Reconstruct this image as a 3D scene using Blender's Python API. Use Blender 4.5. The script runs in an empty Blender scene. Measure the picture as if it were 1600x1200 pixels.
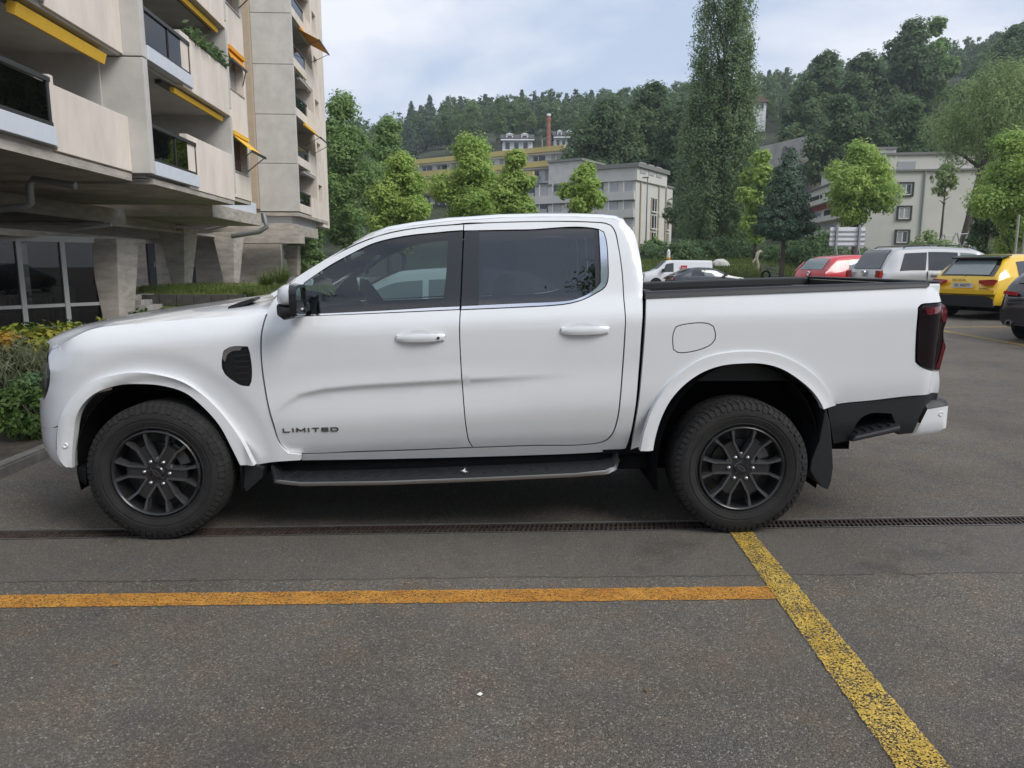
import bpy, bmesh, math, random
import numpy as np
from mathutils import Vector, Matrix
from mathutils.geometry import delaunay_2d_cdt

S = bpy.context.scene
COL = S.collection
# ------------------------------------------------------------------ camera
FPX, PITCH, YAW, ROLL = 1150.0, 0.1612, 0.0225, 0.0
CAM = np.array([0.238, -3.99, 1.528])
cam = bpy.data.cameras.new('camera'); cam_o = bpy.data.objects.new('camera', cam); COL.objects.link(cam_o)
cam.sensor_width = 36.0; cam.lens = FPX / 1600 * 36.0; cam.clip_start = 0.05; cam.clip_end = 3000
_cy, _sy = math.cos(YAW), math.sin(YAW)
_f0 = np.array([_sy, _cy, 0]); _u0 = np.array([0, 0, 1.0])
RT0 = np.array([_cy, -_sy, 0])
FW = _f0 * math.cos(PITCH) - _u0 * math.sin(PITCH)
UP0 = _u0 * math.cos(PITCH) + _f0 * math.sin(PITCH)
RT = RT0 * math.cos(ROLL) + UP0 * math.sin(ROLL); UP = UP0 * math.cos(ROLL) - RT0 * math.sin(ROLL)
M = Matrix(((RT[0], UP[0], -FW[0], CAM[0]), (RT[1], UP[1], -FW[1], CAM[1]), (RT[2], UP[2], -FW[2], CAM[2]), (0, 0, 0, 1)))
cam_o.matrix_world = M
S.camera = cam_o
# ------------------------------------------------------------------ world and sun
SUN_EL, SUN_AZ = math.radians(43), math.radians(128)      # azimuth from +Y towards +X: behind and to the right of the camera
W = bpy.data.worlds.new('World'); S.world = W; W.use_nodes = True
nt = W.node_tree; nt.nodes.clear()
def wn(t, **k):
    n = nt.nodes.new(t)
    for a, b in k.items(): setattr(n, a, b)
    return n
sky = wn('ShaderNodeTexSky', sky_type='NISHITA', sun_disc=False, sun_elevation=SUN_EL, sun_rotation=SUN_AZ, air_density=1.0, dust_density=2.0)
tc = wn('ShaderNodeTexCoord')
mp = wn('ShaderNodeMapping'); mp.inputs['Scale'].default_value = (1.0, 1.0, 2.6); mp.inputs['Location'].default_value = (0.35, 0.1, 0.0)
nz = wn('ShaderNodeTexNoise'); nz.inputs['Scale'].default_value = 2.3; nz.inputs['Detail'].default_value = 6; nz.inputs['Roughness'].default_value = 0.52; nz.inputs['Distortion'].default_value = 0.35
nz2 = wn('ShaderNodeTexNoise'); nz2.inputs['Scale'].default_value = 4.6; nz2.inputs['Detail'].default_value = 5; nz2.inputs['Roughness'].default_value = 0.5
r1 = wn('ShaderNodeValToRGB'); r1.color_ramp.elements[0].position = 0.40; r1.color_ramp.elements[1].position = 0.60
r1.color_ramp.elements[0].color = (3.55, 4.2, 5.4, 1); r1.color_ramp.elements[1].color = (5.85, 6.05, 6.55, 1)
r2 = wn('ShaderNodeValToRGB'); r2.color_ramp.elements[0].position = 0.36; r2.color_ramp.elements[1].position = 0.56
r2.color_ramp.elements[0].color = (0.8, 0.8, 0.8, 1); r2.color_ramp.elements[1].color = (0.99, 0.99, 0.99, 1)
mx = wn('ShaderNodeMix', data_type='RGBA')
bg = wn('ShaderNodeBackground'); bg.inputs['Strength'].default_value = 0.1
wo = wn('ShaderNodeOutputWorld')
L = nt.links.new
L(tc.outputs['Generated'], mp.inputs['Vector']); L(mp.outputs[0], nz.inputs['Vector']); L(mp.outputs[0], nz2.inputs['Vector'])
L(nz.outputs[0], r1.inputs[0]); L(nz2.outputs[0], r2.inputs[0])
L(r2.outputs[0], mx.inputs[0]); L(sky.outputs[0], mx.inputs[6]); L(r1.outputs[0], mx.inputs[7])
L(mx.outputs[2], bg.inputs[0]); L(bg.outputs[0], wo.inputs[0])
sun = bpy.data.lights.new('sun', 'SUN'); sun.energy = 1.5; sun.angle = math.radians(28); sun.color = (1.0, 0.965, 0.92)
sun_o = bpy.data.objects.new('sun', sun); COL.objects.link(sun_o)
sd = Vector((math.sin(SUN_AZ) * math.cos(SUN_EL), math.cos(SUN_AZ) * math.cos(SUN_EL), math.sin(SUN_EL)))
sun_o.rotation_euler = (-sd).to_track_quat('-Z', 'Y').to_euler()
S.view_settings.view_transform = 'Standard'; S.view_settings.look = 'None'
S.view_settings.exposure = 0.72; S.view_settings.gamma = 1.0; S.view_settings.use_curve_mapping = False
S.render.engine = 'CYCLES'
S.cycles.use_denoising = True
S.cycles.max_bounces = 8; S.cycles.transparent_max_bounces = 16; S.cycles.caustics_reflective = False; S.cycles.caustics_refractive = False

# ------------------------------------------------------------------ layout: where a point of the photograph lies on a plane of the place
def ray(x, y):
    d = FW + RT * ((x - 800) / FPX) + UP * ((600 - y) / FPX)
    return d
def onY(x, y, Y=0.0):
    d = ray(x, y); t = (Y - CAM[1]) / d[1]; p = CAM + d * t
    return p
def onZ(x, y, Z=0.0):
    d = ray(x, y); t = (Z - CAM[2]) / d[2]; return CAM + d * t
def atD(x, y, D):
    d = ray(x, y); return CAM + d * (D / np.dot(d, _f0))
def sm(a, b, t):
    t = min(1.0, max(0.0, (t - a) / (b - a))); return t * t * (3 - 2 * t)
def lerp_tab(tab, t):
    xs = [a for a, _ in tab]; ys = [b for _, b in tab]
    return float(np.interp(t, xs, ys))
def cubic_tab(tab):
    xs = np.array([a for a, _ in tab], float); ys = np.array([b for _, b in tab], float)
    h = np.diff(xs); dl = np.diff(ys) / h; m = np.zeros(len(xs)); m[0], m[-1] = dl[0], dl[-1]
    for i in range(1, len(xs) - 1):
        m[i] = 0 if dl[i-1] * dl[i] <= 0 else 2 * dl[i-1] * dl[i] / (dl[i-1] + dl[i])
    def f(t):
        if t <= xs[0]: return ys[0] + m[0] * (t - xs[0])
        if t >= xs[-1]: return ys[-1] + m[-1] * (t - xs[-1])
        i = int(np.searchsorted(xs, t)) - 1; u = (t - xs[i]) / h[i]
        return ((2*u**3 - 3*u*u + 1) * ys[i] + (u**3 - 2*u*u + u) * h[i] * m[i] + (-2*u**3 + 3*u*u) * ys[i+1] + (u**3 - u*u) * h[i] * m[i+1])
    return f

# ------------------------------------------------------------------ materials
MATS = {}
def mat(name, col, rough=0.6, metal=0.0, var=0.0, vscale=5.0, bump=0.0, bscale=40.0, coat=0.0, spec=0.5, col2=None, detail=6, stretch=None, emit=None):
    if name in MATS: return MATS[name]
    m = bpy.data.materials.new(name); m.use_nodes = True; t = m.node_tree; b = t.nodes['Principled BSDF']
    b.inputs['Roughness'].default_value = rough; b.inputs['Metallic'].default_value = metal
    b.inputs['Coat Weight'].default_value = coat; b.inputs['Coat IOR'].default_value = 1.5; b.inputs['Coat Roughness'].default_value = 0.04; b.inputs['Specular IOR Level'].default_value = spec
    b.inputs['Base Color'].default_value = (*col, 1)
    co = t.nodes.new('ShaderNodeTexCoord'); mpg = t.nodes.new('ShaderNodeMapping')
    t.links.new(co.outputs['Object'], mpg.inputs[0])
    if stretch: mpg.inputs['Scale'].default_value = stretch
    if var > 0 or col2:
        n = t.nodes.new('ShaderNodeTexNoise'); n.inputs['Scale'].default_value = vscale; n.inputs['Detail'].default_value = detail
        n.inputs['Roughness'].default_value = 0.62
        t.links.new(mpg.outputs[0], n.inputs['Vector'])
        r = t.nodes.new('ShaderNodeValToRGB'); r.color_ramp.elements[0].position = 0.3; r.color_ramp.elements[1].position = 0.7
        c2 = col2 or tuple(min(1, c * (1 + var)) for c in col); c1 = col if col2 else tuple(c * (1 - var) for c in col)
        r.color_ramp.elements[0].color = (*c1, 1); r.color_ramp.elements[1].color = (*c2, 1)
        t.links.new(n.outputs[0], r.inputs[0]); t.links.new(r.outputs[0], b.inputs['Base Color'])
    if bump > 0:
        n = t.nodes.new('ShaderNodeTexNoise'); n.inputs['Scale'].default_value = bscale; n.inputs['Detail'].default_value = 4
        t.links.new(mpg.outputs[0], n.inputs['Vector'])
        bp = t.nodes.new('ShaderNodeBump'); bp.inputs['Strength'].default_value = bump; bp.inputs['Distance'].default_value = 0.02
        t.links.new(n.outputs[0], bp.inputs['Height']); t.links.new(bp.outputs[0], b.inputs['Normal'])
    if emit:
        b.inputs['Emission Color'].default_value = (*col, 1); b.inputs['Emission Strength'].default_value = emit
    MATS[name] = m; return m
def glass_mat(name, tint, ior=1.55, rough=0.0):
    if name in MATS: return MATS[name]
    m = bpy.data.materials.new(name); m.use_nodes = True; t = m.node_tree; t.nodes.clear()
    o = t.nodes.new('ShaderNodeOutputMaterial'); tr = t.nodes.new('ShaderNodeBsdfTransparent'); gl = t.nodes.new('ShaderNodeBsdfGlossy')
    tr.inputs[0].default_value = (*tint, 1); gl.inputs['Roughness'].default_value = rough; gl.inputs[0].default_value = (1, 1, 1, 1)
    fr = t.nodes.new('ShaderNodeFresnel'); fr.inputs[0].default_value = ior; mxs = t.nodes.new('ShaderNodeMixShader')
    t.links.new(fr.outputs[0], mxs.inputs[0]); t.links.new(tr.outputs[0], mxs.inputs[1]); t.links.new(gl.outputs[0], mxs.inputs[2]); t.links.new(mxs.outputs[0], o.inputs[0])
    MATS[name] = m; return m
def leaf_mat(name, c1, c2, c3=None, trans=0.35, vscale=1.2):
    if name in MATS: return MATS[name]
    m = bpy.data.materials.new(name); m.use_nodes = True; t = m.node_tree; t.nodes.clear()
    o = t.nodes.new('ShaderNodeOutputMaterial'); d = t.nodes.new('ShaderNodeBsdfPrincipled'); tl = t.nodes.new('ShaderNodeBsdfTranslucent'); mxs = t.nodes.new('ShaderNodeMixShader')
    d.inputs['Roughness'].default_value = 0.55; d.inputs['Specular IOR Level'].default_value = 0.25
    g = t.nodes.new('ShaderNodeNewGeometry'); co = t.nodes.new('ShaderNodeTexCoord')
    n = t.nodes.new('ShaderNodeTexNoise'); n.inputs['Scale'].default_value = vscale; n.inputs['Detail'].default_value = 3
    t.links.new(co.outputs['Object'], n.inputs['Vector'])
    ma = t.nodes.new('ShaderNodeMath'); ma.operation = 'MULTIPLY_ADD'; ma.inputs[1].default_value = 0.55
    ms = t.nodes.new('ShaderNodeMath'); ms.operation = 'MULTIPLY_ADD'; ms.inputs[1].default_value = 0.9; ms.inputs[2].default_value = -0.2
    t.links.new(n.outputs[0], ms.inputs[0]); t.links.new(g.outputs['Random Per Island'], ma.inputs[0]); t.links.new(ms.outputs[0], ma.inputs[2])
    r = t.nodes.new('ShaderNodeValToRGB'); r.color_ramp.elements[0].position = 0.2; r.color_ramp.elements[1].position = 0.85
    r.color_ramp.elements[0].color = (*c1, 1); r.color_ramp.elements[1].color = (*c2, 1)
    if c3:
        e = r.color_ramp.elements.new(0.95); e.color = (*c3, 1)
    t.links.new(ma.outputs[0], r.inputs[0]); t.links.new(r.outputs[0], d.inputs['Base Color'])
    t.links.new(r.outputs[0], tl.inputs[0]); mxs.inputs[0].default_value = trans
    t.links.new(d.outputs[0], mxs.inputs[1]); t.links.new(tl.outputs[0], mxs.inputs[2]); t.links.new(mxs.outputs[0], o.inputs[0])
    MATS[name] = m; return m

# ------------------------------------------------------------------ objects and meshes
def tag(o, label=None, cat=None, group=None, kind=None):
    if label: o['label'] = label
    if cat: o['category'] = cat
    if group: o['group'] = group
    if kind: o['kind'] = kind
    return o
def empty(name, loc=(0, 0, 0), rz=0.0, label=None, cat=None, group=None, parent=None):
    o = bpy.data.objects.new(name, None); COL.objects.link(o); o.location = loc; o.rotation_euler = (0, 0, rz); o.empty_display_size = 0.1
    tag(o, label, cat, group)
    if parent: o.parent = parent
    return o
def link(name, me, parent=None):
    o = bpy.data.objects.new(name, me); COL.objects.link(o)
    if parent is not None: o.parent = parent
    return o
def copy_tree(o, parent=None):
    c = o.copy(); COL.objects.link(c); c.parent = parent
    for ch in o.children: copy_tree(ch, c)
    return c
class MB:
    def __init__(s): s.v = []; s.f = []; s.mi = []; s.cur = 0
    def add(s, vs, fs):
        n = len(s.v); s.v.extend([tuple(map(float, p)) for p in vs]); s.f.extend([tuple(i + n for i in f) for f in fs]); s.mi.extend([s.cur] * len(fs)); return s
    def box(s, x0, x1, y0, y1, z0, z1):
        x0, x1 = min(x0, x1), max(x0, x1); y0, y1 = min(y0, y1), max(y0, y1); z0, z1 = min(z0, z1), max(z0, z1)
        return s.add([(x0,y0,z0),(x1,y0,z0),(x1,y1,z0),(x0,y1,z0),(x0,y0,z1),(x1,y0,z1),(x1,y1,z1),(x0,y1,z1)],
              [(0,3,2,1),(4,5,6,7),(0,1,5,4),(1,2,6,5),(2,3,7,6),(3,0,4,7)])
    def hexa(s, b, t):                       # two quads (bottom, top), same winding seen from above, counter-clockwise
        return s.add(list(b) + list(t), [(0,3,2,1),(4,5,6,7),(0,1,5,4),(1,2,6,5),(2,3,7,6),(3,0,4,7)])
    def prism(s, poly, d):                   # polygon of 3D points moved by the vector d
        n = len(poly); d = np.array(d, float)
        a = [np.array(p, float) for p in poly]; b = [p + d for p in a]
        return s.add(a + b, [tuple(range(n))[::-1], tuple(range(n, 2 * n))] + [(i, (i + 1) % n, n + (i + 1) % n, n + i) for i in range(n)])
    def tube(s, pts, r, n=8, cap=True):
        pts = [np.array(p, float) for p in pts]; rs = r if hasattr(r, '__len__') else [r] * len(pts)
        rings = []; prev = None
        for i, p in enumerate(pts):
            d = pts[min(i + 1, len(pts) - 1)] - pts[max(i - 1, 0)]; d = d / (np.linalg.norm(d) + 1e-9)
            if prev is None:
                a = np.array([0, 0, 1.0]) if abs(d[2]) < 0.9 else np.array([1.0, 0, 0])
                u = np.cross(d, a)
            else: u = prev - d * np.dot(prev, d)
            u /= np.linalg.norm(u) + 1e-9; w = np.cross(d, u); prev = u
            rings.append([p + rs[i] * (u * math.cos(2*math.pi*k/n) + w * math.sin(2*math.pi*k/n)) for k in range(n)])
        vs = [q for rg in rings for q in rg]; fs = []
        for i in range(len(pts) - 1):
            for k in range(n):
                fs.append((i*n + k, i*n + (k+1) % n, (i+1)*n + (k+1) % n, (i+1)*n + k))
        if cap: fs += [tuple(range(n))[::-1], tuple(range((len(pts)-1)*n, len(pts)*n))]
        return s.add(vs, fs)
    def lathe(s, prof, n=32, axis='y', c=(0, 0, 0), close=False):     # prof: (axial, radius)
        vs = []; fs = []
        for a, r in prof:
            for k in range(n):
                t = 2 * math.pi * k / n; p = r * math.cos(t); q = r * math.sin(t)
                vs.append({'y': (c[0] + p, c[1] + a, c[2] + q), 'z': (c[0] + p, c[1] + q, c[2] + a), 'x': (c[0] + a, c[1] + p, c[2] + q)}[axis])
        m = len(prof)
        for i in range(m - (0 if close else 1)):
            j = (i + 1) % m
            for k in range(n):
                fs.append((i*n + k, i*n + (k+1) % n, j*n + (k+1) % n, j*n + k))
        return s.add(vs, fs)
    def grid(s, rows):                       # rows of points, all the same length
        n = len(rows[0]); vs = [p for r in rows for p in r]; fs = []
        for i in range(len(rows) - 1):
            for k in range(n - 1): fs.append((i*n + k, i*n + k + 1, (i+1)*n + k + 1, (i+1)*n + k))
        return s.add(vs, fs)
    def mesh(s, name, mats, smooth=False, angle=None, fix=True, merge=None):
        me = bpy.data.meshes.new(name); me.from_pydata(s.v, [], s.f)
        if not isinstance(mats, (list, tuple)): mats = [mats]
        for m in mats: me.materials.append(m)
        if len(mats) > 1: me.polygons.foreach_set('material_index', s.mi)
        if fix or merge:
            bm = bmesh.new(); bm.from_mesh(me)
            if merge: bmesh.ops.remove_doubles(bm, verts=bm.verts, dist=merge)
            bmesh.ops.recalc_face_normals(bm, faces=bm.faces); bm.to_mesh(me); bm.free()
        if smooth:
            me.polygons.foreach_set('use_smooth', [True] * len(me.polygons))
            if angle is not None: me.set_sharp_from_angle(angle=math.radians(angle))
        me.update(); return me
    def build(s, name, mats, parent=None, bevel=0.0, segs=2, **k):
        me = s.mesh(name, mats, **k)
        if bevel > 0:
            bm = bmesh.new(); bm.from_mesh(me)
            bmesh.ops.bevel(bm, geom=[e for e in bm.edges if len(e.link_faces) == 2 and e.calc_face_angle(0) > 0.5], offset=bevel, segments=segs, profile=0.6, affect='EDGES', clamp_overlap=True)
            bm.to_mesh(me); bm.free()
        return link(name, me, parent)
def spline(pts, step=0.02, closed=True, corner=38):
    """curve through points (2D or 3D), keeping the sharp corners"""
    P = [np.array(p, float) for p in pts]; n = len(P); out = []
    def isc(i):
        if not closed and (i == 0 or i == n - 1): return True
        a = P[i] - P[i-1]; b = P[(i+1) % n] - P[i]
        c = np.dot(a, b) / (np.linalg.norm(a) * np.linalg.norm(b) + 1e-12)
        return math.degrees(math.acos(max(-1, min(1, c)))) > corner
    cs = [isc(i) for i in range(n)]
    for i in range(n if closed else n - 1):
        p1, p2 = P[i], P[(i+1) % n]; L_ = np.linalg.norm(p2 - p1)
        p0 = P[i-1] if not cs[i] else p1 - (p2 - p1); p3 = P[(i+2) % n] if not cs[(i+1) % n] else p2 + (p2 - p1)
        l01 = max(1e-9, np.linalg.norm(p1 - p0)); l23 = max(1e-9, np.linalg.norm(p3 - p2))
        m1 = (p2 - p1) / L_ if cs[i] else ((p1 - p0) / l01 + (p2 - p1) / L_) / 2
        m2 = (p2 - p1) / L_ if cs[(i+1) % n] else ((p2 - p1) / L_ + (p3 - p2) / l23) / 2
        k = max(1, int(round(L_ / step)))
        for j in range(k):
            u = j / k
            out.append((2*u**3 - 3*u*u + 1) * p1 + (u**3 - 2*u*u + u) * L_ * m1 + (-2*u**3 + 3*u*u) * p2 + (u**3 - u*u) * L_ * m2)
    if not closed: out.append(P[-1])
    return out
def inset(poly, d):
    n = len(poly); out = []
    A = sum(poly[i][0] * poly[(i+1) % n][1] - poly[(i+1) % n][0] * poly[i][1] for i in range(n))
    sg = 1 if A > 0 else -1
    for i in range(n):
        a = poly[i] - poly[i-1]; b = poly[(i+1) % n] - poly[i]
        na = np.array([-a[1], a[0]]) / (np.linalg.norm(a) + 1e-9); nb = np.array([-b[1], b[0]]) / (np.linalg.norm(b) + 1e-9)
        m = na + nb; m /= np.linalg.norm(m) + 1e-9; c = max(0.45, np.dot(m, nb))
        out.append(poly[i] + sg * m * d / c)
    return out
def fill2d(poly, holes=(), grid=0.03, extra=()):
    """triangles of a 2D polygon with inner grid points: (points, tris, number of outline points)"""
    pts = list(poly); edges = [(i, (i+1) % len(poly)) for i in range(len(poly))]
    for h in holes:
        n0 = len(pts); pts += list(h); edges += [(n0 + i, n0 + (i+1) % len(h)) for i in range(len(h))]
    nb = len(pts); allp = np.array(pts); ex = np.array(extra) if len(extra) else None
    x0, z0 = allp.min(0); x1, z1 = allp.max(0)
    B = np.array([(allp[a], allp[b]) for a, b in edges])
    k = 0; z = z0 + grid * 0.5
    while z < z1:
        x = x0 + grid * (0.5 if k % 2 else 0.25)
        xs = []
        for (a, b) in B:
            if (a[1] > z) != (b[1] > z): xs.append(a[0] + (z - a[1]) / (b[1] - a[1]) * (b[0] - a[0]))
        xs.sort()
        for i in range(0, len(xs) - 1, 2):
            g = math.ceil((xs[i] + grid * 0.35 - x) / grid)
            xx = x + g * grid
            while xx < xs[i+1] - grid * 0.35:
                p = np.array([xx, z]); d = B[:, 1] - B[:, 0]; t = np.clip(((p - B[:, 0]) * d).sum(1) / ((d * d).sum(1) + 1e-12), 0, 1)
                if np.min(((B[:, 0] + d * t[:, None] - p) ** 2).sum(1)) > (grid * 0.35) ** 2 and (ex is None or np.min(((ex - p) ** 2).sum(1)) > (grid * .4) ** 2): pts.append(p)
                xx += grid
        z += grid; k += 1
    pts += [np.array(q) for q in extra]
    r = delaunay_2d_cdt([Vector((float(p[0]), float(p[1]))) for p in pts], edges, [], 2 if holes else 1, 1e-6)
    V = [np.array((p[0], p[1])) for p in r[0]]; F = [tuple(f) for f in r[2]]
    if holes:
        H = [np.array(h) for h in holes]
        def inside(p, h):
            c = False; j = len(h) - 1
            for i in range(len(h)):
                if (h[i][1] > p[1]) != (h[j][1] > p[1]) and p[0] < (h[j][0]-h[i][0]) * (p[1]-h[i][1]) / (h[j][1]-h[i][1]) + h[i][0]: c = not c
                j = i
            return c
        P0 = np.array(poly); F2 = []
        for f in F:
            c = sum(V[i] for i in f) / len(f)
            if inside(c, P0) and not any(inside(c, h) for h in H): F2.append(f)
        F = F2
    return V, F
# ================================================================== the pickup truck
PAINT = mat('white_paint', (0.775, 0.79, 0.80), 0.26, coat=1.0, var=0.015, vscale=3.0)
PLAST = mat('black_plastic', (0.012, 0.013, 0.015), 0.5, bump=0.15, bscale=220)
GLOSSB = mat('gloss_black', (0.010, 0.011, 0.013), 0.16, coat=0.6)
PILLAR = mat('pillar_black', (0.022, 0.024, 0.028), 0.3, coat=0.25)
CHROME = mat('chrome', (0.82, 0.83, 0.85), 0.10, metal=1.0)
SATIN = mat('satin_metal', (0.42, 0.41, 0.39), 0.30, metal=1.0)
RUBBER = mat('tyre_rubber', (0.024, 0.023, 0.022), 0.78, var=0.3, vscale=9, bump=0.25, bscale=120, spec=0.3)
RIMM = mat('dark_alloy', (0.13, 0.132, 0.14), 0.27, metal=0.7, coat=0.5)
RIMP = mat('dark_alloy_face', (0.040, 0.041, 0.044), 0.34, metal=.5, coat=.4)
RIMD2 = mat('dark_alloy_inset', (0.025, 0.026, 0.028), 0.35, metal=.3, coat=.3)
RIMD = mat('dark_alloy_barrel', (0.012, 0.012, 0.013), 0.4, coat=0.2)
STEEL = mat('brushed_steel', (0.42, 0.42, 0.42), 0.32, metal=1.0, var=0.15, vscale=30)
DARKIN = mat('dark_interior', (0.035, 0.036, 0.038), 0.75)
GREYIN = mat('grey_headliner', (0.50, 0.51, 0.50), 0.85, var=0.05)
SEATM = mat('seat_leather', (0.03, 0.03, 0.032), 0.5, bump=0.1, bscale=90)
UNDER = mat('underbody', (0.005, 0.005, 0.006), 0.95, spec=.1)
REDL = mat('smoked_red_lens', (0.12, 0.006, 0.012), 0.08, coat=1.0)
SMOKE = mat('smoked_lens', (0.010, 0.005, 0.007), 0.12, spec=.35)
CLEARL = mat('headlight_lens', (0.20, 0.22, 0.20), 0.08, coat=1.0)
GFRONT = glass_mat('clear_window_glass', (0.48, 0.57, 0.555), 1.75)
GREAR = glass_mat('tinted_window_glass', (0.10, 0.115, 0.125), 1.95)
LETTER = mat('badge_grey', (0.10, 0.11, 0.115), 0.3, metal=0.5)

CY = 0.935
truck = empty('pickup_truck', (0, CY, 0), 0, 'white double cab pickup truck with black alloy wheels parked across the yellow line', 'pickup truck')
def T(o, lab=None):
    """put a mesh made in world coordinates under the truck (or leave a sub-part under its part)"""
    if o.parent is truck: o.location = (0, -CY, 0)
    if lab: o['label'] = lab
    return o
z5 = lambda x, y: (40 + x / 2.609, 420 + y / 2.609)
z6 = lambda x, y: (400 + x / 2.581, 320 + y / 2.581)
z7 = lambda x, y: (960 + x / 2.728, 420 + y / 2.728)
za = lambda x, y: (420 + x / 5.333, 340 + y / 5.333)
zb = lambda x, y: (700 + x / 5.0, 330 + y / 5.0)
zc = lambda x, y: (x / 4.285, 480 + y / 4.285)
zd = lambda x, y: (1270 + x / 5.457, 560 + y / 5.457)

# shoulder line along the truck
_sh = [onY(x, y, 0.045) for x, y in [(73, 552), (193, 539), (408, 523), (560, 515), (700, 509), (1008, 497), (1429, 484)]]
_shx = [p[0] for p in _sh]; _shz = [p[2] for p in _sh]
_shf = np.polyfit(_shx, _shz, 3)
def zs(x): return float(np.polyval(_shf, x))
HUBF = onY(244, 742, 0.02); HUBR = onY(1158, 732, 0.02)
HF = (HUBF[0], 0.388); HR = (HUBR[0], 0.388)
_sil = [onY(x, y, 0.28) for x, y in [(74, 546), (71, 556), (66, 575), (64, 592), (60, 612), (57.5, 640), (57.5, 662), (59, 690), (64, 708), (70, 719), (80, 727)]]
_sil.sort(key=lambda p: p[2]); _silx = [p[0] for p in _sil]; _silz = [p[2] for p in _sil]
def xsil(z): return float(np.interp(z, _silz, _silx))
cabk = cubic_tab([(-.70, .128), (-.66, .108), (-.60, .088), (-.54, .071), (-.48, .059), (-.40, .055), (-.30, .056), (-.15, .048), (-.03, .044), (0, .046), (.03, .056), (.08, .079), (.12, .100), (.20, .126), (.40, .190), (.53, .238), (.59, .270), (.63, .305), (.655, .35), (.67, .40)])
bedk = cubic_tab([(-.66, .12), (-.54, .085), (-.40, .060), (-.30, .055), (-.15, .048), (-.03, .044), (0, .046), (.03, .053), (.08, .068), (.13, .084), (.17, .10)])
fenk = cubic_tab([(-.66, .088), (-.54, .074), (-.40, .062), (-.30, .056), (-.15, .048), (-.03, .044), (0, .047), (.03, .057), (.07, .076), (.10, .098), (.12, .125)])
_cr = [onY(x, y, 0.055) for x, y in [(425, 650), (445, 630), (470, 615), (505, 607.5), (560, 602), (700, 594), (800, 589), (890, 584)]]
_crx = [p[0] for p in _cr]; _crz = [p[2] for p in _cr]
def crease(x, z):
    if x < _crx[0] - .05 or x > _crx[-1] + .15: return 0.0
    d = np.interp(x, _crx, _crz) - z
    A = 0.020 * sm(_crx[0] - .05, _crx[0] + .25, x) * (1 - sm(_crx[-1] - .75, _crx[-1] + .12, x))
    if d < -0.10: return 0.0
    if d < 0: return -0.30 * A * sm(-.10, 0, d)
    return A * (-0.30 + 1.30 * sm(-.02, .035, d) - 1.30 * sm(-.02, .035, 0)) * (1 - sm(.06, .26, d))
def arch(x, z, amt=-0.012):
    b = 0.0
    for hx, hz in (HF, HR):
        r = math.hypot(x - hx, (z - hz) * 0.97)
        b = min(b, amt * (1 - sm(.57, .665, r)) * sm(.12, .40, z))
    return b
def nose(x, z):
    d = xsil(z) + .41 - x
    return 2.32 * d ** 2.5 if d > 0 else 0.0
REAR_X = onY(1466, 520, 0.12)[0]
def tail(x):
    R = 0.10; d = x - (REAR_X - R)
    if d <= 0: return 0.0
    d = min(d, R * .93); return R - math.sqrt(R * R - d * d)
_cg = [onY(x, y, .07) for x, y in [z6(1562, 380), z6(1556, 500), z6(1545, 650), z6(1525, 850), z6(1500, 960), z6(1488, 992)]]
_cgz = [p[2] for p in _cg][::-1]; _cgx = [p[0] for p in _cg][::-1]
def cabround(x, z):
    if z < _cgz[-1]: return 0.0
    R = .05; d = x - (np.interp(z, _czz, _czx) - R)
    if d <= 0: return 0.0
    d = min(d, R * .9); return R - math.sqrt(R * R - d * d)
_cz = [onY(x, y, .2) for x, y in [(1006, 466), (1007, 438), (1004, 410), (998, 380), (992, 362), (984, 348)]]
_czz = [p[2] for p in _cz]; _czx = [p[0] for p in _cz]
def s_cab(x, z): return cabk(z - zs(x)) - arch(x, z) + crease(x, z) + cabround(x, z)
def s_bed(x, z): return bedk(z - zs(x)) - arch(x, z) + tail(x)
def s_fen(x, z): return fenk(z - zs(x)) - arch(x, z) + nose(x, z)
def s_flare(x, z):
    h = HF if x < 0 else HR
    r = math.hypot(x - h[0], (z - h[1]) * 0.97)
    base = 0.036 + nose(x, z) * 0.9 + tail(x)
    return base - 0.012 + 0.02 * (sm(.545, .49, r) if False else 1 - sm(.495, .53, r)) + 0.010 * sm(.55, .60, r)
def unp(px, py, surf, n=160, ymax=.62):
    best = None; prev = None
    for i in range(n + 1):
        Y = -0.06 + (ymax + .06) * i / n; p = onY(px, py, Y); f = Y - surf(p[0], p[2])
        if prev is not None and prev < 0 <= f: return np.array([p[0], p[2]])
        if best is None or abs(f) < best[0]: best = (abs(f), p)
        prev = f
    return np.array([best[1][0], best[1][2]])
def U(poly, surf): return [unp(x, y, surf) for x, y in poly]

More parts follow.
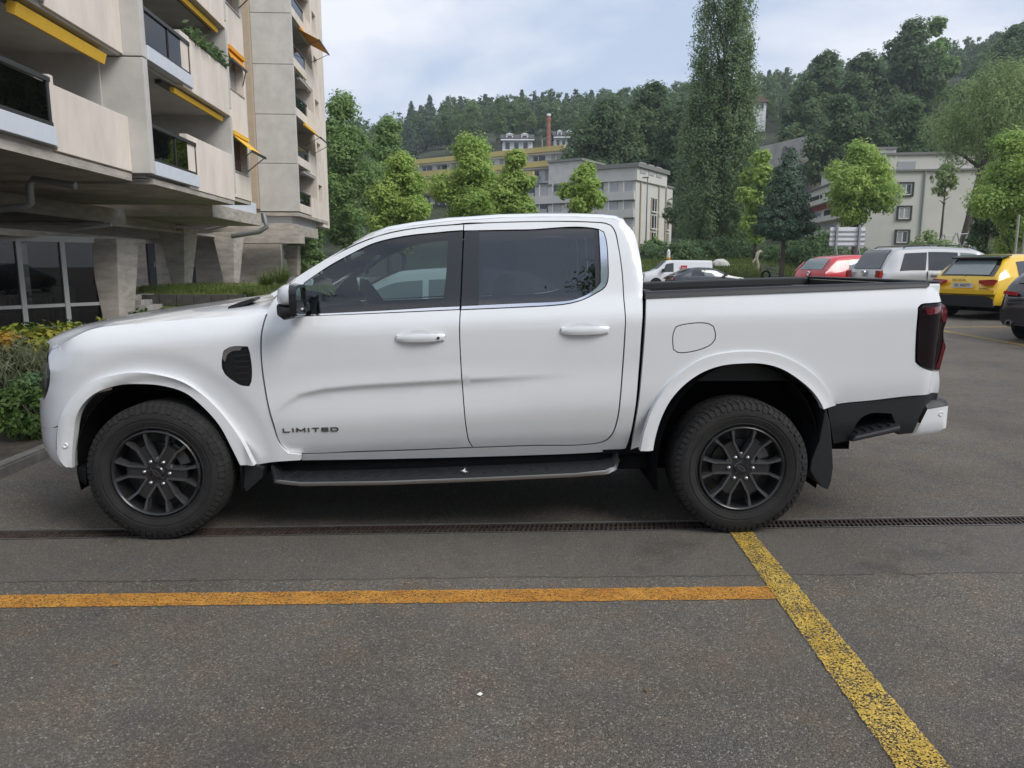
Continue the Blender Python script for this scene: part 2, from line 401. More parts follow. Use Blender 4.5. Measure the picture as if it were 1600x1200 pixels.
def shell(name, poly, surf, material, parent=truck, gap=.003, fold=.022, off=0.0, holes=(), grid=.03, step=.022, inner=None, both=True, back=True, closed_step=None, label=None, extra=()):
    """a sheet-metal panel lying on the body surface, with folded edges and an inner skin; the same on the far side"""
    P = spline(poly, step); P = inset(P, gap) if gap else P
    H = [inset(spline(h, step), -gap) if gap else spline(h, step) for h in holes]
    V, F = fill2d(P, H, grid, extra)
    Y = [surf(p[0], p[1]) + off for p in V]
    cnt = {}
    F = [f if ((V[f[1]] - V[f[0]])[0] * (V[f[2]] - V[f[0]])[1] - (V[f[1]] - V[f[0]])[1] * (V[f[2]] - V[f[0]])[0]) > 0 else f[::-1] for f in F]
    for f in F:
        for i in range(len(f)): cnt[(f[i], f[(i+1) % len(f)])] = 1
    bd = [e for e in cnt if (e[1], e[0]) not in cnt]
    HP = np.array([q for h in H for q in h]) if H else None
    hs = {i: (HP is not None and float(np.min(((HP - V[i]) ** 2).sum(1))) < 1e-7) for e_ in bd for i in e_}
    inh = lambda i: hs[i]
    outs = []
    for far in ((0, 1) if both else (0,)):
        m = MB()
        def pt(i, dy=0.0):
            y = Y[i] + dy; return (V[i][0], (2 * CY - y) if far else y, V[i][1])
        m.add([pt(i) for i in range(len(V))], [f[::-1] if far else f for f in F])
        ix = sorted({i for e in bd for i in e}); mp_ = {i: k for k, i in enumerate(ix)}; n = len(ix)
        for hole in (0, 1):
            m.cur = hole
            m.add([pt(i) for i in ix] + [pt(i, fold) for i in ix], [((mp_[a], mp_[b], n + mp_[b], n + mp_[a]) if far else (mp_[b], mp_[a], n + mp_[a], n + mp_[b])) for a, b in bd if (inh(a) == bool(hole))])
        nsm = len(F)
        if back:
            m.cur = 1; m.add([pt(i, fold) for i in range(len(V))], [f if far else f[::-1] for f in F])
        me = m.mesh(name, [material, inner or DARKIN], fix=False)
        sm_ = [True] * nsm + [False] * len(bd) + ([True] * nsm if back else [])
        me.polygons.foreach_set('use_smooth', sm_)
        par = parent[far] if isinstance(parent, (list, tuple)) else parent
        o = T(link(name, me, par)); outs.append(o)
        if label: o['label'] = label
    return outs

# ---------------------------------------------------------------- outlines
door_top_f = [za(1590, 55), za(1300, 80), za(1000, 130), za(800, 195), za(600, 285), za(400, 400), za(200, 530), za(50, 670)]
door_front = [z6(45, 440), z6(22, 540), z6(25, 650), z6(45, 780), z6(72, 885), z6(98, 962), z6(135, 998), z6(185, 1003)]
seam_b = [z6(838, 78), z6(833, 200), z6(825, 410), z6(821, 500), z6(827, 650), z6(838, 800), z6(848, 900), z6(860, 955), z6(875, 978)]
door_bot_f = [z6(400, 995), z6(640, 987)]
fd = [seam_b[0]] + door_top_f[1:] + door_front + door_bot_f + seam_b[::-1][:-1]
door_top_r = [zb(300, 92), zb(500, 85), zb(900, 80), zb(1130, 86), zb(1230, 95), zb(1270, 110), zb(1300, 150), zb(1330, 270), zb(1360, 480), zb(1375, 700), zb(1386, 850), z6(1487, 520), z6(1478, 650), z6(1468, 780), z6(1455, 870), z6(1435, 925), z6(1405, 952), z6(1365, 962), z6(1100, 970)]
rd = seam_b + door_top_r[::-1]
dlo_f = [(476, 493.5), (475.6, 442), za(500, 407), za(700, 297), za(860, 221), za(1000, 181), za(1200, 146), za(1400, 126), za(1500, 116), (724.2, 360.2), (718.3, 483.6), (600, 488.8)]
gl_f = [(477.5, 490), (477.5, 443.5), za(500, 413), za(700, 303), za(860, 228), za(1000, 188), za(1200, 153), za(1400, 133), za(1485, 124), za(1492, 132), za(1475, 450), za(1440, 741), (600, 484)]
pil_f = [za(1494, 122), (723.6, 361), (718.6, 478.6), za(1443, 741), za(1478, 450)]
chr_f = [(478, 491), (600, 485.2), (690, 479.8), (718.3, 478.6), (718.0, 483), (600, 488.3), (478, 493.6)]
dlo_r = [(725.2, 360.8), zb(600, 146), zb(1175, 142), zb(1215, 162), zb(1234, 220), zb(1250, 400), zb(1250, 525), zb(1242, 562), zb(1226, 592), zb(1150, 643), zb(1060, 688), zb(960, 718), zb(850, 733), zb(600, 748), zb(100, 770)]
gl_r = [zb(250, 150), zb(700, 146), zb(1142, 147), zb(1150, 560), zb(1150, 598), zb(1080, 650), zb(980, 688), zb(860, 703), zb(600, 714), zb(244, 730)]
pil_r = [(725.6, 361.5), zb(246, 150), zb(240, 731), (720.4, 478)]
brd_r = [zb(1145, 147), zb(1175, 147), zb(1188, 400), zb(1190, 552), zb(1153, 598), zb(1153, 560)]
chr_r = [zb(1178, 145), zb(1213, 165), zb(1231, 220), zb(1247, 400), zb(1247, 522), zb(1239, 560), zb(1223, 589), zb(1150, 639), zb(1060, 684), zb(960, 714), zb(850, 729), zb(600, 744), zb(104, 766), zb(106, 741), zb(600, 718), zb(860, 707), zb(980, 692), zb(1080, 654), zb(1155, 602), zb(1193, 556), zb(1191, 400)]
sil_top = [za(0, 610), za(100, 555), za(300, 435), za(500, 310), za(700, 190), za(850, 120), za(1000, 75), za(1200, 40), za(1400, 15), zb(0, 52), zb(200, 40), zb(400, 25), zb(700, 18), zb(1000, 18), zb(1200, 25), zb(1300, 35), zb(1380, 55), zb(1420, 90), zb(1460, 160), zb(1490, 250), zb(1520, 400), zb(1535, 540), zb(1531, 680)]

# ---------------------------------------------------------------- cab sides
_xs = np.arange(_crx[0] - .03, _crx[-1] + .1, .02)
def _crp(lo, hi): return [np.array([x, np.interp(x, _crx, _crz) + d]) for x in _xs if lo < x < hi for d in (.012, .0, -.010, -.022, -.036)]
_bx = U([z6(835, 720)], s_cab)[0][0]
fdo = shell('front_door', U(fd, s_cab), s_cab, PAINT, extra=_crp(_crx[0] + .0, _bx - .03), holes=[U(dlo_f, s_cab)])
rdo = shell('rear_door', U(rd, s_cab), s_cab, PAINT, extra=_crp(_bx + .03, _crx[-1] + .05), holes=[U(dlo_r, s_cab)])
shell('window_glass', U(gl_f, s_cab), s_cab, GFRONT, fdo, gap=-.008, fold=.004, off=.010, back=False, label='clear side window of the front door')
shell('window_glass', U(gl_r, s_cab), s_cab, GREAR, rdo, gap=-.008, fold=.004, off=.010, back=False, label='dark tinted side window of the rear door')
shell('pillar_trim', U(pil_f, s_cab), s_cab, PILLAR, fdo, gap=.001, fold=.012, off=.004, back=False)
shell('pillar_trim', U(pil_r, s_cab), s_cab, PILLAR, rdo, gap=.001, fold=.012, off=.004, back=False)
shell('window_surround', U(brd_r, s_cab), s_cab, PILLAR, rdo, gap=0, fold=.012, off=.007, back=False)
shell('chrome_trim', U(chr_f, s_cab), s_cab, CHROME, fdo, gap=.0005, fold=.012, off=-.003, back=False, grid=.02)
shell('chrome_trim', U(chr_r, s_cab), s_cab, CHROME, rdo, gap=.0005, fold=.012, off=-.003, back=False, grid=.02)
# frame round the doors: windscreen pillar, roof rail, rear corner, sill
def off_in(pts, d):
    P = [np.array(p, float) for p in pts]; out = []
    for i, p in enumerate(P):
        t = P[min(i + 1, len(P) - 1)] - P[max(i - 1, 0)]; t /= np.linalg.norm(t); out.append(tuple(p + np.array([-t[1], t[0]]) * d))
    return out
frame_out = off_in(sil_top, 5.0)
fr_top_w = [unp(x, y, s_cab) for x, y in frame_out[:18]]
gap_line = [z6(1560, 385), z6(1556, 500), z6(1545, 650), z6(1525, 850), z6(1500, 960), z6(1488, 992)]
frame_px = frame_out[:18] + [(990, 362), (996, 380), (1002, 410), (1004.5, 438)] + gap_line[0:] + [z6(1300, 1003), z6(900, 1017), z6(500, 1026), z6(184, 1031), z6(184, 1004.5)] + \
    [z6(400, 997), z6(640, 989), z6(875, 979.5), z6(1100, 972)] + [z6(1365, 964), z6(1407, 954), z6(1437, 927), z6(1457, 872), z6(1470, 782), z6(1480, 652), z6(1489, 520)] + \
    [zb(1388, 850), zb(1377, 700), zb(1362, 480), zb(1332, 270), zb(1302, 149), zb(1271, 108), zb(1231, 93), zb(1130, 84), zb(900, 78), zb(500, 83), zb(300, 90), (724, 348.8)] + \
    [za(1590, 52), za(1300, 77), za(1000, 127), za(800, 192), za(600, 282), za(400, 397), za(200, 527), za(50, 667)]
shell('cab_frame', U(frame_px, s_cab), s_cab, PAINT, inner=GREYIN, gap=.002, fold=.035)
# roof, lofted between the rails
fr_top_w = [f for f in fr_top_w]
sil_w = [onY(x, y, .46) for x, y in sil_top[:18]]
XBACK = onY(983, 347, .2)[0] - .004
def roof_rows():
    rows = []
    for k in range(4, 18):
        e = fr_top_w[k]; ye = s_cab(e[0], e[1]); sx, sz = min(sil_w[k][0], XBACK), sil_w[k][2] - {4: .022, 5: .006}.get(k, 0)
        half = []
        for t in (0, .15, .3, .45, .6, .75, .9, 1.0):
            a = (1-t)**2; b = 2*t*(1-t); c = t*t
            half.append((a*e[0] + b*(e[0]*.35 + sx*.65) + c*sx, a*ye + b*(ye + .05) + c*.46, a*e[1] + b*(sz - .002) + c*sz))
        for y in (.58, .70, .82, CY): half.append((sx - .015 * (y - .46), y, sz + .016 * math.sin((y - .46) / (CY - .46) * math.pi / 2)))
        rows.append(half + [(p[0], 2 * CY - p[1], p[2]) for p in half[-2::-1]])
    return rows
RR = roof_rows()
m = MB(); m.grid(RR); nr = len(RR[0])
m.cur = 1; m.grid([[(p[0], p[1], p[2] - .05) for p in r] for r in RR])
T(m.build('roof_panel', [PAINT, GREYIN], truck, smooth=True, fix=False))
# back wall of the cab, with its window
bl = [onY(x, y, .2) for x, y in [(983, 347), (990.5, 360), (997.5, 380), (1003.5, 410), (1006.3, 438), (1006.5, 465), (1003.5, 500), (998, 560), (985, 680)]]
m = MB()
rows = []
for p in bl:
    ys = s_cab(p[0], p[2]) + .03 if p[2] < _czz[-1] - .02 else .34
    rows.append([(p[0] - .012, ys, p[2])] + [(p[0] + .01 - .00 * k, ys + (2*CY - 2*ys) * k / 10, p[2]) for k in range(1, 10)] + [(p[0] - .012, 2*CY - ys, p[2])])
m.grid([RR[-1][::max(1, (nr - 1)//10)][:11]] + rows) if (nr - 1) % 10 == 0 else m.grid(rows)
bw = T(m.build('cab_back_panel', PAINT, truck, smooth=True, angle=50))
m = MB(); m.grid([[(bl[k][0] + .013, .42 + .103 * j, bl[k][2]) for j in range(11)] for k in (1, 2, 3, 4, 5)])
T(m.build('rear_window', GREAR, bw, smooth=True)).location = (0, 0, 0)
# windscreen between the front pillars
m = MB(); rows = []
for k in range(0, 7):
    e = fr_top_w[k]; ye = s_cab(e[0], e[1]) + .02; r = []
    if k >= 5: ye = s_cab(e[0], e[1]) + .02
    for j in range(13):
        t = j / 12; y = ye + (2*CY - 2*ye) * t; r.append((e[0] - .11 * math.sin(t * math.pi) ** .8 * (1 - .06 * k), y, e[1] + .004 + .012 * math.sin(t * math.pi)))
    rows.append(r)
m.grid(rows); T(m.build('windscreen', GFRONT, truck, smooth=True))

# ---------------------------------------------------------------- front wing, bonnet, nose
fl_f_out = [(88, 700), (88.3, 680), (91, 660), (97, 643), (111, 621), (139.7, 596.5), (178, 585), (208.6, 581), (247, 585), (285, 596), (320, 619), (346.6, 646), (369.6, 677), (387, 709), (396.5, 727)]
def stop_(x): return .10 * sm(xsil(1.0) + .06, xsil(1.0) + .45, x) + .012
fw_top = []
for k in range(9):
    x = xsil(1.0) + .05 + (onY(425, 480, .12)[0] - xsil(1.0) - .05) * (k / 8.0); fw_top.append(np.array([x, zs(x) + stop_(x)]))
fender = [z6(74, 374), z6(42, 440), z6(19, 540), z6(22, 650), z6(42, 780), z6(69, 887), z6(95, 965), z6(132, 1001), z6(182, 1006), z6(181, 1031), (430, 722), (399.5, 727)]
fen_w = U(fender, s_fen) + U([(x * .55 + a_ * .45, y * .55 + b_ * .45) for (x, y), (a_, b_) in zip(fl_f_out[::-1][1:-3], [(372, 720), (359, 696), (340, 663), (318, 637), (288, 613), (253, 603), (215, 600), (184, 602), (150, 614), (127, 635), (118, 658)])], s_fen) + U([(91, 665.5), (59.8, 665.5), (58.5, 655), (58.5, 640), (61, 622), (66.5, 625.5), (71, 620), (77, 601), (78.3, 580), (76.6, 549)], s_fen)
vent = [z5(803, 360), z5(809, 335), z5(835, 320), z5(905, 318), z5(913, 345), z5(919, 460), z5(911, 477), z5(880, 474), z5(850, 457), z5(813, 427), z5(803, 405)]
fen_w = fen_w + [fw_top[0]] + fw_top[1:]
wing = shell('front_wing', fen_w, s_fen, PAINT, holes=[U(vent, s_fen)], gap=.0025, fold=.03)
vp = shell('wing_vent', U(vent, s_fen), s_fen, GLOSSB, gap=.004, fold=.02, off=.006, back=False)
vch = [z5(803, 365), z5(810, 336), z5(836, 320), z5(884, 319), z5(876, 332), z5(844, 335), z5(824, 349), z5(814, 380)]
shell('chrome_accent', U(vch, s_fen), s_fen, CHROME, vp, gap=0, fold=.01, off=-.002, back=False, grid=.012, step=.01)
for q in range(5):
    yy = 352 + q * 24; st = [z5(846 + q * 4, yy), z5(910, yy - 4), z5(911, yy + 3), z5(846 + q * 4, yy + 8)]
    shell('vent_slat', U(st, s_fen), s_fen, PLAST, vp, gap=0, fold=.006, off=.000, back=False, grid=.05, step=.03)
# bumper below the split line
bump = [(91, 667.2), (60, 667.2), (59.5, 680), (62, 700), (67, 714), (76, 724), (92, 729.5), (113.5, 731), (114, 723), (113.4, 705)] 
bmp = shell('front_bumper', U([(90.5, 667), (60.2, 667), (59.8, 680), (62.2, 700), (67, 713), (75, 722), (90, 728), (100, 729.5), (92, 715), (88.6, 700), (88.8, 680)], s_fen), s_fen, PAINT, gap=.0015, fold=.03)
fl_f_in = [(113.5, 731), (113, 715), (115, 688), (118.6, 657.6), (128, 634.6), (151, 613.6), (185.7, 602), (216, 600), (254.6, 603), (289, 613.6), (320, 638.5), (343, 665), (362, 700), (375.4, 727)]
shell('wheel_arch_flare', U([(103, 730)] + [(90, 712)] + [(x + .8, y + .8) for x, y in fl_f_out] + fl_f_in[::-1], s_flare), s_flare, PAINT, gap=.001, fold=.05, grid=.022, inner=UNDER)
hl = [(70.5, 549), (76.2, 550), (77.8, 580), (76.4, 601), (70.6, 619), (67, 624), (69.3, 597), (66.6, 590), (66.5, 566)]
hlo = shell('headlight', U(hl, s_fen), s_fen, GLOSSB, gap=.001, fold=.03, off=.006, back=False, grid=.02)
shell('headlight_lens', U([(68.5, 566), (72, 566), (74, 590), (72, 606), (70.5, 590)], s_fen), s_fen, CLEARL, hlo, gap=0, fold=.012, off=-.004, back=False, grid=.015, step=.012)
# bonnet
_hs = [onY(x, y, .5) for x, y in [(73, 549), (78, 535), (88, 523), (105, 512), (140, 502), (200, 492.5), (280, 481.5), (340, 473), (380, 467.5), (425, 459)]]
_hx = [p[0] for p in _hs]; _hz = [p[2] for p in _hs]
NX = xsil(1.0); YS = [.0] * 0
def xfront(y):
    if y < .28: return NX + .41 - (max(0, y - .046) / 2.32) ** .4
    return NX - .14 * (1 - (1 - (y - .28) / (CY - .28)) ** 2)
rows = []
XC = onY(425, 480, .12)[0]
for i in range(25):
    u = (i / 24.0) ** 1.35; r = []
    xe = NX + .05 + (XC - NX - .05) * u
    zse = zs(xe) + stop_(xe); yse = s_fen(xe, zse)
    for j in range(15):
        t = j / 14.0; y = yse + (CY - yse) * t
        x = xfront(max(y, .10)) + .0 + (XC - .10 * math.sin(t * math.pi / 2) - xfront(max(y, .10))) * u if j else xe
        if j == 1: x = .5 * x + .5 * xe
        zcx = float(np.interp(x + .0, _hx, _hz)) + .012 * sm(.5, .95, y)
        g = 1 - (1 - t) ** 3.2
        rid = .006 * sm(.20, .34, t) * sm(.1, .4, u)
        r.append((x, y - (.004 if j == 0 else 0), zse - (.006 if j == 0 else 0) + (zcx - zse) * g + rid - .008 * sm(0, .3, u) * sm(.1, .35, t)))
    rows.append(r + [(p[0], 2*CY - p[1], p[2]) for p in r[-2::-1]])
m = MB(); m.grid(rows); T(m.build('bonnet', PAINT, truck, smooth=True))
HOOD = rows
# nose between the headlights: dark grille, chrome bar, bumper face
def nose_band(name, z0, z1, mt, parent, off=0.0, y0=.30, dz=.05, mid=0.0):
    m = MB(); rows = []
    nzr = max(2, int((z1 - z0) / dz) + 1)
    for a in range(nzr):
        z = z0 + (z1 - z0) * a / (nzr - 1); r = []
        for j in range(17):
            y = y0 + (2*CY - 2*y0) * j / 16; yy = min(y, 2*CY - y)
            xs_ = xsil(z) + (.02 if yy < .28 else -.14 * (1 - (1 - (yy - .28) / (CY - .28)) ** 2)) + off + mid
            r.append((xs_, y, z))
        rows.append(r)
    m.grid(rows); o = T(m.build(name, mt, parent, smooth=True)); 
    if parent is not truck: o.location = (0, 0, 0)
    return o
gr = nose_band('grille', .66, .99, GLOSSB, truck, .03, .32)
nose_band('grille_bar', .80, .86, SATIN, gr, -.005, .34)
nose_band('grille_bar', .70, .715, PLAST, gr, .012, .4); nose_band('grille_bar', .92, .935, PLAST, gr, .012, .4)
nose_band('bumper_face', .40, .645, PAINT, truck, .045, .30)
T(MB().box(xsil(.5) - .10, xsil(.5) + .1, .55, 1.32, .30, .40).build('skid_plate', PLAST, truck, bevel=.02))
# cowl and wipers
cw = [onY(x, y, .26) for x, y in [(354, 486), (357, 479), (372, 473), (396, 466), (399, 469), (374, 481)]]
m = MB(); m.prism([tuple(p) for p in cw], (0, .10, .006)); T(m.build('cowl_cover', PLAST, truck))
m = MB(); m.grid([[(XC - .10 * math.sin(t * math.pi) + dx, .14 + (2*CY - .28) * t, zz + .03 * math.sin(t * math.pi)) for t in [k / 12 for k in range(13)]] for dx, zz in ((-.06, 1.215), (.22, 1.235))])
T(m.build('cowl_panel', PLAST, truck, smooth=True))
m = MB(); m.tube([onY(372, 476, .45), onY(384, 470, .6), (onY(384, 470, .6) + np.array([-.06, .5, .0]))], .008, 6); T(m.build('wiper_arm', PLAST, truck))

# ---------------------------------------------------------------- load bed
fl_r_out = [(1000, 704), (1006, 676.6), (1018.6, 640), (1039, 607), (1066, 579.5), (1099, 559), (1136, 550), (1169, 548), (1202, 550), (1231, 559), (1260.6, 576), (1282.6, 596), (1297, 618), (1306, 632.5)]
fl_r_in = [(1020.5, 704), (1024, 684), (1033, 654.6), (1048, 625), (1070, 601), (1095.6, 583), (1125, 572), (1158, 568), (1191, 568.5), (1220, 576), (1249.6, 594), (1271.6, 614), (1284, 633), (1287, 640)]
tl = [z7(1297, 168), z7(1310, 155), z7(1345, 149), z7(1393, 145), z7(1411, 158), z7(1416, 190), z7(1412, 230), z7(1403, 255), z7(1402, 300), z7(1409, 328), z7(1404, 352), z7(1384, 431), z7(1368, 432), z7(1305, 412), z7(1287, 393), z7(1286, 368), z7(1292, 250)]
fuel = [z7(288, 238), z7(400, 233), z7(422, 245), z7(431, 275), z7(428, 302), z7(415, 320), z7(385, 337), z7(320, 355), z7(268, 356), z7(251, 344), z7(248, 320), z7(250, 275), z7(262, 247)]
bed = [(1009.3, 465.5), (1180, 457.8), (1326, 452), (1440, 447.2), (1455, 447.6), (1464, 455), (1471, 470), z7(1393, 141), z7(1340, 147), z7(1306, 152), z7(1293, 166), z7(1288, 250), z7(1282, 368), z7(1283, 396), z7(1303, 416), z7(1366, 436), z7(1383, 437), z7(1386, 470), z7(1384, 512), z7(1380, 529), z7(1280, 541), z7(1100, 561), z7(950, 577), (1297, 634)]
bed_l = [z7(68, 773), z7(78, 715), z7(104, 560), z7(125, 330), z7(133, 200)]
bds = shell('bed_side', U(bed, s_bed) + U([(x * .5 + a_ * .5, y * .5 + b_ * .5) for (x, y), (a_, b_) in zip(fl_r_out[::-1], fl_r_in[::-1])][1:], s_bed) + U(bed_l, s_bed), s_bed, PAINT, holes=[U(fuel, s_bed)], gap=.002, fold=.03)
shell('fuel_flap', U(fuel, s_bed), s_bed, PAINT, bds, gap=.0035, fold=.015, off=.0005)[1].hide_render = False
shell('wheel_arch_flare', U([(x, y + .8) for x, y in fl_r_out] + fl_r_in[::-1], s_flare), s_flare, PAINT, gap=.001, fold=.05, grid=.022, inner=UNDER)
tlo = shell('tail_light', U(tl, s_bed), s_bed, SMOKE, gap=.002, fold=.04, off=-.006, back=False, grid=.02)
shell('red_lens', U([z7(1320, 170), z7(1396, 150), z7(1409, 162), z7(1413, 190), z7(1409, 225), z7(1398, 228), z7(1390, 185), z7(1330, 195)], s_bed), s_bed, REDL, tlo, gap=0, fold=.01, off=-.009, back=False, grid=.015, step=.015)
shell('red_lens', U([z7(1398, 305), z7(1407, 330), z7(1402, 352), z7(1382, 426), z7(1366, 424), z7(1388, 350)], s_bed), s_bed, REDL, tlo, gap=0, fold=.01, off=-.009, back=False, grid=.015, step=.015)
# black rail caps on the bed, tailgate, load liner
def rail(y_in, y_out, name):
    m = MB(); rows = []
    for px_, pt_, pb_ in [(1008, 455.5, 466.5), (1100, 451.8, 462.3), (1180, 448.6, 459), (1326, 443.4, 453), (1400, 441, 449.8), (1440, 440, 448), (1450, 441, 448.4)]:
        a = onY(px_, pt_, .10); b = onY(px_, pb_, .075)
        rows.append([(b[0], .070, b[2]), (a[0], .078, (a[2] + b[2]) / 2), (a[0], .090, a[2] - .004), (a[0], .104, a[2]), (a[0], .185, a[2] - .002), (a[0], .195, a[2] - .012), (a[0], .198, a[2] - .05)])
    if y_in: rows = [[(p[0], 2*CY - p[1], p[2]) for p in r] for r in rows]
    m.grid(rows); m.add(rows[0], [tuple(range(7))]); m.add(rows[-1], [tuple(range(7))])
    return T(m.build(name, PLAST, truck, smooth=True, angle=35))
r0 = rail(0, 0, 'bed_rail_cap'); rail(1, 0, 'bed_rail_cap')
zr0 = onY(1008, 455.5, .1); zr1 = onY(1440, 440, .1)
def zrail(x): return zr0[2] + (zr1[2] - zr0[2]) * (x - zr0[0]) / (zr1[0] - zr0[0])
XB0, XB1 = zr0[0] + .03, zr1[0] + .03
m = MB()
for sgn in (0, 1):
    y = .20 if not sgn else 2*CY - .20
    m.grid([[(x, y, .86) for x in (XB0, 2.0, XB1)], [(x, y, zrail(x) - .05) for x in (XB0, 2.0, XB1)]])
m.grid([[(XB0, .2, .86), (XB0, 2*CY - .2, .86)], [(XB0, .2, zrail(XB0) - .02), (XB0, 2*CY - .2, zrail(XB0) - .02)]])
m.grid([[(XB0, .2, .86), (XB0, 2*CY - .2, .86)], [(XB1, .2, .86), (XB1, 2*CY - .2, .86)]])
bl_ = T(m.build('bed_liner', PLAST, truck, fix=False))
def tg(name, z0f, z1f, x0, x1, mt, par=truck, yi=.13):
    m = MB(); m.hexa([(x0, yi, z0f), (x1, yi, z0f), (x1, 2*CY - yi, z0f), (x0, 2*CY - yi, z0f)], [(x0, yi, z1f), (x1, yi, z1f), (x1, 2*CY - yi, z1f), (x0, 2*CY - yi, z1f)])
    return T(m.build(name, mt, par, bevel=.012))
zt = zrail(XB1)
tgo = tg('tailgate', .83, zt - .012, REAR_X - .09, REAR_X - .008, PAINT, yi=.125)
t2 = tg('tailgate_cap', zt - .012, zt + .004, REAR_X - .10, REAR_X - .012, PLAST, tgo, yi=.13); t2.location = (0, 0, 0)
MB().box(REAR_X - .10, REAR_X - .088, .2, 2*CY - .2, .88, zt - .02).build('tailgate_liner', PLAST, tgo)
t3 = MB().box(REAR_X - .02, REAR_X + .006, CY - .12, CY + .12, 1.12, 1.19).build('tailgate_handle', PLAST, tgo, bevel=.008)
tf = tg('bed_front_wall', .86, zrail(XB0) + .004, XB0 - .02, XB0 + .03, PLAST, truck, yi=.2)
for x in (1.75, 2.3):        # tie-down hooks inside the far rail
    T(MB().box(x - .06, x + .06, 2*CY - .235, 2*CY - .20, zrail(x) - .16, zrail(x) - .11).build('tie_down_hook', SATIN, truck, bevel=.008))
m = MB(); hx = onY(1262, 446, .21)[0]
m.box(hx - .09, hx + .09, .19, .23, zrail(hx) - .022, zrail(hx) + .0); T(m.build('rail_latch', GLOSSB, truck, bevel=.006))
# rear bumper: black valance, step, white end cap
val = [z7(907, 588), z7(950, 579), z7(1100, 563), z7(1280, 543), z7(1378, 532), z7(1372, 556), z7(1330, 575), z7(1308, 612), z7(1270, 700), z7(1210, 706), z7(1190, 640), z7(1180, 616), z7(1090, 616), z7(1050, 636), z7(1026, 668), z7(1005, 730), z7(935, 745), z7(925, 690)]
def s_val(x, z): return .085 + .9 * max(0, .62 - z) * .2 + tail(x) * .6
vo = shell('rear_valance', U(val, s_val), s_val, PLAST, gap=0, fold=.05)
p0 = onY(1328, 690, .05); p1 = onY(1405, 672, .05)
for far in (0, 1):
    m = MB(); f = (lambda y: 2*CY - y) if far else (lambda y: y)
    m.hexa([(p0[0], f(.03), p0[2]), (p1[0], f(.03), p1[2] - .005), (p1[0], f(.22), p1[2] - .0), (p0[0], f(.22), p0[2])], [(p0[0] + .02, f(.035), p0[2] + .035), (p1[0], f(.035), p1[2] + .03), (p1[0], f(.24), p1[2] + .05), (p0[0] + .03, f(.24), p0[2] + .05)])
    so = T(m.build('corner_step', PLAST, truck, bevel=.012))
    for k in range(5):
        xx = p0[0] + .06 + k * .045; zz = p0[2] + .036 + (p1[2] - p0[2]) * (k + 1) / 6
        MB().box(xx - .012, xx + .012, f(.06), f(.20), zz - .004, zz + .006).build('tread_rib', PLAST, so)
    m = MB(); q0 = onY(1412, 668, .2); q1 = onY(1384, 585, .2)
    m.box(p0[0] - .02, REAR_X - .06, f(.22), f(.26), .55, .80); T(m.build('step_recess', UNDER, truck))
def xbump(y): return onY(1482, 640, .12)[0] - .0 + .05 * (1 - ((CY - min(y, 2*CY - y)) / CY) ** 4)
bc = [(z7(1280, 693), z7(1328, 597)), ]
m = MB(); rows = []
ba = [onY(*z7(x, y), .10) for x, y in [(1328, 597), (1304, 645), (1282, 692)]]
xe = onY(*z7(1425, 600), .13)[0]
for p, dz in zip(ba, (0, 0, 0)):
    r = []
    zz = p[2]
    for k in range(6): r.append((p[0] + (xe - .05 - p[0]) * k / 5, .085 + .01 * (k / 5) ** 2, zz + .014 * k / 5))
    for a in (30, 60, 90): r.append((xe - .05 + .05 * math.sin(math.radians(a)), .095 + .06 * (1 - math.cos(math.radians(a))), zz + .016))
    r.append((xe + .03, CY, zz + .016))
    rows.append(r + [(p_[0], 2*CY - p_[1], p_[2]) for p_ in r[-2::-1]])
lo = [(p[0] * .985 + .02, p[1] + (.02 if p[1] < CY else -.02 if p[1] > CY else 0), p[2] - .03) for p in rows[-1]]
m.grid(rows + [lo]); rb = T(m.build('rear_bumper', PAINT, truck, smooth=True, angle=40))
top = rows[0]; m = MB(); m.grid([[(p[0], p[1], p[2] + .001) for p in top], [(p[0] * 1.0 - .012, p[1] + (.012 if p[1] < CY else -.012), p[2] + .028) for p in top], [(min(p[0], REAR_X - .0) - .06, min(max(p[1], .14), 2*CY - .14), p[2] + .040) for p in top]])
T(m.build('bumper_top_pad', PLAST, rb, smooth=True)).location = (0, 0, 0)
sp = onY(*zd(1085, 470), .10)
m = MB(); m.lathe([(0, .001), (-.003, .009), (-.003, .013), (.004, .015)], 14, 'y', (sp[0], .09, sp[2])); m.build('parking_sensor', PAINT, rb, smooth=True, angle=40)
sp = onY(95.5, 699, .0)
m = MB(); m.lathe([(0, .001), (-.004, .009), (-.005, .013), (.004, .016)], 14, 'y', (sp[0], min(s_flare(sp[0], sp[2]), s_fen(sp[0], sp[2])) - .001, sp[2])); T(m.build('parking_sensor', PAINT, truck, smooth=True, angle=40))
T(MB().box(REAR_X - .55, REAR_X - .05, .3, 2*CY - .3, .58, .74).build('bumper_beam', UNDER, truck))

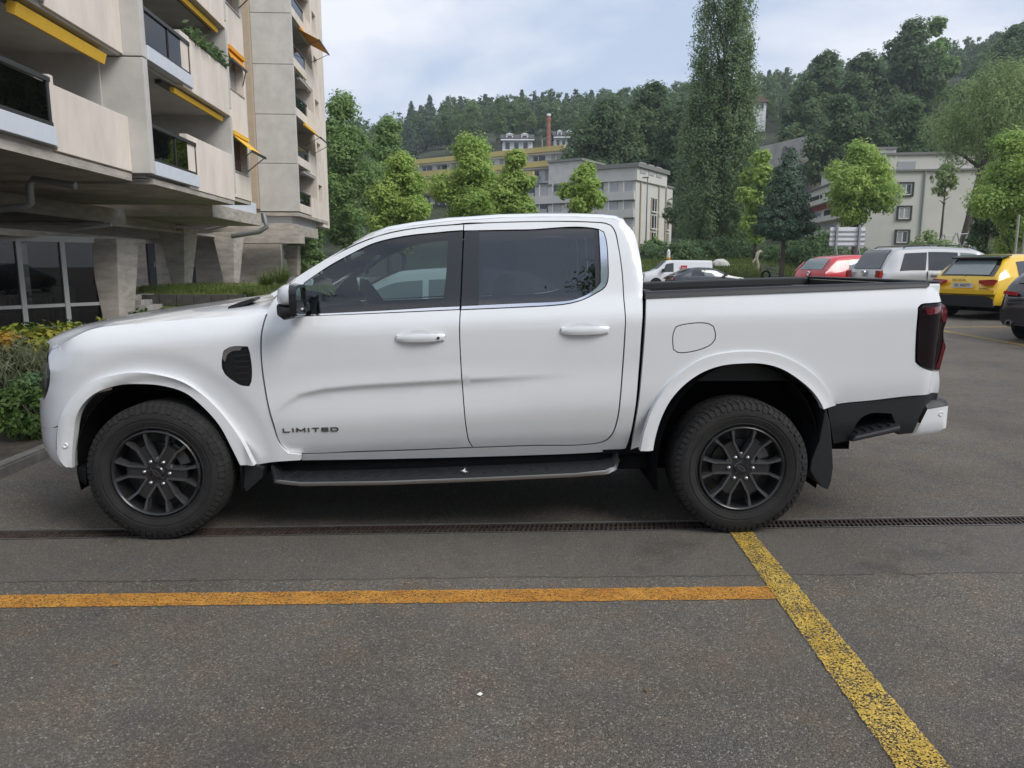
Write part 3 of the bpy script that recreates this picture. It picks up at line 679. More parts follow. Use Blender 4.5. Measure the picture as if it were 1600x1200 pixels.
# ---------------------------------------------------------------- running boards
for far in (0, 1):
    f = (lambda y: 2*CY - y) if far else (lambda y: y)
    lowp = [(416, 750), (424, 758.5), (470, 760.5), (600, 757.5), (760, 751.5), (900, 745.3), (950, 742), (966, 737.5), (974, 727)]
    upp = [(414, 738), (428, 752.5), (470, 754), (600, 751), (760, 745), (900, 739), (946, 736), (962, 731.5), (971.5, 720)]
    A = [onY(x, y, -.02) for x, y in lowp]; B = [onY(x, y, -.02) for x, y in upp]
    yo = [.09, .02, -.01, -.025, -.025, -.02, -.005, .03, .10]
    m = MB(); m.grid([[(a[0], f(y), a[2]) for a, y in zip(A, yo)], [(b[0], f(y - .004), (a[2] + b[2]) / 2) for a, b, y in zip(A, B, yo)], [(b[0], f(y), b[2]) for b, y in zip(B, yo)]])
    rbo = empty('running_board', (0, 0, 0), parent=truck); rbo.location = (0, -CY, 0)
    m.build('chrome_strip', SATIN, rbo, smooth=True)
    m = MB(); m.grid([[(a[0], f(y + .02), a[2] + .004) for a, y in zip(A, yo)], [(b[0], f(y + .001), b[2] + .002) for b, y in zip(B, yo)], [(b[0], f(y + .02), b[2] + .007) for b, y in zip(B, yo)], [(b[0], f(max(.17, y + .05)), b[2] + .010) for b, y in zip(B, yo)], [(b[0], f(.24), b[2] + .005) for b in B], [(a[0], f(.24), a[2] - .01) for a in A], [(a[0], f(y + .02), a[2] + .004) for a, y in zip(A, yo)]])
    m.build('step_plate', PLAST, rbo, smooth=True, angle=30)
    x0, x1 = B[1][0] + .06, B[-2][0] - .1; nrib = 21; rme = None
    for k in range(nrib):
        x = x0 + (x1 - x0) * k / (nrib - 1); z = float(np.interp(x, [b[0] for b in B], [b[2] for b in B])) + .009
        ro = None
        if rme is None:
            mm = MB(); mm.hexa([(-.030, .03, -.004), (-.018, .03, -.004), (.030, .15, -.002), (.018, .15, -.002)], [(-.028, .03, .004), (-.020, .03, .004), (.028, .15, .006), (.020, .15, .006)]); rme = mm.mesh('tread_rib', PLAST)
        ro = link('tread_rib', rme, rbo); ro.location = (x, f(0), z)
        if far: ro.scale = (1, -1, 1)
    for x in (-.75, .1, .8): MB().box(x - .03, x + .03, f(.2), f(.5), .36, .42).build('bracket', UNDER, rbo)
# a bird dropping on the near board
bp_ = onY(724, 733.5, .03)
m = MB(); random.seed(4)
for k in range(9):
    a = random.uniform(0, 6.28); l = random.uniform(.012, .04); c, s_ = math.cos(a), math.sin(a)
    m.add([(bp_[0] + .006 * s_, .06 - .006 * c, 0), (bp_[0] + l * c, .06 + l * s_ * 1.6, 0), (bp_[0] - .006 * s_, .06 + .006 * c, 0)], [(0, 1, 2)])
zz = float(np.interp(bp_[0], [b[0] for b in B], [b[2] for b in B])) + .0155
m.v = [(p[0], p[1], zz + k * .0001) for k, p in enumerate(m.v)]
tag(m.build('bird_dropping', mat('dropping_white', (.75, .76, .74), .8)), 'small white bird dropping on the black running board', 'stain', kind=None)

# ---------------------------------------------------------------- under the body
m = MB(); m.box(HF[0] + .52, HR[0] - .5, .22, 2*CY - .22, .46, .58); m.box(-2.2, 2.5, .55, 2*CY - .55, .36, .60); m.box(HF[0] - .45, HF[0] + .52, .50, 2*CY - .5, .55, 1.0); m.box(HR[0] - .5, REAR_X - .15, .5, 2*CY - .5, .5, .84)
m.box(HF[0] - .05, HF[0] + .05, .12, 2*CY - .12, .36, .44); m.box(HR[0] - .06, HR[0] + .06, .12, 2*CY - .12, .33, .45)
m.box(HF[0] + .52, HR[0] - .50, .185, .215, .34, .60); m.box(HF[0] + .52, HR[0] - .5, 2*CY - .215, 2*CY - .185, .34, .60)
m.box(.86, 1.16, .16, 2*CY - .16, .44, 1.20); T(m.build('chassis', UNDER, truck))
for hx, hz in (HF, HR):
    for far in (0, 1):
        f = (lambda y: 2*CY - y) if far else (lambda y: y)
        m = MB(); rows = []
        for y in (.065, .10, .34, .56):
            r = []
            for k in range(25):
                a = math.radians(-14 + 208 * k / 24); rx, rz = ((.462, .508) if hx < 0 else (.468, .592)); ad = .02 if y > .07 else 0
                r.append((hx + (rx + ad) * math.cos(a), f(y + (nose(hx + rx * math.cos(a), .6) if hx < 0 and y < .3 else 0)), hz + (rz + ad) * math.sin(a)))
            rows.append(r)
        m.grid(rows); m.add(rows[-1], [tuple(range(25))])
        T(m.build('wheel_arch_liner', UNDER, truck, smooth=True, angle=60))
def flap(pts, y0, name):
    for far in (0, 1):
        f = (lambda y: 2*CY - y) if far else (lambda y: y)
        w = [onY(x, y, y0) for x, y in pts]; m = MB()
        m.prism([(p[0], f(p[1]), p[2]) for p in w], (.0, (f(.26) - f(0)), 0))
        T(m.build(name, PLAST, truck, bevel=.006))
flap([(1290, 636), (1297, 660), (1300.5, 700), (1302, 730), (1299, 752), (1294, 765), (1286, 762), (1276, 752), (1266, 736), (1268, 720), (1280, 690), (1286, 660)], .04, 'mud_flap')
flap([(373, 727), (398, 727), (412, 731), (409, 748), (384, 769), (378, 755)], .08, 'mud_flap')
flap([(119, 731), (134, 731), (135, 760), (124, 752), (120, 742)], .10, 'mud_flap')

# ---------------------------------------------------------------- wheels
def make_wheel():
    w = empty('wheel', (0, 0, 0)); R = .388; Rr = .2455
    tyre = MB()
    prof = [(.02, Rr - .004), (.004, Rr + .004), (-.003, Rr + .014), (.000, Rr + .017), (-.006, Rr + .03), (-.011, Rr + .052), (-.0085, Rr + .054), (-.0085, Rr + .060), (-.012, Rr + .062), (-.012, Rr + .066), (-.010, R - .055), (-.002, R - .030), (.010, R - .014), (.030, R - .007), (.06, R - .005), (.13, R), (.20, R - .004), (.235, R - .012), (.255, R - .04), (.262, R - .09), (.25, Rr)]
    tyre.lathe(prof, 72)
    t = tyre.build('tyre', RUBBER, w, smooth=True, angle=40)
    lug = MB()
    nl = 66
    for k in range(nl):
        for (y0, y1, ph, rr) in ((.006, .050, 0, .0), (.058, .105, .5, 0), (.112, .150, .15, 0), (.158, .205, .5, 0), (.213, .252, 0, 0)):
            a0 = 2 * math.pi * (k + ph) / nl; a1 = a0 + 2 * math.pi / nl * .80
            def q(a, y, r): return (r * math.cos(a), y, r * math.sin(a))
            ri = R - .03; ro0 = R - (.009 if y0 < .03 else .0); ro1 = R - (.006 if y1 > .22 else 0); sh = .02
            lug.hexa([q(a0, y0, ri), q(a1, y0, ri), q(a1 + sh, y1, ri), q(a0 + sh, y1, ri)], [q(a0, y0, ro0), q(a1, y0, ro0), q(a1 + sh, y1, ro1), q(a0 + sh, y1, ro1)])
    for k in range(nl):
        a0 = 2 * math.pi * k / nl; a1 = a0 + 2 * math.pi / nl * .62; r0_, r1_ = R - .040 - .008 * (k % 2), R - .012
        lug.hexa([q(a0, .01, r0_), q(a1, .01, r0_), q(a1, .02, r1_), q(a0, .02, r1_)], [q(a0, -.0125, r0_), q(a1, -.0125, r0_), q(a1, .002, r1_), q(a0, .002, r1_)])
    lo_ = lug.build('tread_blocks', RUBBER, t); lo_['kind'] = 'stuff'
    rim = MB()
    rim.lathe([(.006, Rr - .001), (-.006, Rr - .004), (-.008, Rr - .010), (-.002, Rr - .014), (.02, Rr - .020), (.10, Rr - .030), (.20, Rr - .026), (.22, Rr)], 60)
    rim.lathe([(.10, .075), (.105, Rr - .03)], 48)
    ro = rim.build('rim', RIMD, w, smooth=True, angle=40)
    lp = MB(); lp.lathe([(.004, Rr - .001), (-.007, Rr - .003), (-.010, Rr - .008), (-.006, Rr - .014), (.004, Rr - .018)], 60); lp.build('rim_lip', RIMD2, ro, smooth=True, angle=60)
    fr = Rr - .014
    def pol(r, deg, y): a = math.radians(deg); return np.array([r * math.cos(a), y, r * math.sin(a)])
    for k in range(6):
        c = 60 * k
        def loc(r, t, y):           # radial r, tangential t
            a = math.radians(c); return np.array([r * math.cos(a) - t * math.sin(a), y, r * math.sin(a) + t * math.cos(a)])
        m = MB()
        hw = .040
        for sg in (-1, 1):          # raised arms of the fork
            a = [(.055, hw * .95), (.158, hw), (fr + .006, .076)]
            inn = [(.055, hw - .019), (.146, hw - .019), (fr + .006, .047)]
            for i in range(2):
                (r0_, t0), (r1_, t1) = a[i], a[i+1]; (q0, u0), (q1, u1) = inn[i], inn[i+1]
                ys = [(.010, .006), (.006, -.002)][i]; bv = .006
                bot = [loc(r0_, sg*t0*1.06, ys[0] + .04), loc(r1_, sg*t1*1.06, ys[1] + .045), loc(q1, sg*u1*.96, ys[1] + .045), loc(q0, sg*u0*.96, ys[0] + .04)]
                tp = [loc(r0_, sg*(t0 - .003), ys[0]), loc(r1_, sg*(t1 - .003), ys[1]), loc(q1, sg*(u1 + .003), ys[1]), loc(q0, sg*(u0 + .003), ys[0])]
                m.hexa(bot, tp)
        m.cur = 1
        m.hexa([loc(.04, -hw + .008, .05), loc(.168, -hw + .008, .05), loc(.168, hw - .008, .05), loc(.04, hw - .008, .05)], [loc(.04, -hw + .008, .017), loc(.163, -hw + .008, .015), loc(.163, hw - .008, .015), loc(.04, hw - .008, .017)])
        m.build('spoke', [RIMM, RIMP], ro)
    hb = MB(); hb.lathe([(.05, .09), (.026, .088), (.020, .080), (.018, .05), (.018, .040)], 36); hb.build('hub', RIMM, w, smooth=True, angle=35)
    nutm = None
    for k in range(6):
        if nutm is None:
            n_ = MB(); n_.lathe([(.02, .0125), (.0, .0125), (-.006, .010), (-.010, .005), (-.011, .0005)], 12); nutm = n_.mesh('lug_nut', STEEL, smooth=True, angle=40)
            s_ = MB(); s_.lathe([(.0135, .021), (.0135, .014), (.03, .0135)], 16); cupm = s_.mesh('lug_recess', UNDER, smooth=True)
        o = link('lug_nut', nutm, w); p = pol(.0695, 60 * k, .014); o.location = p
    cp = MB(); cp.lathe([(.03, .040), (.012, .039), (.006, .034), (.004, .001)], 28); cpo = cp.build('centre_cap', GLOSSB, w, smooth=True, angle=35)
    ov = MB(); ov.add([(.027 * math.cos(a), .0035, .011 * math.sin(a)) for a in [2*math.pi*k/24 for k in range(24)]], [tuple(range(24))]); ov.add([(.024 * math.cos(a), .003, .0085 * math.sin(a)) for a in [2*math.pi*k/24 for k in range(24)]], [tuple(range(24))])
    ov.mi[-1] = 1
    eo = ov.build('oval_emblem', [SATIN, mat('emblem_dark', (.02, .022, .03), .3)], cpo, fix=False); eo.rotation_euler = (0, 0.6, 0)
    bd_ = MB(); bd_.lathe([(.085, .07), (.085, .155), (.105, .157), (.105, .07)], 40); bd_.build('brake_disc', mat('disc_dark', (.07, .07, .07), .4, metal=.8), w, smooth=True, angle=40)
    cl = MB(); 
    for k in range(5):
        a = 20 + k * 9
        cl.hexa([pol(.12, a, .13), pol(.185, a, .13), pol(.185, a + 9, .13), pol(.12, a + 9, .13)], [pol(.12, a, .055), pol(.18, a, .05), pol(.18, a + 9, .05), pol(.12, a + 9, .055)])
    cl.build('brake_caliper', mat('caliper_grey', (.16, .16, .16), .5, metal=.6), w)
    return w
w0 = make_wheel(); first = True
for (hx, hz), rt in ((HF, 4), (HR, 1)):
    for far in (0, 1):
        w = w0 if first else copy_tree(w0); first = False
        w.parent = truck; yw = -.015 if hx < 0 else .012; w.location = (float(onY(244, 742, yw)[0]) if hx < 0 else hx, (yw if not far else 2*CY - yw) - CY, hz); w.rotation_euler = (0, math.radians(rt), math.pi if far else 0)

# ---------------------------------------------------------------- handles, mirrors, badge
def handle(cx, cy, half, parent2, key):
    c = onY(cx, cy, .03)
    for far in (0, 1):
        f = (lambda y: 2*CY - y) if far else (lambda y: y)
        surf_y = s_cab(c[0], c[2])
        m = MB(); rows = []
        for k in range(13):
            t = -1 + 2 * k / 12; xx = c[0] + half * t; e = (1 - abs(t) ** 6); hh = .014 + .008 * (1 - abs(t) ** 4); yy = surf_y - .030 + .020 * abs(t) ** 3.0
            zc_ = c[2] + .004 * t
            rows.append([(xx, f(yy + .014), zc_ - hh), (xx, f(yy + .004), zc_ - hh), (xx, f(yy), zc_ - hh * .5), (xx, f(yy - .002), zc_), (xx, f(yy), zc_ + hh * .55), (xx, f(yy + .004), zc_ + hh), (xx, f(yy + .016), zc_ + hh), (xx, f(yy + .014), zc_ - hh)])
        m.grid(rows); m.add(rows[0], [tuple(range(7))]); m.add(rows[-1], [tuple(range(7))])
        ho = m.build('door_handle', PAINT, parent2[far], smooth=True, angle=50)
        m = MB(); m.box(c[0] - half, c[0] - half + .03, f(surf_y - .012), f(surf_y + .01), c[2] - .015, c[2] + .015); m.box(c[0] + half - .03, c[0] + half, f(surf_y - .012), f(surf_y + .01), c[2] - .015, c[2] + .015)
        m.build('handle_mount', PAINT, parent2[far], bevel=.004)
        # finger recess: a shallow bowl pressed into the door skin, shown by its dished rim
        m = MB(); rows = []
        for k in range(7):
            r = []
            for j in range(21):
                t = 2 * math.pi * j / 20; q = k / 6
                xx = c[0] - .01 + .062 * q * math.copysign(abs(math.cos(t)) ** .6, math.cos(t)); zz = c[2] + .006 + .034 * q * math.copysign(abs(math.sin(t)) ** .6, math.sin(t))
                r.append((xx, f(s_cab(xx, zz) - .0012 + .004 * (1 - q)), zz))
            rows.append(r)
        m.grid(rows); m.build('handle_recess', PAINT, parent2[far], smooth=True)
        if key and not far:
            m = MB(); m.lathe([(0, .001), (0, .006), (-.001, .0075), (.004, .008)], 12, 'y', (c[0] + half * .74, surf_y - .0345 + .008, c[2])); m.build('key_lock', PLAST, ho, smooth=True)
handle(657, 528, .132, fdo, True); handle(914.5, 516.5, .132, rdo, False)
for far in (0, 1):
    f = (lambda y: 2*CY - y) if far else (lambda y: y)
    mo = empty('door_mirror', (0, -CY, 0), parent=truck)
    def ring(x, y0, y1, z0, z1, n=20, p=.5):
        out = []
        for k in range(n):
            t = 2 * math.pi * k / n; c_, s__ = math.cos(t), math.sin(t)
            out.append((x, f((y0 + y1) / 2 + (y1 - y0) / 2 * math.copysign(abs(c_) ** p, c_)), (z0 + z1) / 2 + (z1 - z0) / 2 * math.copysign(abs(s__) ** p, s__)))
        return out
    a = onY(433, 470, -.10); b = onY(457, 443.5, -.10); c = onY(456, 477.5, -.10); xm = a[0]
    zt_, zm_ = b[2], c[2]
    m = MB(); R_ = [ring(xm, -.10, .00, zm_ + .012, zt_ - .055), ring(xm + .018, -.15, .03, zm_ + .002, zt_ - .018), ring(xm + .05, -.175, .045, zm_, zt_ - .002), ring(xm + .085, -.18, .045, zm_, zt_)]
    for r in R_: r.append(r[0])
    m.grid(R_); m.add(R_[0][:-1], [tuple(range(20))]); m.build('mirror_cap', PAINT, mo, smooth=True, angle=50)
    zl = onY(450, 500, -.10)[2]
    m = MB(); R_ = [ring(xm + .004, -.13, .03, zl + .02, zm_ + .01), ring(xm + .04, -.165, .05, zl, zm_ + .004), ring(xm + .10, -.17, .05, zl + .012, zm_ + .004)]
    for r in R_: r.append(r[0])
    m.grid(R_); m.add(R_[0][:-1], [tuple(range(20))]); m.add(R_[-1][:-1], [tuple(range(20))]); m.build('mirror_base', PLAST, mo, smooth=True, angle=50)
    m = MB(); R_ = [ring(xm + .083, -.182, .047, zl + .010, zt_ + .002, p=.4), ring(xm + .118, -.178, .044, zl + .018, zt_ - .004, p=.4), ring(xm + .118, -.165, .030, zl + .032, zt_ - .02, p=.4), ring(xm + .104, -.163, .028, zl + .034, zt_ - .022, p=.4)]
    for r in R_: r.append(r[0])
    m.grid(R_); m.build('mirror_bezel', GLOSSB, mo, smooth=True, angle=40)
    m = MB(); m.add(R_[-1][:-1], [tuple(range(20))]); m.build('mirror_glass', CHROME, mo)
    m = MB(); m.hexa([(xm + .02, f(0.03), zl + .035), (xm + .11, f(.03), zl + .035), (xm + .125, f(.085), zl + .035), (xm + .05, f(.085), zl + .035)], [(xm + .02, f(.03), zl + .075), (xm + .11, f(.03), zl + .075), (xm + .125, f(.085), zl + .085), (xm + .05, f(.085), zl + .085)])
    m.build('mirror_arm', PLAST, mo, bevel=.008)
    sw = U([(468, 493.5), (459, 470), (470, 447), (475, 443), (476.2, 493)], s_cab) if not far else sw
    V, F = fill2d(sw, grid=.04); m = MB(); m.add([(p[0], f(s_cab(p[0], p[1]) - .004), p[1]) for p in V], F); m.build('mirror_sail', GLOSSB, mo)
# badge letters on the lower front door
def letters(word, p_left, p_right, hpx, surf, parent, mt):
    a = unp(*p_left, surf); b = unp(*p_right, surf); n = len(word); W_ = b[0] - a[0]; hgt = hpx / 279.0
    wd = {'L': 1.0, 'I': .34, 'M': 1.35, 'T': 1.1, 'E': 1.05, 'D': 1.12}; gapw = .34
    tot = sum(wd[c] for c in word) + gapw * (n - 1); u = W_ / tot; x = 0.0; th = .23
    strokes = {'L': [((0, 1), (0, 0)), ((0, 0), (1, 0))], 'I': [((.5, 1), (.5, 0))], 'M': [((0, 0), (0, 1)), ((0, 1), (.5, .25)), ((.5, .25), (1, 1)), ((1, 1), (1, 0))],
        'T': [((0, 1), (1, 1)), ((.5, 1), (.5, 0))], 'E': [((0, 1), (1, 1)), ((0, .5), (1, .5)), ((0, 0), (1, 0)), ((0, 1), (0, 0))], 'D': [((0, 1), (.8, 1)), ((.8, 1), (1, .7)), ((1, .7), (1, .3)), ((1, .3), (.8, 0)), ((.8, 0), (0, 0)), ((0, 0), (0, 1))]}
    for c in word:
        m = MB(); w_ = wd[c] * u; t2_ = hgt * th / 2
        for (s0, e0) in strokes[c]:
            q = []
            for (ux, uz) in (s0, e0):
                xx = a[0] + x + t2_ + ux * max(0, w_ - 2 * t2_) if c != 'I' else a[0] + x + w_ / 2
                q.append(np.array([xx, t2_ + uz * (hgt - 2 * t2_)]))
            d = q[1] - q[0]; d = d / np.linalg.norm(d); nrm = np.array([-d[1], d[0]]) * t2_ * (1.25 if abs(d[1]) > .5 else 1); q0 = q[0] - d * t2_; q1 = q[1] + d * t2_
            pts = []
            for p in (q0 + nrm, q0 - nrm, q1 - nrm, q1 + nrm):
                fx = (p[0] - a[0]) / W_; zz = a[1] + (b[1] - a[1]) * fx + p[1]; pts.append((p[0], surf(p[0], zz) - .004, zz))
            m.prism(pts, (0, .005, 0))
        m.build('letter', mt, parent); x += w_ + gapw * u
letters('LIMITED', (443, 675.6), (529, 673.6), 7.0, s_cab, fdo[0], LETTER)
# roof aerial
p = onY(930, 326, .93)

# ---------------------------------------------------------------- cabin
zfl = .62
zd_ = zs(-.8) + .10
inn = empty('cabin_interior', (0, -CY, 0), parent=truck)
m = MB(); m.box(-1.15, 1.02, .2, 2*CY - .2, zfl - .04, zfl); m.build('floor', DARKIN, inn)
m = MB(); m.hexa([(-1.2, .17, .7), (-.62, .17, .8), (-.62, 2*CY - .17, .8), (-1.2, 2*CY - .17, .7)], [(-1.12, .17, zd_ + .02), (-.70, .17, zd_ - .02), (-.70, 2*CY - .17, zd_ - .02), (-1.12, 2*CY - .17, zd_ + .02)]); m.build('dashboard', DARKIN, inn, bevel=.03)
m = MB(); m.hexa([(-.82, .36, zd_), (-.60, .36, zd_), (-.60, .76, zd_), (-.82, .76, zd_)], [(-.80, .38, zd_ + .07), (-.62, .38, zd_ + .05), (-.62, .74, zd_ + .05), (-.80, .74, zd_ + .07)]); m.build('instrument_hood', DARKIN, inn, bevel=.015)
m = MB(); ctr = np.array([-.47, .56, zd_ + .0]); ax = np.array([-.86, 0, -.5]); ax /= np.linalg.norm(ax); uu = np.array([0, 1.0, 0]); vv = np.cross(ax, uu)
m.tube([ctr + .185 * (uu * math.cos(a) + vv * math.sin(a)) for a in [2*math.pi*k/28 for k in range(29)]], .016, 8, cap=False)
m.tube([ctr, ctr + .17 * uu], .018, 6); m.tube([ctr, ctr - .17 * uu], .018, 6); m.tube([ctr, ctr - .17 * vv], .018, 6); m.tube([ctr - .02 * ax, ctr + .3 * ax], .05, 10)
m.build('steering_wheel', DARKIN, inn, smooth=True)
def seat(x, y, w=.26):
    so = empty('seat', (0, 0, 0), parent=inn)
    m = MB(); m.hexa([(x - .30, y - w, zfl + .1), (x + .22, y - w, zfl + .1), (x + .22, y + w, zfl + .1), (x - .30, y + w, zfl + .1)], [(x - .34, y - w, zfl + .34), (x + .2, y - w, zfl + .27), (x + .2, y + w, zfl + .27), (x - .34, y + w, zfl + .34)]); m.build('cushion', SEATM, so, bevel=.05)
    m = MB(); m.hexa([(x + .14, y - w, zfl + .24), (x + .30, y - w, zfl + .24), (x + .30, y + w, zfl + .24), (x + .14, y + w, zfl + .24)], [(x + .32, y - w * .8, zfl + .84), (x + .42, y - w * .8, zfl + .84), (x + .42, y + w * .8, zfl + .84), (x + .32, y + w * .8, zfl + .84)]); m.build('backrest', SEATM, so, bevel=.05)
    m = MB(); m.hexa([(x + .33, y - .13, zfl + .87), (x + .43, y - .13, zfl + .87), (x + .43, y + .13, zfl + .87), (x + .33, y + .13, zfl + .87)], [(x + .35, y - .11, zfl + 1.05), (x + .43, y - .11, zfl + 1.05), (x + .43, y + .11, zfl + 1.05), (x + .35, y + .11, zfl + 1.05)]); m.build('headrest', SEATM, so, bevel=.04)
seat(-.06, .56); seat(-.06, 2*CY - .56); seat(.60, .50, .22); seat(.60, CY, .20); seat(.60, 2*CY - .50, .22)
m = MB()
for far in (0, 1):
    y = .31 if not far else 2*CY - .31
    m.box(-.02, .10, y - .02, y + .02, 1.25, 1.66)
m.build('pillar_lining', GREYIN, inn)
m = MB(); g0 = onY(598, 402, 2*CY - .30); g1 = onY(573, 421, 2*CY - .30); g0[1] -= .06; g1[1] -= .06
m.tube([g0 + np.array([0, .07, .02]), g0, (g0 + g1) / 2, g1, g1 + np.array([0, .07, -.02])], .017, 8); m.build('grab_handle', GREYIN, inn, smooth=True)
m = MB(); c = onY(578, 388, CY); m.box(c[0] - .02, c[0] + .02, CY - .12, CY + .12, c[2] - .035, c[2] + .035); m.build('interior_mirror', DARKIN, inn, bevel=.012)
# ================================================================== ground, markings, drain, kerb
def asphalt():
    m = bpy.data.materials.new('asphalt'); m.use_nodes = True; t = m.node_tree; b = t.nodes['Principled BSDF']; N = t.nodes.new; K = t.links.new
    co = N('ShaderNodeTexCoord').outputs['Object']
    def noise(sc, det=4, ro=.6):
        n = N('ShaderNodeTexNoise'); n.inputs['Scale'].default_value = sc; n.inputs['Detail'].default_value = det; n.inputs['Roughness'].default_value = ro; K(co, n.inputs['Vector']); return n.outputs[0]
    def ramp(x, *st):
        r = N('ShaderNodeValToRGB'); e = r.color_ramp.elements
        while len(e) < len(st): e.new(.5)
        for k, (p, c) in enumerate(st): e[k].position = p; e[k].color = (*c, 1) if hasattr(c, '__len__') else (c, c, c, 1)
        K(x, r.inputs[0]); return r.outputs[0]
    def mix(f, a, c, mode='MIX'):
        x = N('ShaderNodeMix'); x.data_type = 'RGBA'; x.blend_type = mode
        if isinstance(f, float): x.inputs[0].default_value = f
        else: K(f, x.inputs[0])
        K(a, x.inputs[6]); K(c, x.inputs[7]) if not isinstance(c, tuple) else setattr(x.inputs[7], 'default_value', (*c, 1)); return x.outputs[2]
    def math_(op, a, c):
        x = N('ShaderNodeMath'); x.operation = op
        for k, q in enumerate((a, c)):
            if isinstance(q, (int, float)): x.inputs[k].default_value = q
            else: K(q, x.inputs[k])
        return x.outputs[0]
    vo = N('ShaderNodeTexVoronoi'); vo.inputs['Scale'].default_value = 165; K(co, vo.inputs['Vector'])
    sp = N('ShaderNodeSeparateColor'); K(vo.outputs['Color'], sp.inputs[0])
    grain = ramp(sp.outputs[0], (0.0, (.038, .035, .031)), (.40, (.095, .087, .077)), (.75, (.150, .138, .121)), (.93, (.25, .232, .205)), (1.0, (.52, .49, .44)))
    vo2 = N('ShaderNodeTexVoronoi'); vo2.inputs['Scale'].default_value = 400; K(co, vo2.inputs['Vector'])
    sp2 = N('ShaderNodeSeparateColor'); K(vo2.outputs['Color'], sp2.inputs[0])
    fine = ramp(sp2.outputs[0], (0.0, (.038, .035, .031)), (.55, (.105, .097, .086)), (1.0, (.24, .225, .20)))
    base = mix(.5, grain, fine)
    # broad patches: dirt and worn wheel tracks
    pat = ramp(noise(.55, 5), (.28, .70), (.5, .98), (.74, 1.36)); base = mix(1.0, base, pat, 'MULTIPLY')
    pat2 = ramp(noise(3.4, 6, .7), (.32, (1.22, 1.04, .86)), (.55, (1.0, .98, .94)), (.72, (.84, .86, .88))); base = mix(1.0, base, pat2, 'MULTIPLY')
    # resurfaced strip beside the drain, with its seam
    xyz = N('ShaderNodeSeparateXYZ'); K(co, xyz.inputs[0])
    wob = math_('MULTIPLY', math_('SUBTRACT', noise(3.0, 6, .7), .5), .09)
    yy = math_('ADD', xyz.outputs[1], wob)
    strip = math_('MULTIPLY', math_('GREATER_THAN', yy, -.555), math_('LESS_THAN', xyz.outputs[1], .16))
    smooth_strip = mix(.62, fine, (.115, .107, .096))
    base = mix(math_('MULTIPLY', strip, .45), base, smooth_strip)
    d = math_('ABSOLUTE', math_('ADD', yy, .555), 0)
    crack = math_('MULTIPLY', math_('LESS_THAN', d, .007), math_('GREATER_THAN', noise(1.7, 3), .40))
    base = mix(math_('MULTIPLY', crack, .55), base, (.014, .013, .012))
    stain = ramp(noise(1.25, 4), (.60, 1.0), (.68, .74), (.80, .62)); base = mix(1.0, base, stain, 'MULTIPLY')
    dust = ramp(noise(.9, 6, .7), (.40, 0.0), (.70, .38)); base = mix(dust, base, (.155, .132, .105))
    K(base, b.inputs['Base Color']); b.inputs['Roughness'].default_value = .82; b.inputs['Specular IOR Level'].default_value = .35
    hgt = math_('ADD', math_('MULTIPLY', vo.outputs['Distance'], -.8), math_('MULTIPLY', vo2.outputs['Distance'], -.3))
    bp = N('ShaderNodeBump'); bp.inputs['Strength'].default_value = 1.0; bp.inputs['Distance'].default_value = .006; K(hgt, bp.inputs['Height']); K(bp.outputs[0], b.inputs['Normal'])
    return m
ASPH = asphalt()
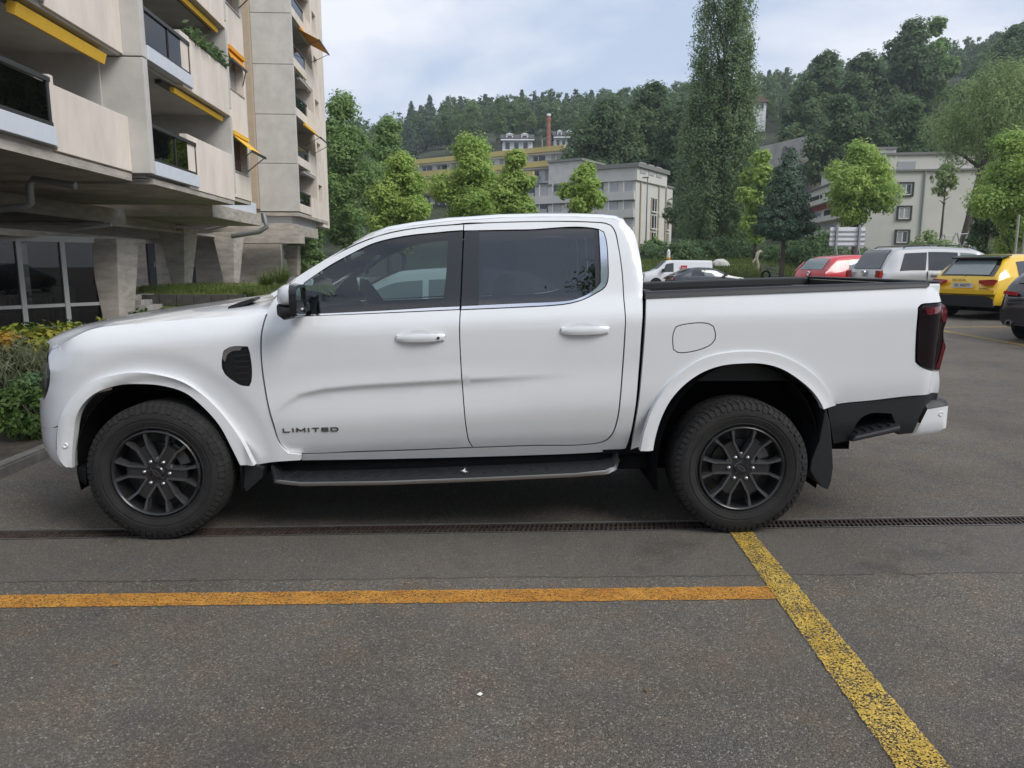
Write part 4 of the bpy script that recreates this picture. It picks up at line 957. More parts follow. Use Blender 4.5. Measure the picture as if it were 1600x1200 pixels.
def paint(name, c1, c2, wear, vs, pits=.15):
    m = bpy.data.materials.new(name); m.use_nodes = True; t = m.node_tree; b = t.nodes['Principled BSDF']; N = t.nodes.new; K = t.links.new
    co = N('ShaderNodeTexCoord').outputs['Object']
    n = N('ShaderNodeTexNoise'); n.inputs['Scale'].default_value = 6; n.inputs['Detail'].default_value = 5; K(co, n.inputs['Vector'])
    r = N('ShaderNodeValToRGB'); r.color_ramp.elements[0].color = (*c1, 1); r.color_ramp.elements[1].color = (*c2, 1); r.color_ramp.elements[0].position = .3; r.color_ramp.elements[1].position = .7; K(n.outputs[0], r.inputs[0])
    v = N('ShaderNodeTexVoronoi'); v.inputs['Scale'].default_value = vs; v.feature = 'DISTANCE_TO_EDGE'; K(co, v.inputs['Vector'])
    v2 = N('ShaderNodeTexVoronoi'); v2.inputs['Scale'].default_value = vs * 2.1; K(co, v2.inputs['Vector'])
    n2 = N('ShaderNodeTexNoise'); n2.inputs['Scale'].default_value = 9; n2.inputs['Detail'].default_value = 6; K(co, n2.inputs['Vector'])
    a = N('ShaderNodeMath'); a.operation = 'MULTIPLY_ADD'; K(n2.outputs[0], a.inputs[0]); a.inputs[1].default_value = wear; a.inputs[2].default_value = -wear * .42
    lt = N('ShaderNodeMath'); lt.operation = 'LESS_THAN'; K(v.outputs['Distance'], lt.inputs[0]); K(a.outputs[0], lt.inputs[1])
    sp = N('ShaderNodeSeparateColor'); K(v2.outputs['Color'], sp.inputs[0])
    v3 = N('ShaderNodeTexVoronoi'); v3.inputs['Scale'].default_value = 190; K(co, v3.inputs['Vector']); sp3 = N('ShaderNodeSeparateColor'); K(v3.outputs['Color'], sp3.inputs[0])
    n3 = N('ShaderNodeTexNoise'); n3.inputs['Scale'].default_value = 14; n3.inputs['Detail'].default_value = 5; K(co, n3.inputs['Vector'])
    th3 = N('ShaderNodeMath'); th3.operation = 'MULTIPLY_ADD'; K(n3.outputs[0], th3.inputs[0]); th3.inputs[1].default_value = pits * 3.2; th3.inputs[2].default_value = -pits * .6
    pit = N('ShaderNodeMath'); pit.operation = 'LESS_THAN'; K(sp3.outputs[0], pit.inputs[0]); K(th3.outputs[0], pit.inputs[1])
    mxp = N('ShaderNodeMath'); mxp.operation = 'MAXIMUM'; K(lt.outputs[0], mxp.inputs[0]); K(pit.outputs[0], mxp.inputs[1])
    mr = N('ShaderNodeMapRange'); K(sp.outputs[0], mr.inputs[0]); mr.inputs[3].default_value = .62; mr.inputs[4].default_value = 1.12
    mu = N('ShaderNodeMix'); mu.data_type = 'RGBA'; mu.blend_type = 'MULTIPLY'; mu.inputs[0].default_value = 1; K(r.outputs[0], mu.inputs[6]); K(mr.outputs[0], mu.inputs[7])
    K(mu.outputs[2], b.inputs['Base Color']); b.inputs['Roughness'].default_value = .75
    tr = N('ShaderNodeBsdfTransparent'); ms = N('ShaderNodeMixShader'); K(mxp.outputs[0], ms.inputs[0]); K(b.outputs[0], ms.inputs[1]); K(tr.outputs[0], ms.inputs[2])
    K(ms.outputs[0], t.nodes['Material Output'].inputs[0])
    bp = N('ShaderNodeBump'); bp.inputs['Strength'].default_value = .8; bp.inputs['Distance'].default_value = .006; K(v2.outputs['Distance'], bp.inputs['Height']); bp.invert = True; K(bp.outputs[0], b.inputs['Normal'])
    return m
DSL = .0176
def drain_y(x): return .141 + DSL * x
def gz(x, y):
    """height of the car park: flat round the truck, rising gently to the right rear"""
    return .018 * max(0.0, min(y, 40) - 2.0) * sm(3.5, 8.0, x) * (1 - sm(22, 34, y))
cols = [-420, -250, -140, -80, -40, -20, -10, -5, 0, 2, 3.5, 4.25, 5, 5.75, 6.5, 7.25, 8, 12, 18, 26, 40, 70, 120, 220, 420]
rows_a = [-60, -25, -12, -6, -3, -.078]; rows_b = [.078, 1.86, 4, 8, 14, 20, 23, 25, 27, 29, 31, 33, 36, 39.86, 60, 100, 180, 330, 600]
m = MB()
for rr in (rows_a, rows_b):
    m.grid([[(x, drain_y(x) + r_, gz(x, drain_y(x) + r_)) for x in cols] for r_ in rr])
tag(m.build('ground', ASPH, fix=False), 'dark grey asphalt car park', kind='structure')
# drain channel with its slotted grates
CAST = mat('cast_iron', (.062, .045, .037), .7, metal=.3, var=.5, vscale=14)
DRM = mat('galvanised_edge', (.33, .32, .30), .45, metal=.8, var=.2, vscale=8)
dr = empty('drain_channel', (0, drain_y(0), 0), math.atan(DSL), 'narrow slotted iron drain channel running under the truck', 'drain')
X0, X1 = -3.3, 9.2
MB().box(X0, X1, -.079, .079, -.16, -.12).build('channel_floor', UNDER, dr)
for s_ in (-1, 1):
    MB().box(X0, X1, s_ * .079, s_ * .074, -.13, .002).build('channel_wall', UNDER, dr)
    MB().box(X0, X1, s_ * .0765, s_ * .0705, -.03, .0035).build('edge_rail', DRM, dr)
g = MB()
for r_ in (-.067, -.002, .063): g.box(.003, .497, r_, r_ + .005, -.022, -.003)
g.box(.002, .010, -.067, .067, -.022, -.003); g.box(.490, .498, -.067, .067, -.022, -.003)
for k in range(17):
    for (ya, yb, ph) in ((-.062, -.002, 0), (.003, .063, .5)):
        x = .012 + (k + ph) * .0285
        if x > .47: continue
        g.hexa([(x, ya, -.02), (x + .011, ya, -.02), (x + .023, yb, -.02), (x + .012, yb, -.02)], [(x, ya, -.004), (x + .011, ya, -.004), (x + .023, yb, -.004), (x + .012, yb, -.004)])
gme = g.mesh('grate', CAST)
for k in range(int((X1 - X0) / .5)): link('grate', gme, dr).location = (X0 + .5 * k, 0, 0)
# painted parking lines
def sheet(name, pts, mt, z=.004, n=10, lab=None):
    m = MB(); a, b_, c, d = [np.array(p) for p in pts]; n = int(np.linalg.norm(b_ - a) / .012); rg = random.Random(n)
    rws = []; j1 = j2 = 0.0
    for k in range(n + 1):
        t = k / n; p = a + (b_ - a) * t; q = d + (c - d) * t; w = (q - p) / np.linalg.norm(q - p)
        j1 = j1 * .25 + rg.uniform(-.0035, .0035); j2 = j2 * .25 + rg.uniform(-.0035, .0035); p = p + w * j1; q = q + w * j2; mid = (p + q) / 2
        rws.append([(p[0], p[1], gz(p[0], p[1]) + z), (mid[0], mid[1], gz(mid[0], mid[1]) + z), (q[0], q[1], gz(q[0], q[1]) + z)])
    m.grid(rws); return tag(m.build(name, mt, fix=False), lab, kind='structure')
OR = paint('orange_line_paint', (.50, .21, .026), (.62, .30, .045), .13, 70, .13)
YE = paint('yellow_line_paint', (.50, .315, .038), (.64, .44, .085), .36, 50, .27)
sheet('painted_line', [(-3.3, -.705), (1.545, -.688), (1.555, -.822), (-3.3, -.835)], OR, lab='orange parking line beside the truck', z=.0035)
sheet('painted_line', [(1.584, .058), (1.715, .058), (1.640, -3.2), (1.40, -3.2)][0:0] or [(1.584, .06), (1.385, -3.3), (1.575, -3.3), (1.716, .06)], YE, z=.0065, lab='cracked yellow parking line running from the rear wheel')
sheet('painted_line', [(9.45, 8.0), (9.45, 17), (9.58, 17), (9.58, 8.0)], YE, z=.006, lab='yellow parking line behind the yellow car')
sheet('painted_line', [(9.58, 11.7), (15, 11.9), (15, 12.0), (9.58, 11.8)], YE, z=.006, lab='yellow bay line beside the yellow car')
# little things lying on the asphalt
random.seed(8)
lf = MB(); p = onZ(750, 1088)
lf.add([(p[0] - .012, p[1], .008), (p[0], p[1] + .008, .012), (p[0] + .011, p[1] + .002, .009), (p[0] + .002, p[1] - .008, .007)], [(0, 1, 2, 3)]); tag(lf.build('paper_scrap', mat('scrap_white', (.75, .75, .68), .8)), 'tiny pale scrap lying on the asphalt in front', 'scrap')
m = MB(); rg = random.Random(21)
for k in range(650):
    x, y = rg.uniform(-2.6, 3.4), rg.uniform(-2.6, .0) if rg.random() < .7 else rg.uniform(.3, 2.0); r_ = rg.uniform(.0015, .0045); a = rg.uniform(0, 6.28)
    c, s_ = math.cos(a) * r_, math.sin(a) * r_
    m.add([(x + c * 1.4, y + s_ * 1.4, .001), (x - s_, y + c, .001), (x - c, y - s_, .001), (x + s_, y - c, .001), (x, y, .001 + r_ * 1.2)], [(0, 1, 4), (1, 2, 4), (2, 3, 4), (3, 0, 4)])
tag(m.build('grit', mat('grit_stone', (.30, .27, .22), .9, var=.5, vscale=9), fix=False), 'loose grit scattered over the asphalt', 'grit', kind='stuff')
lv = None
for k, (q, r_, lab) in enumerate(((305, 905, 'dry leaf on the seam left of the orange line middle'), (1010, 1080, 'dry leaf on the asphalt left of the yellow line'), (180, 1040, 'dry leaf on the asphalt at lower left'), (1430, 900, 'dry leaf right of the yellow line'))):
    p = onZ(q, r_); m = MB(); m.add([(-.016, 0, .002), (-.004, .008, .006), (.014, .002, .003), (-.002, -.008, .007), (0, 0, .003)], [(0, 3, 4), (3, 2, 4), (2, 1, 4), (1, 0, 4)]); o = m.build('dry_leaf', mat('dry_leaf_brown', (.16, .10, .045), .9), fix=False); o.location = (p[0], p[1], .003); o.rotation_euler = (0, 0, k * 1.7); tag(o, lab, 'leaf')
# kerb stones of the planting bed on the left
CONC = mat('kerb_concrete', (.13, .122, .108), .9, var=.3, vscale=7, bump=.4, bscale=60)
kb = empty('kerb', (-3.34, 0, 0), 0, 'low concrete kerb edging the planting bed left of the truck', 'kerb')
km = MB().box(-.12, 0, .006, .994, -.05, .085); kme = km.mesh('kerb_stone', CONC)
bm = bmesh.new(); bm.from_mesh(kme); bmesh.ops.bevel(bm, geom=bm.edges[:], offset=.015, segments=2, affect='EDGES'); bm.to_mesh(kme); bm.free()
for k in range(-2, 10): link('kerb_stone', kme, kb).location = (0, k, 0)
SOIL = mat('soil', (.045, .034, .024), .95, var=.5, vscale=9, bump=.8, bscale=25)
m = MB(); rws = []
for yy in np.linspace(-2, 10, 25):
    rws.append([(x, yy, .05 + .05 * math.sin(x * 3 + yy * 2) * math.sin(yy) + .0 + max(0, (-3.6 - x)) * .03) for x in (-3.45, -4, -4.6, -5.3, -6, -7, -9, -12)])
m.grid(rws); tag(m.build('planting_soil', SOIL, smooth=True, fix=False), kind='structure')
# ================================================================== the apartment building on the left
BEIGE = mat('beige_render', (.72, .645, .56), .9, var=.13, vscale=1.6, bump=.12, bscale=30, stretch=(1, 1, .35))
GREYC = mat('grey_concrete_panel', (.53, .515, .48), .9, var=.12, vscale=1.4, bump=.15, bscale=22)
ROUGHC = mat('board_marked_concrete', (.40, .365, .315), .92, var=.28, vscale=1.6, bump=.35, bscale=14, stretch=(1, 1, 3.5))
TANC = mat('tan_render', (.44, .36, .27), .9, var=.08)
BAND = mat('balcony_white', (.62, .65, .70), .6, var=.05)
DGLASS = mat('dark_window_glass', (.012, .014, .017), .05, spec=.8)
SMGLASS = glass_mat('smoked_balcony_glass', (.05, .055, .06), 1.35)
ALU = mat('dark_bronze_frame', (.06, .058, .058), .4, metal=.5)
PALEF = mat('pale_frame', (.40, .40, .38), .5)
SHUT = mat('roller_shutter', (.30, .26, .24), .7, var=.06)
BROWNSH = mat('brown_shutter', (.16, .075, .05), .7)
AWN = mat('yellow_awning', (.78, .47, .04), .85, var=.06, vscale=3)
AWO = mat('orange_awning', (.76, .33, .015), .85, var=.06, vscale=3)
PIPE = mat('zinc_pipe', (.30, .31, .31), .5, metal=.6)
BO = np.array([-7.35, 13.09, 0.0]); BTH = .04
bld = empty('apartment_building', tuple(BO), BTH, 'concrete apartment block with balconies and yellow awnings left of the truck', 'building')
BV = np.array([math.cos(BTH), math.sin(BTH), 0]); BU = np.array([-math.sin(BTH), math.cos(BTH), 0])
def loc(P): d = np.array(P) - BO; return (float(d @ BV), float(d @ BU), float(P[2]))
def onV(x, y, v0):
    d = ray(x, y); t = (v0 - (CAM - BO) @ BV) / (d @ BV); return loc(CAM + d * t)
def onU(x, y, u0):
    d = ray(x, y); t = (u0 - (CAM - BO) @ BU) / (d @ BU); return loc(CAM + d * t)
def bb(name, mt, *a, bevel=0.0, par=None): return MB().box(*a).build(name, mt, par or bld, bevel=bevel)
SH = 2.45; W0 = 3.5; NF = 4
# mass behind the loggias
bb('wall', BEIGE, -14, -3.0, -14, 8.2, 3.46, W0 + NF * SH)
bb('soffit', ROUGHC, -9.5, -.42, -14, -.125, 3.34, 3.495); bb('soffit', ROUGHC, -9.5, -.06, .125, 6.0, 3.30, 3.42); bb('soffit', ROUGHC, -9.5, -.23, 6.0, 8.38, 3.48, 3.58)
for k in range(NF):
    w = W0 + SH * k; top = w + SH
    # fin wall panels between the bays, one per storey
    bb('fin_panel', GREYC, -3.0, 0.0, -.12, .115, w + .015, top - .012, bevel=.012)
    # ---- first bay: beige parapet, white balcony front with smoked glass
    bb('parapet', BEIGE, -.60, -.40, -3.15, -.125, w + .04, w + 1.19, bevel=.01)
    bb('parapet_post', BEIGE, -.62, -.36, -3.30, -3.152, w + .10, w + 1.32, bevel=.01)
    bb('balcony_front', BAND, -.46, -.30, -10, -3.31, w + .10, w + .42, bevel=.01)
    bb('floor_slab', ROUGHC if k == 0 else GREYC, -3.0, -.47, -14, -.125, w + .0, w + .18)
    bal = empty('balustrade', (0, 0, 0), parent=bld)
    for a in range(4): bb('glass_panel', SMGLASS, -.375, -.36, -10 + a * 1.66, -8.36 + a * 1.66, w + .50, w + 1.15, par=bal)
    bb('hand_rail', ALU, -.41, -.33, -10, -3.31, w + 1.18, w + 1.26, par=bal); bb('bottom_rail', ALU, -.40, -.34, -10, -3.31, w + .43, w + .50, par=bal); bb('rail_post', ALU, -.40, -.34, -3.42, -3.34, w + .5, w + 1.18, par=bal)
    dg = bb('loggia_glazing', DGLASS, -3.0, -2.92, -10, -.125, w + .18, top); 
    for a in range(6): bb('glazing_bar', ALU, -2.92, -2.87, -8.6 + a * 1.5, -8.53 + a * 1.5, w + .18, top, par=dg)
    bb('side_lining', GREYC, -2.9, -.9, -.20, -.128, w + .18, top)
    # rolled-up awning under the next floor
    aw = empty('rolled_awning', (0, 0, 0), parent=bld)
    m = MB(); m.hexa([(-.70, -3.75, top - .26), (-.58, -3.75, top - .30), (-.58, -.62, top - .30), (-.70, -.62, top - .26)], [(-.72, -3.75, top - .06), (-.52, -3.75, top - .10), (-.52, -.62, top - .10), (-.72, -.62, top - .06)]); m.build('awning_cloth', AWN, aw)
    bb('awning_bar', ALU, -.76, -.68, -3.9, -.6, top - .12, top + .0, par=aw)
    # ---- second bay
    bb('parapet', BEIGE, -.22, -.035, 2.3, 5.985, w - .07, w + 1.26, bevel=.01)
    bb('balcony_front', BAND, -.20, .03, .12, 2.86, w + .0, w + .30, bevel=.01)
    bb('floor_slab', GREYC, -3.0, -.225, .118, 6.0, w - .06, w + .16)
    bal = empty('balustrade', (0, 0, 0), parent=bld)
    for a in range(2): bb('glass_panel', SMGLASS, -.06, -.045, .16 + a * 1.33, 1.47 + a * 1.33, w + .37, w + 1.02, par=bal)
    bb('hand_rail', ALU, -.09, 0.0, .12, 2.84, w + 1.03, w + 1.11, par=bal); bb('bottom_rail', ALU, -.08, -.02, .12, 2.84, w + .301, w + .37, par=bal)
    for uu in (.12, 1.46, 2.78): bb('rail_post', ALU, -.08, -.02, uu, uu + .05, w + .37, w + 1.03, par=bal)
    bb('parapet_post', BEIGE, -.20, .0, 2.865, 2.99, w + .28, w + 1.16, bevel=.01)
    dg = bb('loggia_glazing', DGLASS, -3.0, -2.92, .118, 6.0, w + .16, top - .06)
    for a in range(5): bb('glazing_bar', ALU, -2.92, -2.86, .5 + a * 1.2, .57 + a * 1.2, w + .16, top - .06, par=dg)
    bb('side_wall', GREYC, -3.0, -.04, 5.99, 6.17, w + .17, top - .061)
    aw = empty('rolled_awning', (0, 0, 0), parent=bld)
    bb('awning_bar', ALU, -.45, -.30, 1.6, 5.9, top - .16, top - .07, par=aw); m = MB(); m.hexa([(-.30, 2.1, top - .24), (-.20, 2.1, top - .26), (-.20, 5.8, top - .26), (-.30, 5.8, top - .24)], [(-.30, 2.1, top - .12), (-.18, 2.1, top - .14), (-.18, 5.8, top - .14), (-.30, 5.8, top - .12)]); m.build('awning_cloth', AWN, aw)
    # ---- window bay
    wb = w + .10 if k == 0 else w - .12
    bb('wall', BEIGE, -.50, -.20, 6.171, 6.60, wb, top - .12); bb('wall', BEIGE, -.50, -.20, 8.12, 8.40, wb, top - .12)
    bb('wall', BEIGE, -.50, -.20, 6.60, 8.12, wb, w + .90); bb('wall', BEIGE, -.50, -.20, 6.60, 8.12, w + 1.95, top - .12)
    wi = bb('window', BROWNSH if k == 0 else SHUT, -.48, -.42, 6.60, 8.12, w + .90, w + 1.95)
    bb('window_frame', PALEF, -.42, -.38, 7.33, 7.39, w + .90, w + 1.95, par=wi); bb('window_sill', PALEF, -.42, -.17, 6.58, 8.14, w + .87, w + .902, par=wi)
    for a in range(9): bb('shutter_slat', BROWNSH if k == 0 else SHUT, -.43, -.405, 6.62, 7.32, w + .93 + a * .11, w + 1.02 + a * .11, par=wi)
    bb('end_wall', TANC, -3.0, -.501, 8.25, 8.41, wb, top - .12)
def awning(par, u0, u1, w_top, v0, reach, drop, mt, arm=True):
    a = empty('open_awning', (0, 0, 0), parent=par)
    m = MB(); m.hexa([(v0, u0, w_top - .02), (v0 + reach, u0, w_top - drop - .02), (v0 + reach, u1, w_top - drop - .02), (v0, u1, w_top - .02)], [(v0, u0, w_top), (v0 + reach, u0, w_top - drop), (v0 + reach, u1, w_top - drop), (v0, u1, w_top)]); m.build('awning_cloth', mt, a)
    MB().box(v0 + reach - .02, v0 + reach + .03, u0 - .02, u1 + .02, w_top - drop - .05, w_top - drop + .02).build('awning_rod', ALU, a)
    MB().box(v0 - .02, v0 + .09, u0 - .03, u1 + .03, w_top - .02, w_top + .10).build('awning_cassette', mt, a)
    for uu in (u0 + .04, u1 - .04): m = MB(); m.tube([(v0, uu, w_top - drop - .45), (v0 + reach, uu, w_top - drop)], .016, 6); m.build('awning_arm', ALU, a)
awning(bld, 6.62, 8.14, W0 + 1.98, -.20, .58, .50, AWN)
awning(bld, 6.62, 8.14, W0 + 2*SH + 2.02, -.20, .50, .42, AWO)
awning(bld, 6.62, 8.14, W0 + SH + 2.02, -.2, .12, .30, AWO)
# ---- second block, set back
V2, U2, B2, S2 = -1.62, 22.2, 4.22, 2.40
bb('wall', BEIGE, -13, -2.9, 22.45, 31, B2 - .05, B2 + 6 * S2)
bb('tan_wall', TANC, -4.6, -3.62, 21.9, 22.44, B2 + .12, B2 + 6 * S2); bb('recess_wall', TANC, -9, -4.6, 16.5, 22.4, B2 - .3, B2 + 6 * S2)
bb('soffit', ROUGHC, -12, V2 - .02, 22.21, 30.4, B2 - .22, B2 - .05)
for k in range(6):
    w = B2 + S2 * k; top = w + S2
    bb('fin_panel', GREYC, -3.61, V2, U2, U2 + .24, w + .012, top - .012, bevel=.012)
    bb('balcony_front', BEIGE, V2 - .16, V2, U2 + .245, 25.5, w + .0, w + .42, bevel=.01)
    bb('floor_slab', GREYC, -2.9, V2 - .165, U2 + .245, 27.6, w - .03, w + .14)
    bal = empty('balustrade', (0, 0, 0), parent=bld)
    bb('glass_panel', SMGLASS, V2 - .07, V2 - .055, U2 + .3, 25.35, w + .46, w + 1.0, par=bal); bb('hand_rail', ALU, V2 - .1, V2 - .02, U2 + .245, 25.5, w + 1.0, w + 1.08, par=bal); bb('rail_post', BEIGE, V2 - .12, V2, 25.36, 25.52, w + .42, w + 1.08, par=bal)
    bb('parapet', BEIGE, V2 - .24, V2 - .08, 24.9, 27.4, w - .10, w + 1.02, bevel=.01)
    bb('loggia_glazing', DGLASS, -2.9, -2.84, U2 + .245, 27.4, w + .14, top - .03)
    bb('wall', BEIGE, -2.9, V2 - .06, 27.41, 27.9, w - .10, top - .10); bb('wall', BEIGE, V2 - .5, V2 - .06, 27.91, 29.0, w - .10, w + .85); bb('wall', BEIGE, V2 - .5, V2 - .06, 27.91, 29.0, w + 1.95, top - .10)
    wi = bb('window', SHUT, V2 - .45, V2 - .28, 27.91, 29.0, w + .85, w + 1.95); bb('window_frame', PALEF, V2 - .28, V2 - .24, 28.43, 28.48, w + .85, w + 1.95, par=wi)
    bb('wall', BEIGE, -2.9, V2 - .06, 29.01, 31.0, w - .10 - (.35 if k == 0 else 0), top - .10 if k else top - .102)
    if k not in (1, 3):
        aw = bb('rolled_awning', AWN if k % 2 else PALEF, V2 - .30, V2 - .10, 24.2, 27.3, top - .24, top - .11)
awning(bld, 24.4, 27.2, B2 + S2 * 2 - .12, V2 - .05, .85, .62, AWN)
awning(bld, 24.4, 27.2, B2 + S2 * 4 - .10, V2 - .05, 1.0, .50, AWO)
# ---- ground floor: beams, tapered piers, concrete walls, doors, glazing
def quadbeam(name, mt, pts_bottom, pts_top):
    return MB().hexa([loc(p) for p in pts_bottom], [loc(p) for p in pts_top]).build(name, mt, bld)
bb('transfer_beam', ROUGHC, -8.6, -4.55, -9, 13.2, 2.86, 3.335)
bb('transfer_beam', ROUGHC, -9.0, V2 - .05, 8.9, 15.0, 3.12, 3.58, bevel=.02); bb('upstand', BAND, -3.5, V2 - .4, 11.9, 15.6, 3.60, 4.1)
bb('transfer_beam', ROUGHC, -9.0, V2 - .12, 21.0, 27.5, 3.0, 3.56, bevel=.02); bb('upstand', BAND, -5, V2 - .5, 22.6, 29.0, 3.58, 3.99)
a0 = onU(445, 364, 24.0); bb('cross_beam', ROUGHC, -8.0, onU(470, 370, 19.5)[0], 19.2, 20.4, 2.52, 2.98, bevel=.02)
def pier(pxl, pxr, pyt, pyb, D, deep=1.6, spread=.25):
    tl_, tr_ = loc(atD(pxl, pyt, D)), loc(atD(pxr, pyt, D)); zb_ = loc(atD(pxr, pyb, D))[2]; w_ = tr_[0] - tl_[0]; r_ = tr_[0]; uu = tl_[1]
    m = MB(); m.hexa([(r_ - w_ * .75 - .2, uu, zb_), (r_ - .0, uu, zb_), (r_ - .0, uu + deep * .5, zb_), (r_ - w_ * .75 - .2, uu + deep * .5, zb_)], [(r_ - w_ - .5, uu, tl_[2] + .02), (r_ + .12, uu, tl_[2] + .02), (r_ + .12, uu + deep, tl_[2] + .02), (r_ - w_ - .5, uu + deep, tl_[2] + .02)])
    return m.build('tapered_pier', ROUGHC, bld, bevel=.02)
pier(266, 282, 357, 446, 30); pier(349, 361, 364, 443, 34); pier(409, 419, 380, 441, 42); pier(455, 462, 384, 430, 44)
# back wall with two doors
yb = 33.3; g0 = .45
p_ = [loc(atD(x, 445, 37)) for x in (120, 229, 243, 289, 303, 436, 465)]
uw = p_[0][1]; doors = []
for (va, vb) in ((p_[0][0], p_[1][0]), (p_[2][0], p_[3][0]), (p_[4][0], p_[5][0])): bb('concrete_wall', ROUGHC, va, vb, uw, uw + .3, g0 - .3, 3.36)
for (va, vb) in ((p_[1][0], p_[2][0]), (p_[3][0], p_[4][0])):
    bb('concrete_wall', ROUGHC, va, vb, uw, uw + .3, 2.55, 3.36); d_ = bb('door', ALU, va + .02, vb - .02, uw + .10, uw + .16, g0, 2.55); bb('door_handle', PALEF, vb - .10, vb - .06, uw + .06, uw + .10, 1.4, 1.65, par=d_)
bb('ceiling', ROUGHC, -8.6, -3.2, -9, 7.0, 2.16, 2.30); bb('ceiling', ROUGHC, -9, -4.4, 7.0, 21.5, 2.75, 2.84)
# glazed ground-floor room on the left
gA, gB = atD(-70, 445, 16.3), atD(158, 445, 19.0)
gd = (gB - gA); gd[2] = 0; gl_len = np.linalg.norm(gd); gd /= gl_len; gn = np.array([gd[1], -gd[0], 0])
gl = empty('shopfront_glazing', loc(np.array([gA[0], gA[1], 0])), math.atan2(gd[1], gd[0]) - BTH, parent=bld)
def upos(px):
    d = ray(px, 445); t = ((gA - CAM) @ gn) / (d @ gn); return float((CAM + d * t - gA) @ gd)
GCLR = glass_mat('shop_glass', (.42, .44, .44), 1.5)
us = [upos(x) for x in (-70, 33, 101, 158)]
MB().box(0, gl_len, -.06, .04, 2.06, 2.20).build('head_frame', PALEF, gl); MB().box(0, gl_len, -.05, .05, .50, .58).build('transom', PALEF, gl); MB().box(0, gl_len, -.06, .06, -.10, .04).build('sill', PALEF, gl)
for i in range(3): MB().box(us[i] + .05, us[i+1] - .05, -.01, .005, .58, 2.06).build('pane', GCLR, gl); MB().box(us[i] + .05, us[i+1] - .05, -.01, .005, .04, .50).build('pane', GCLR, gl)
for q in us: MB().box(q - .055, q + .055, -.07, .06, .04, 2.06).build('mullion', PALEF, gl)
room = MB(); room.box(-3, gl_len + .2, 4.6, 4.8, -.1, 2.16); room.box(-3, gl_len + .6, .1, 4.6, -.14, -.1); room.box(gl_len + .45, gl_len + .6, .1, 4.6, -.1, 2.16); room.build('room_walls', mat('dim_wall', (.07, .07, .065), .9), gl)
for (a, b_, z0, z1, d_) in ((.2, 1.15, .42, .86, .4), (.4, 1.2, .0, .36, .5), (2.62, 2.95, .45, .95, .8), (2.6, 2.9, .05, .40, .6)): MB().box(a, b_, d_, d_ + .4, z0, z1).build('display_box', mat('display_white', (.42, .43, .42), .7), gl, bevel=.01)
for q in range(3):
    for s_ in (0, .22): m = MB(); m.tube([(1.45 + q * .42, .7 + s_, -.1), (1.45 + q * .42, .7 + s_, .85)], .02, 6); m.build('chair_leg', PALEF, gl)
    m = MB(); m.box(1.43 + q * .42, 1.75 + q * .42, .6, 1.0, .38, .42); m.build('chair_seat', ALU, gl)
MB().box(1.3, 3.0, 1.3, 2.0, .70, .75).build('table_top', PALEF, gl)
m = MB(); pp = [loc(atD(x, 373, 19.4)) for x in (166, 188, 196)]
zb_ = -.1
m.hexa([(pp[1][0] - .35, pp[1][1] - .5, zb_), (pp[2][0] - .1, pp[1][1] - .5, zb_), (pp[2][0] - .1, pp[1][1] + .3, zb_), (pp[1][0] - .35, pp[1][1] + .3, zb_)], [(pp[0][0] - .25, pp[1][1] - .5, 2.17), (pp[2][0], pp[1][1] - .5, 2.17), (pp[2][0], pp[1][1] + .8, 2.17), (pp[0][0] - .25, pp[1][1] + .8, 2.17)]); m.build('tapered_pier', ROUGHC, bld, bevel=.02)
# pipes under the soffit
m = MB(); q = [loc(atD(x, y, 15.5)) for x, y in ((-10, 328), (40, 322), (48, 318), (46, 290), (52, 280), (118, 290))]
m.tube(q, .075, 10); m.build('drain_pipe', PIPE, bld, smooth=True, angle=50)
m = MB(); q = [loc(atD(x, y, 27)) for x, y in ((411, 333), (414, 345), (417, 354), (405, 362), (362, 369))]
m.tube(q, .09, 10); m.build('drain_pipe', PIPE, bld, smooth=True, angle=50)
m = MB(); q = [loc(atD(x, y, 19)) for x, y in ((110, 361), (174, 351))]; m.tube(q, .05, 8); m.build('strip_lamp', PALEF, bld)
m = MB(); q = [loc(atD(x, y, 32)) for x, y in ((322, 359), (356, 352))]; m.tube(q, .05, 8); m.build('strip_lamp', PALEF, bld)
# ---- steps, low walls and terrace in front of it
TERR = mat('terrace_concrete', (.22, .21, .19), .9, var=.25, vscale=2.5, bump=.3, bscale=30)
m = MB(); st = [atD(x, 478, D) for x, D in ((150, 18.5), (480, 18.5))]
m.box(-18, -5.2, 15.6, 16.0, -.1, .30); m.box(-18, -6.0, 16.0, 40, -.1, .28); tag(m.build('terrace', TERR), kind='structure')
sw = empty('retaining_wall', (0, 0, 0), 0, 'low dark retaining wall of slabs below the grass bank', 'wall')
for k in range(6):
    a = atD(222 + k * 27, 468, 21.0); b_ = atD(248 + k * 27, 468, 21.0); MB().box(a[0], b_[0], a[1], a[1] + .12, .28, .68).build('wall_slab', mat('dark_slab', (.07, .066, .06), .85, var=.3), sw, bevel=.01)
stp = empty('concrete_steps', (0, 0, 0), 0, 'short flight of pale concrete steps beside the tapered pier', 'steps')
for k in range(3):
    a = atD(192, 470, 20 + .32 * k); b_ = atD(228 - 8 * k, 470, 20 + .32 * k); MB().box(a[0], b_[0], a[1], a[1] + 1.2, .28 + .13 * k, .42 + .13 * k).build('step', mat('step_concrete', (.33, .32, .29), .9, var=.15), stp, bevel=.01)
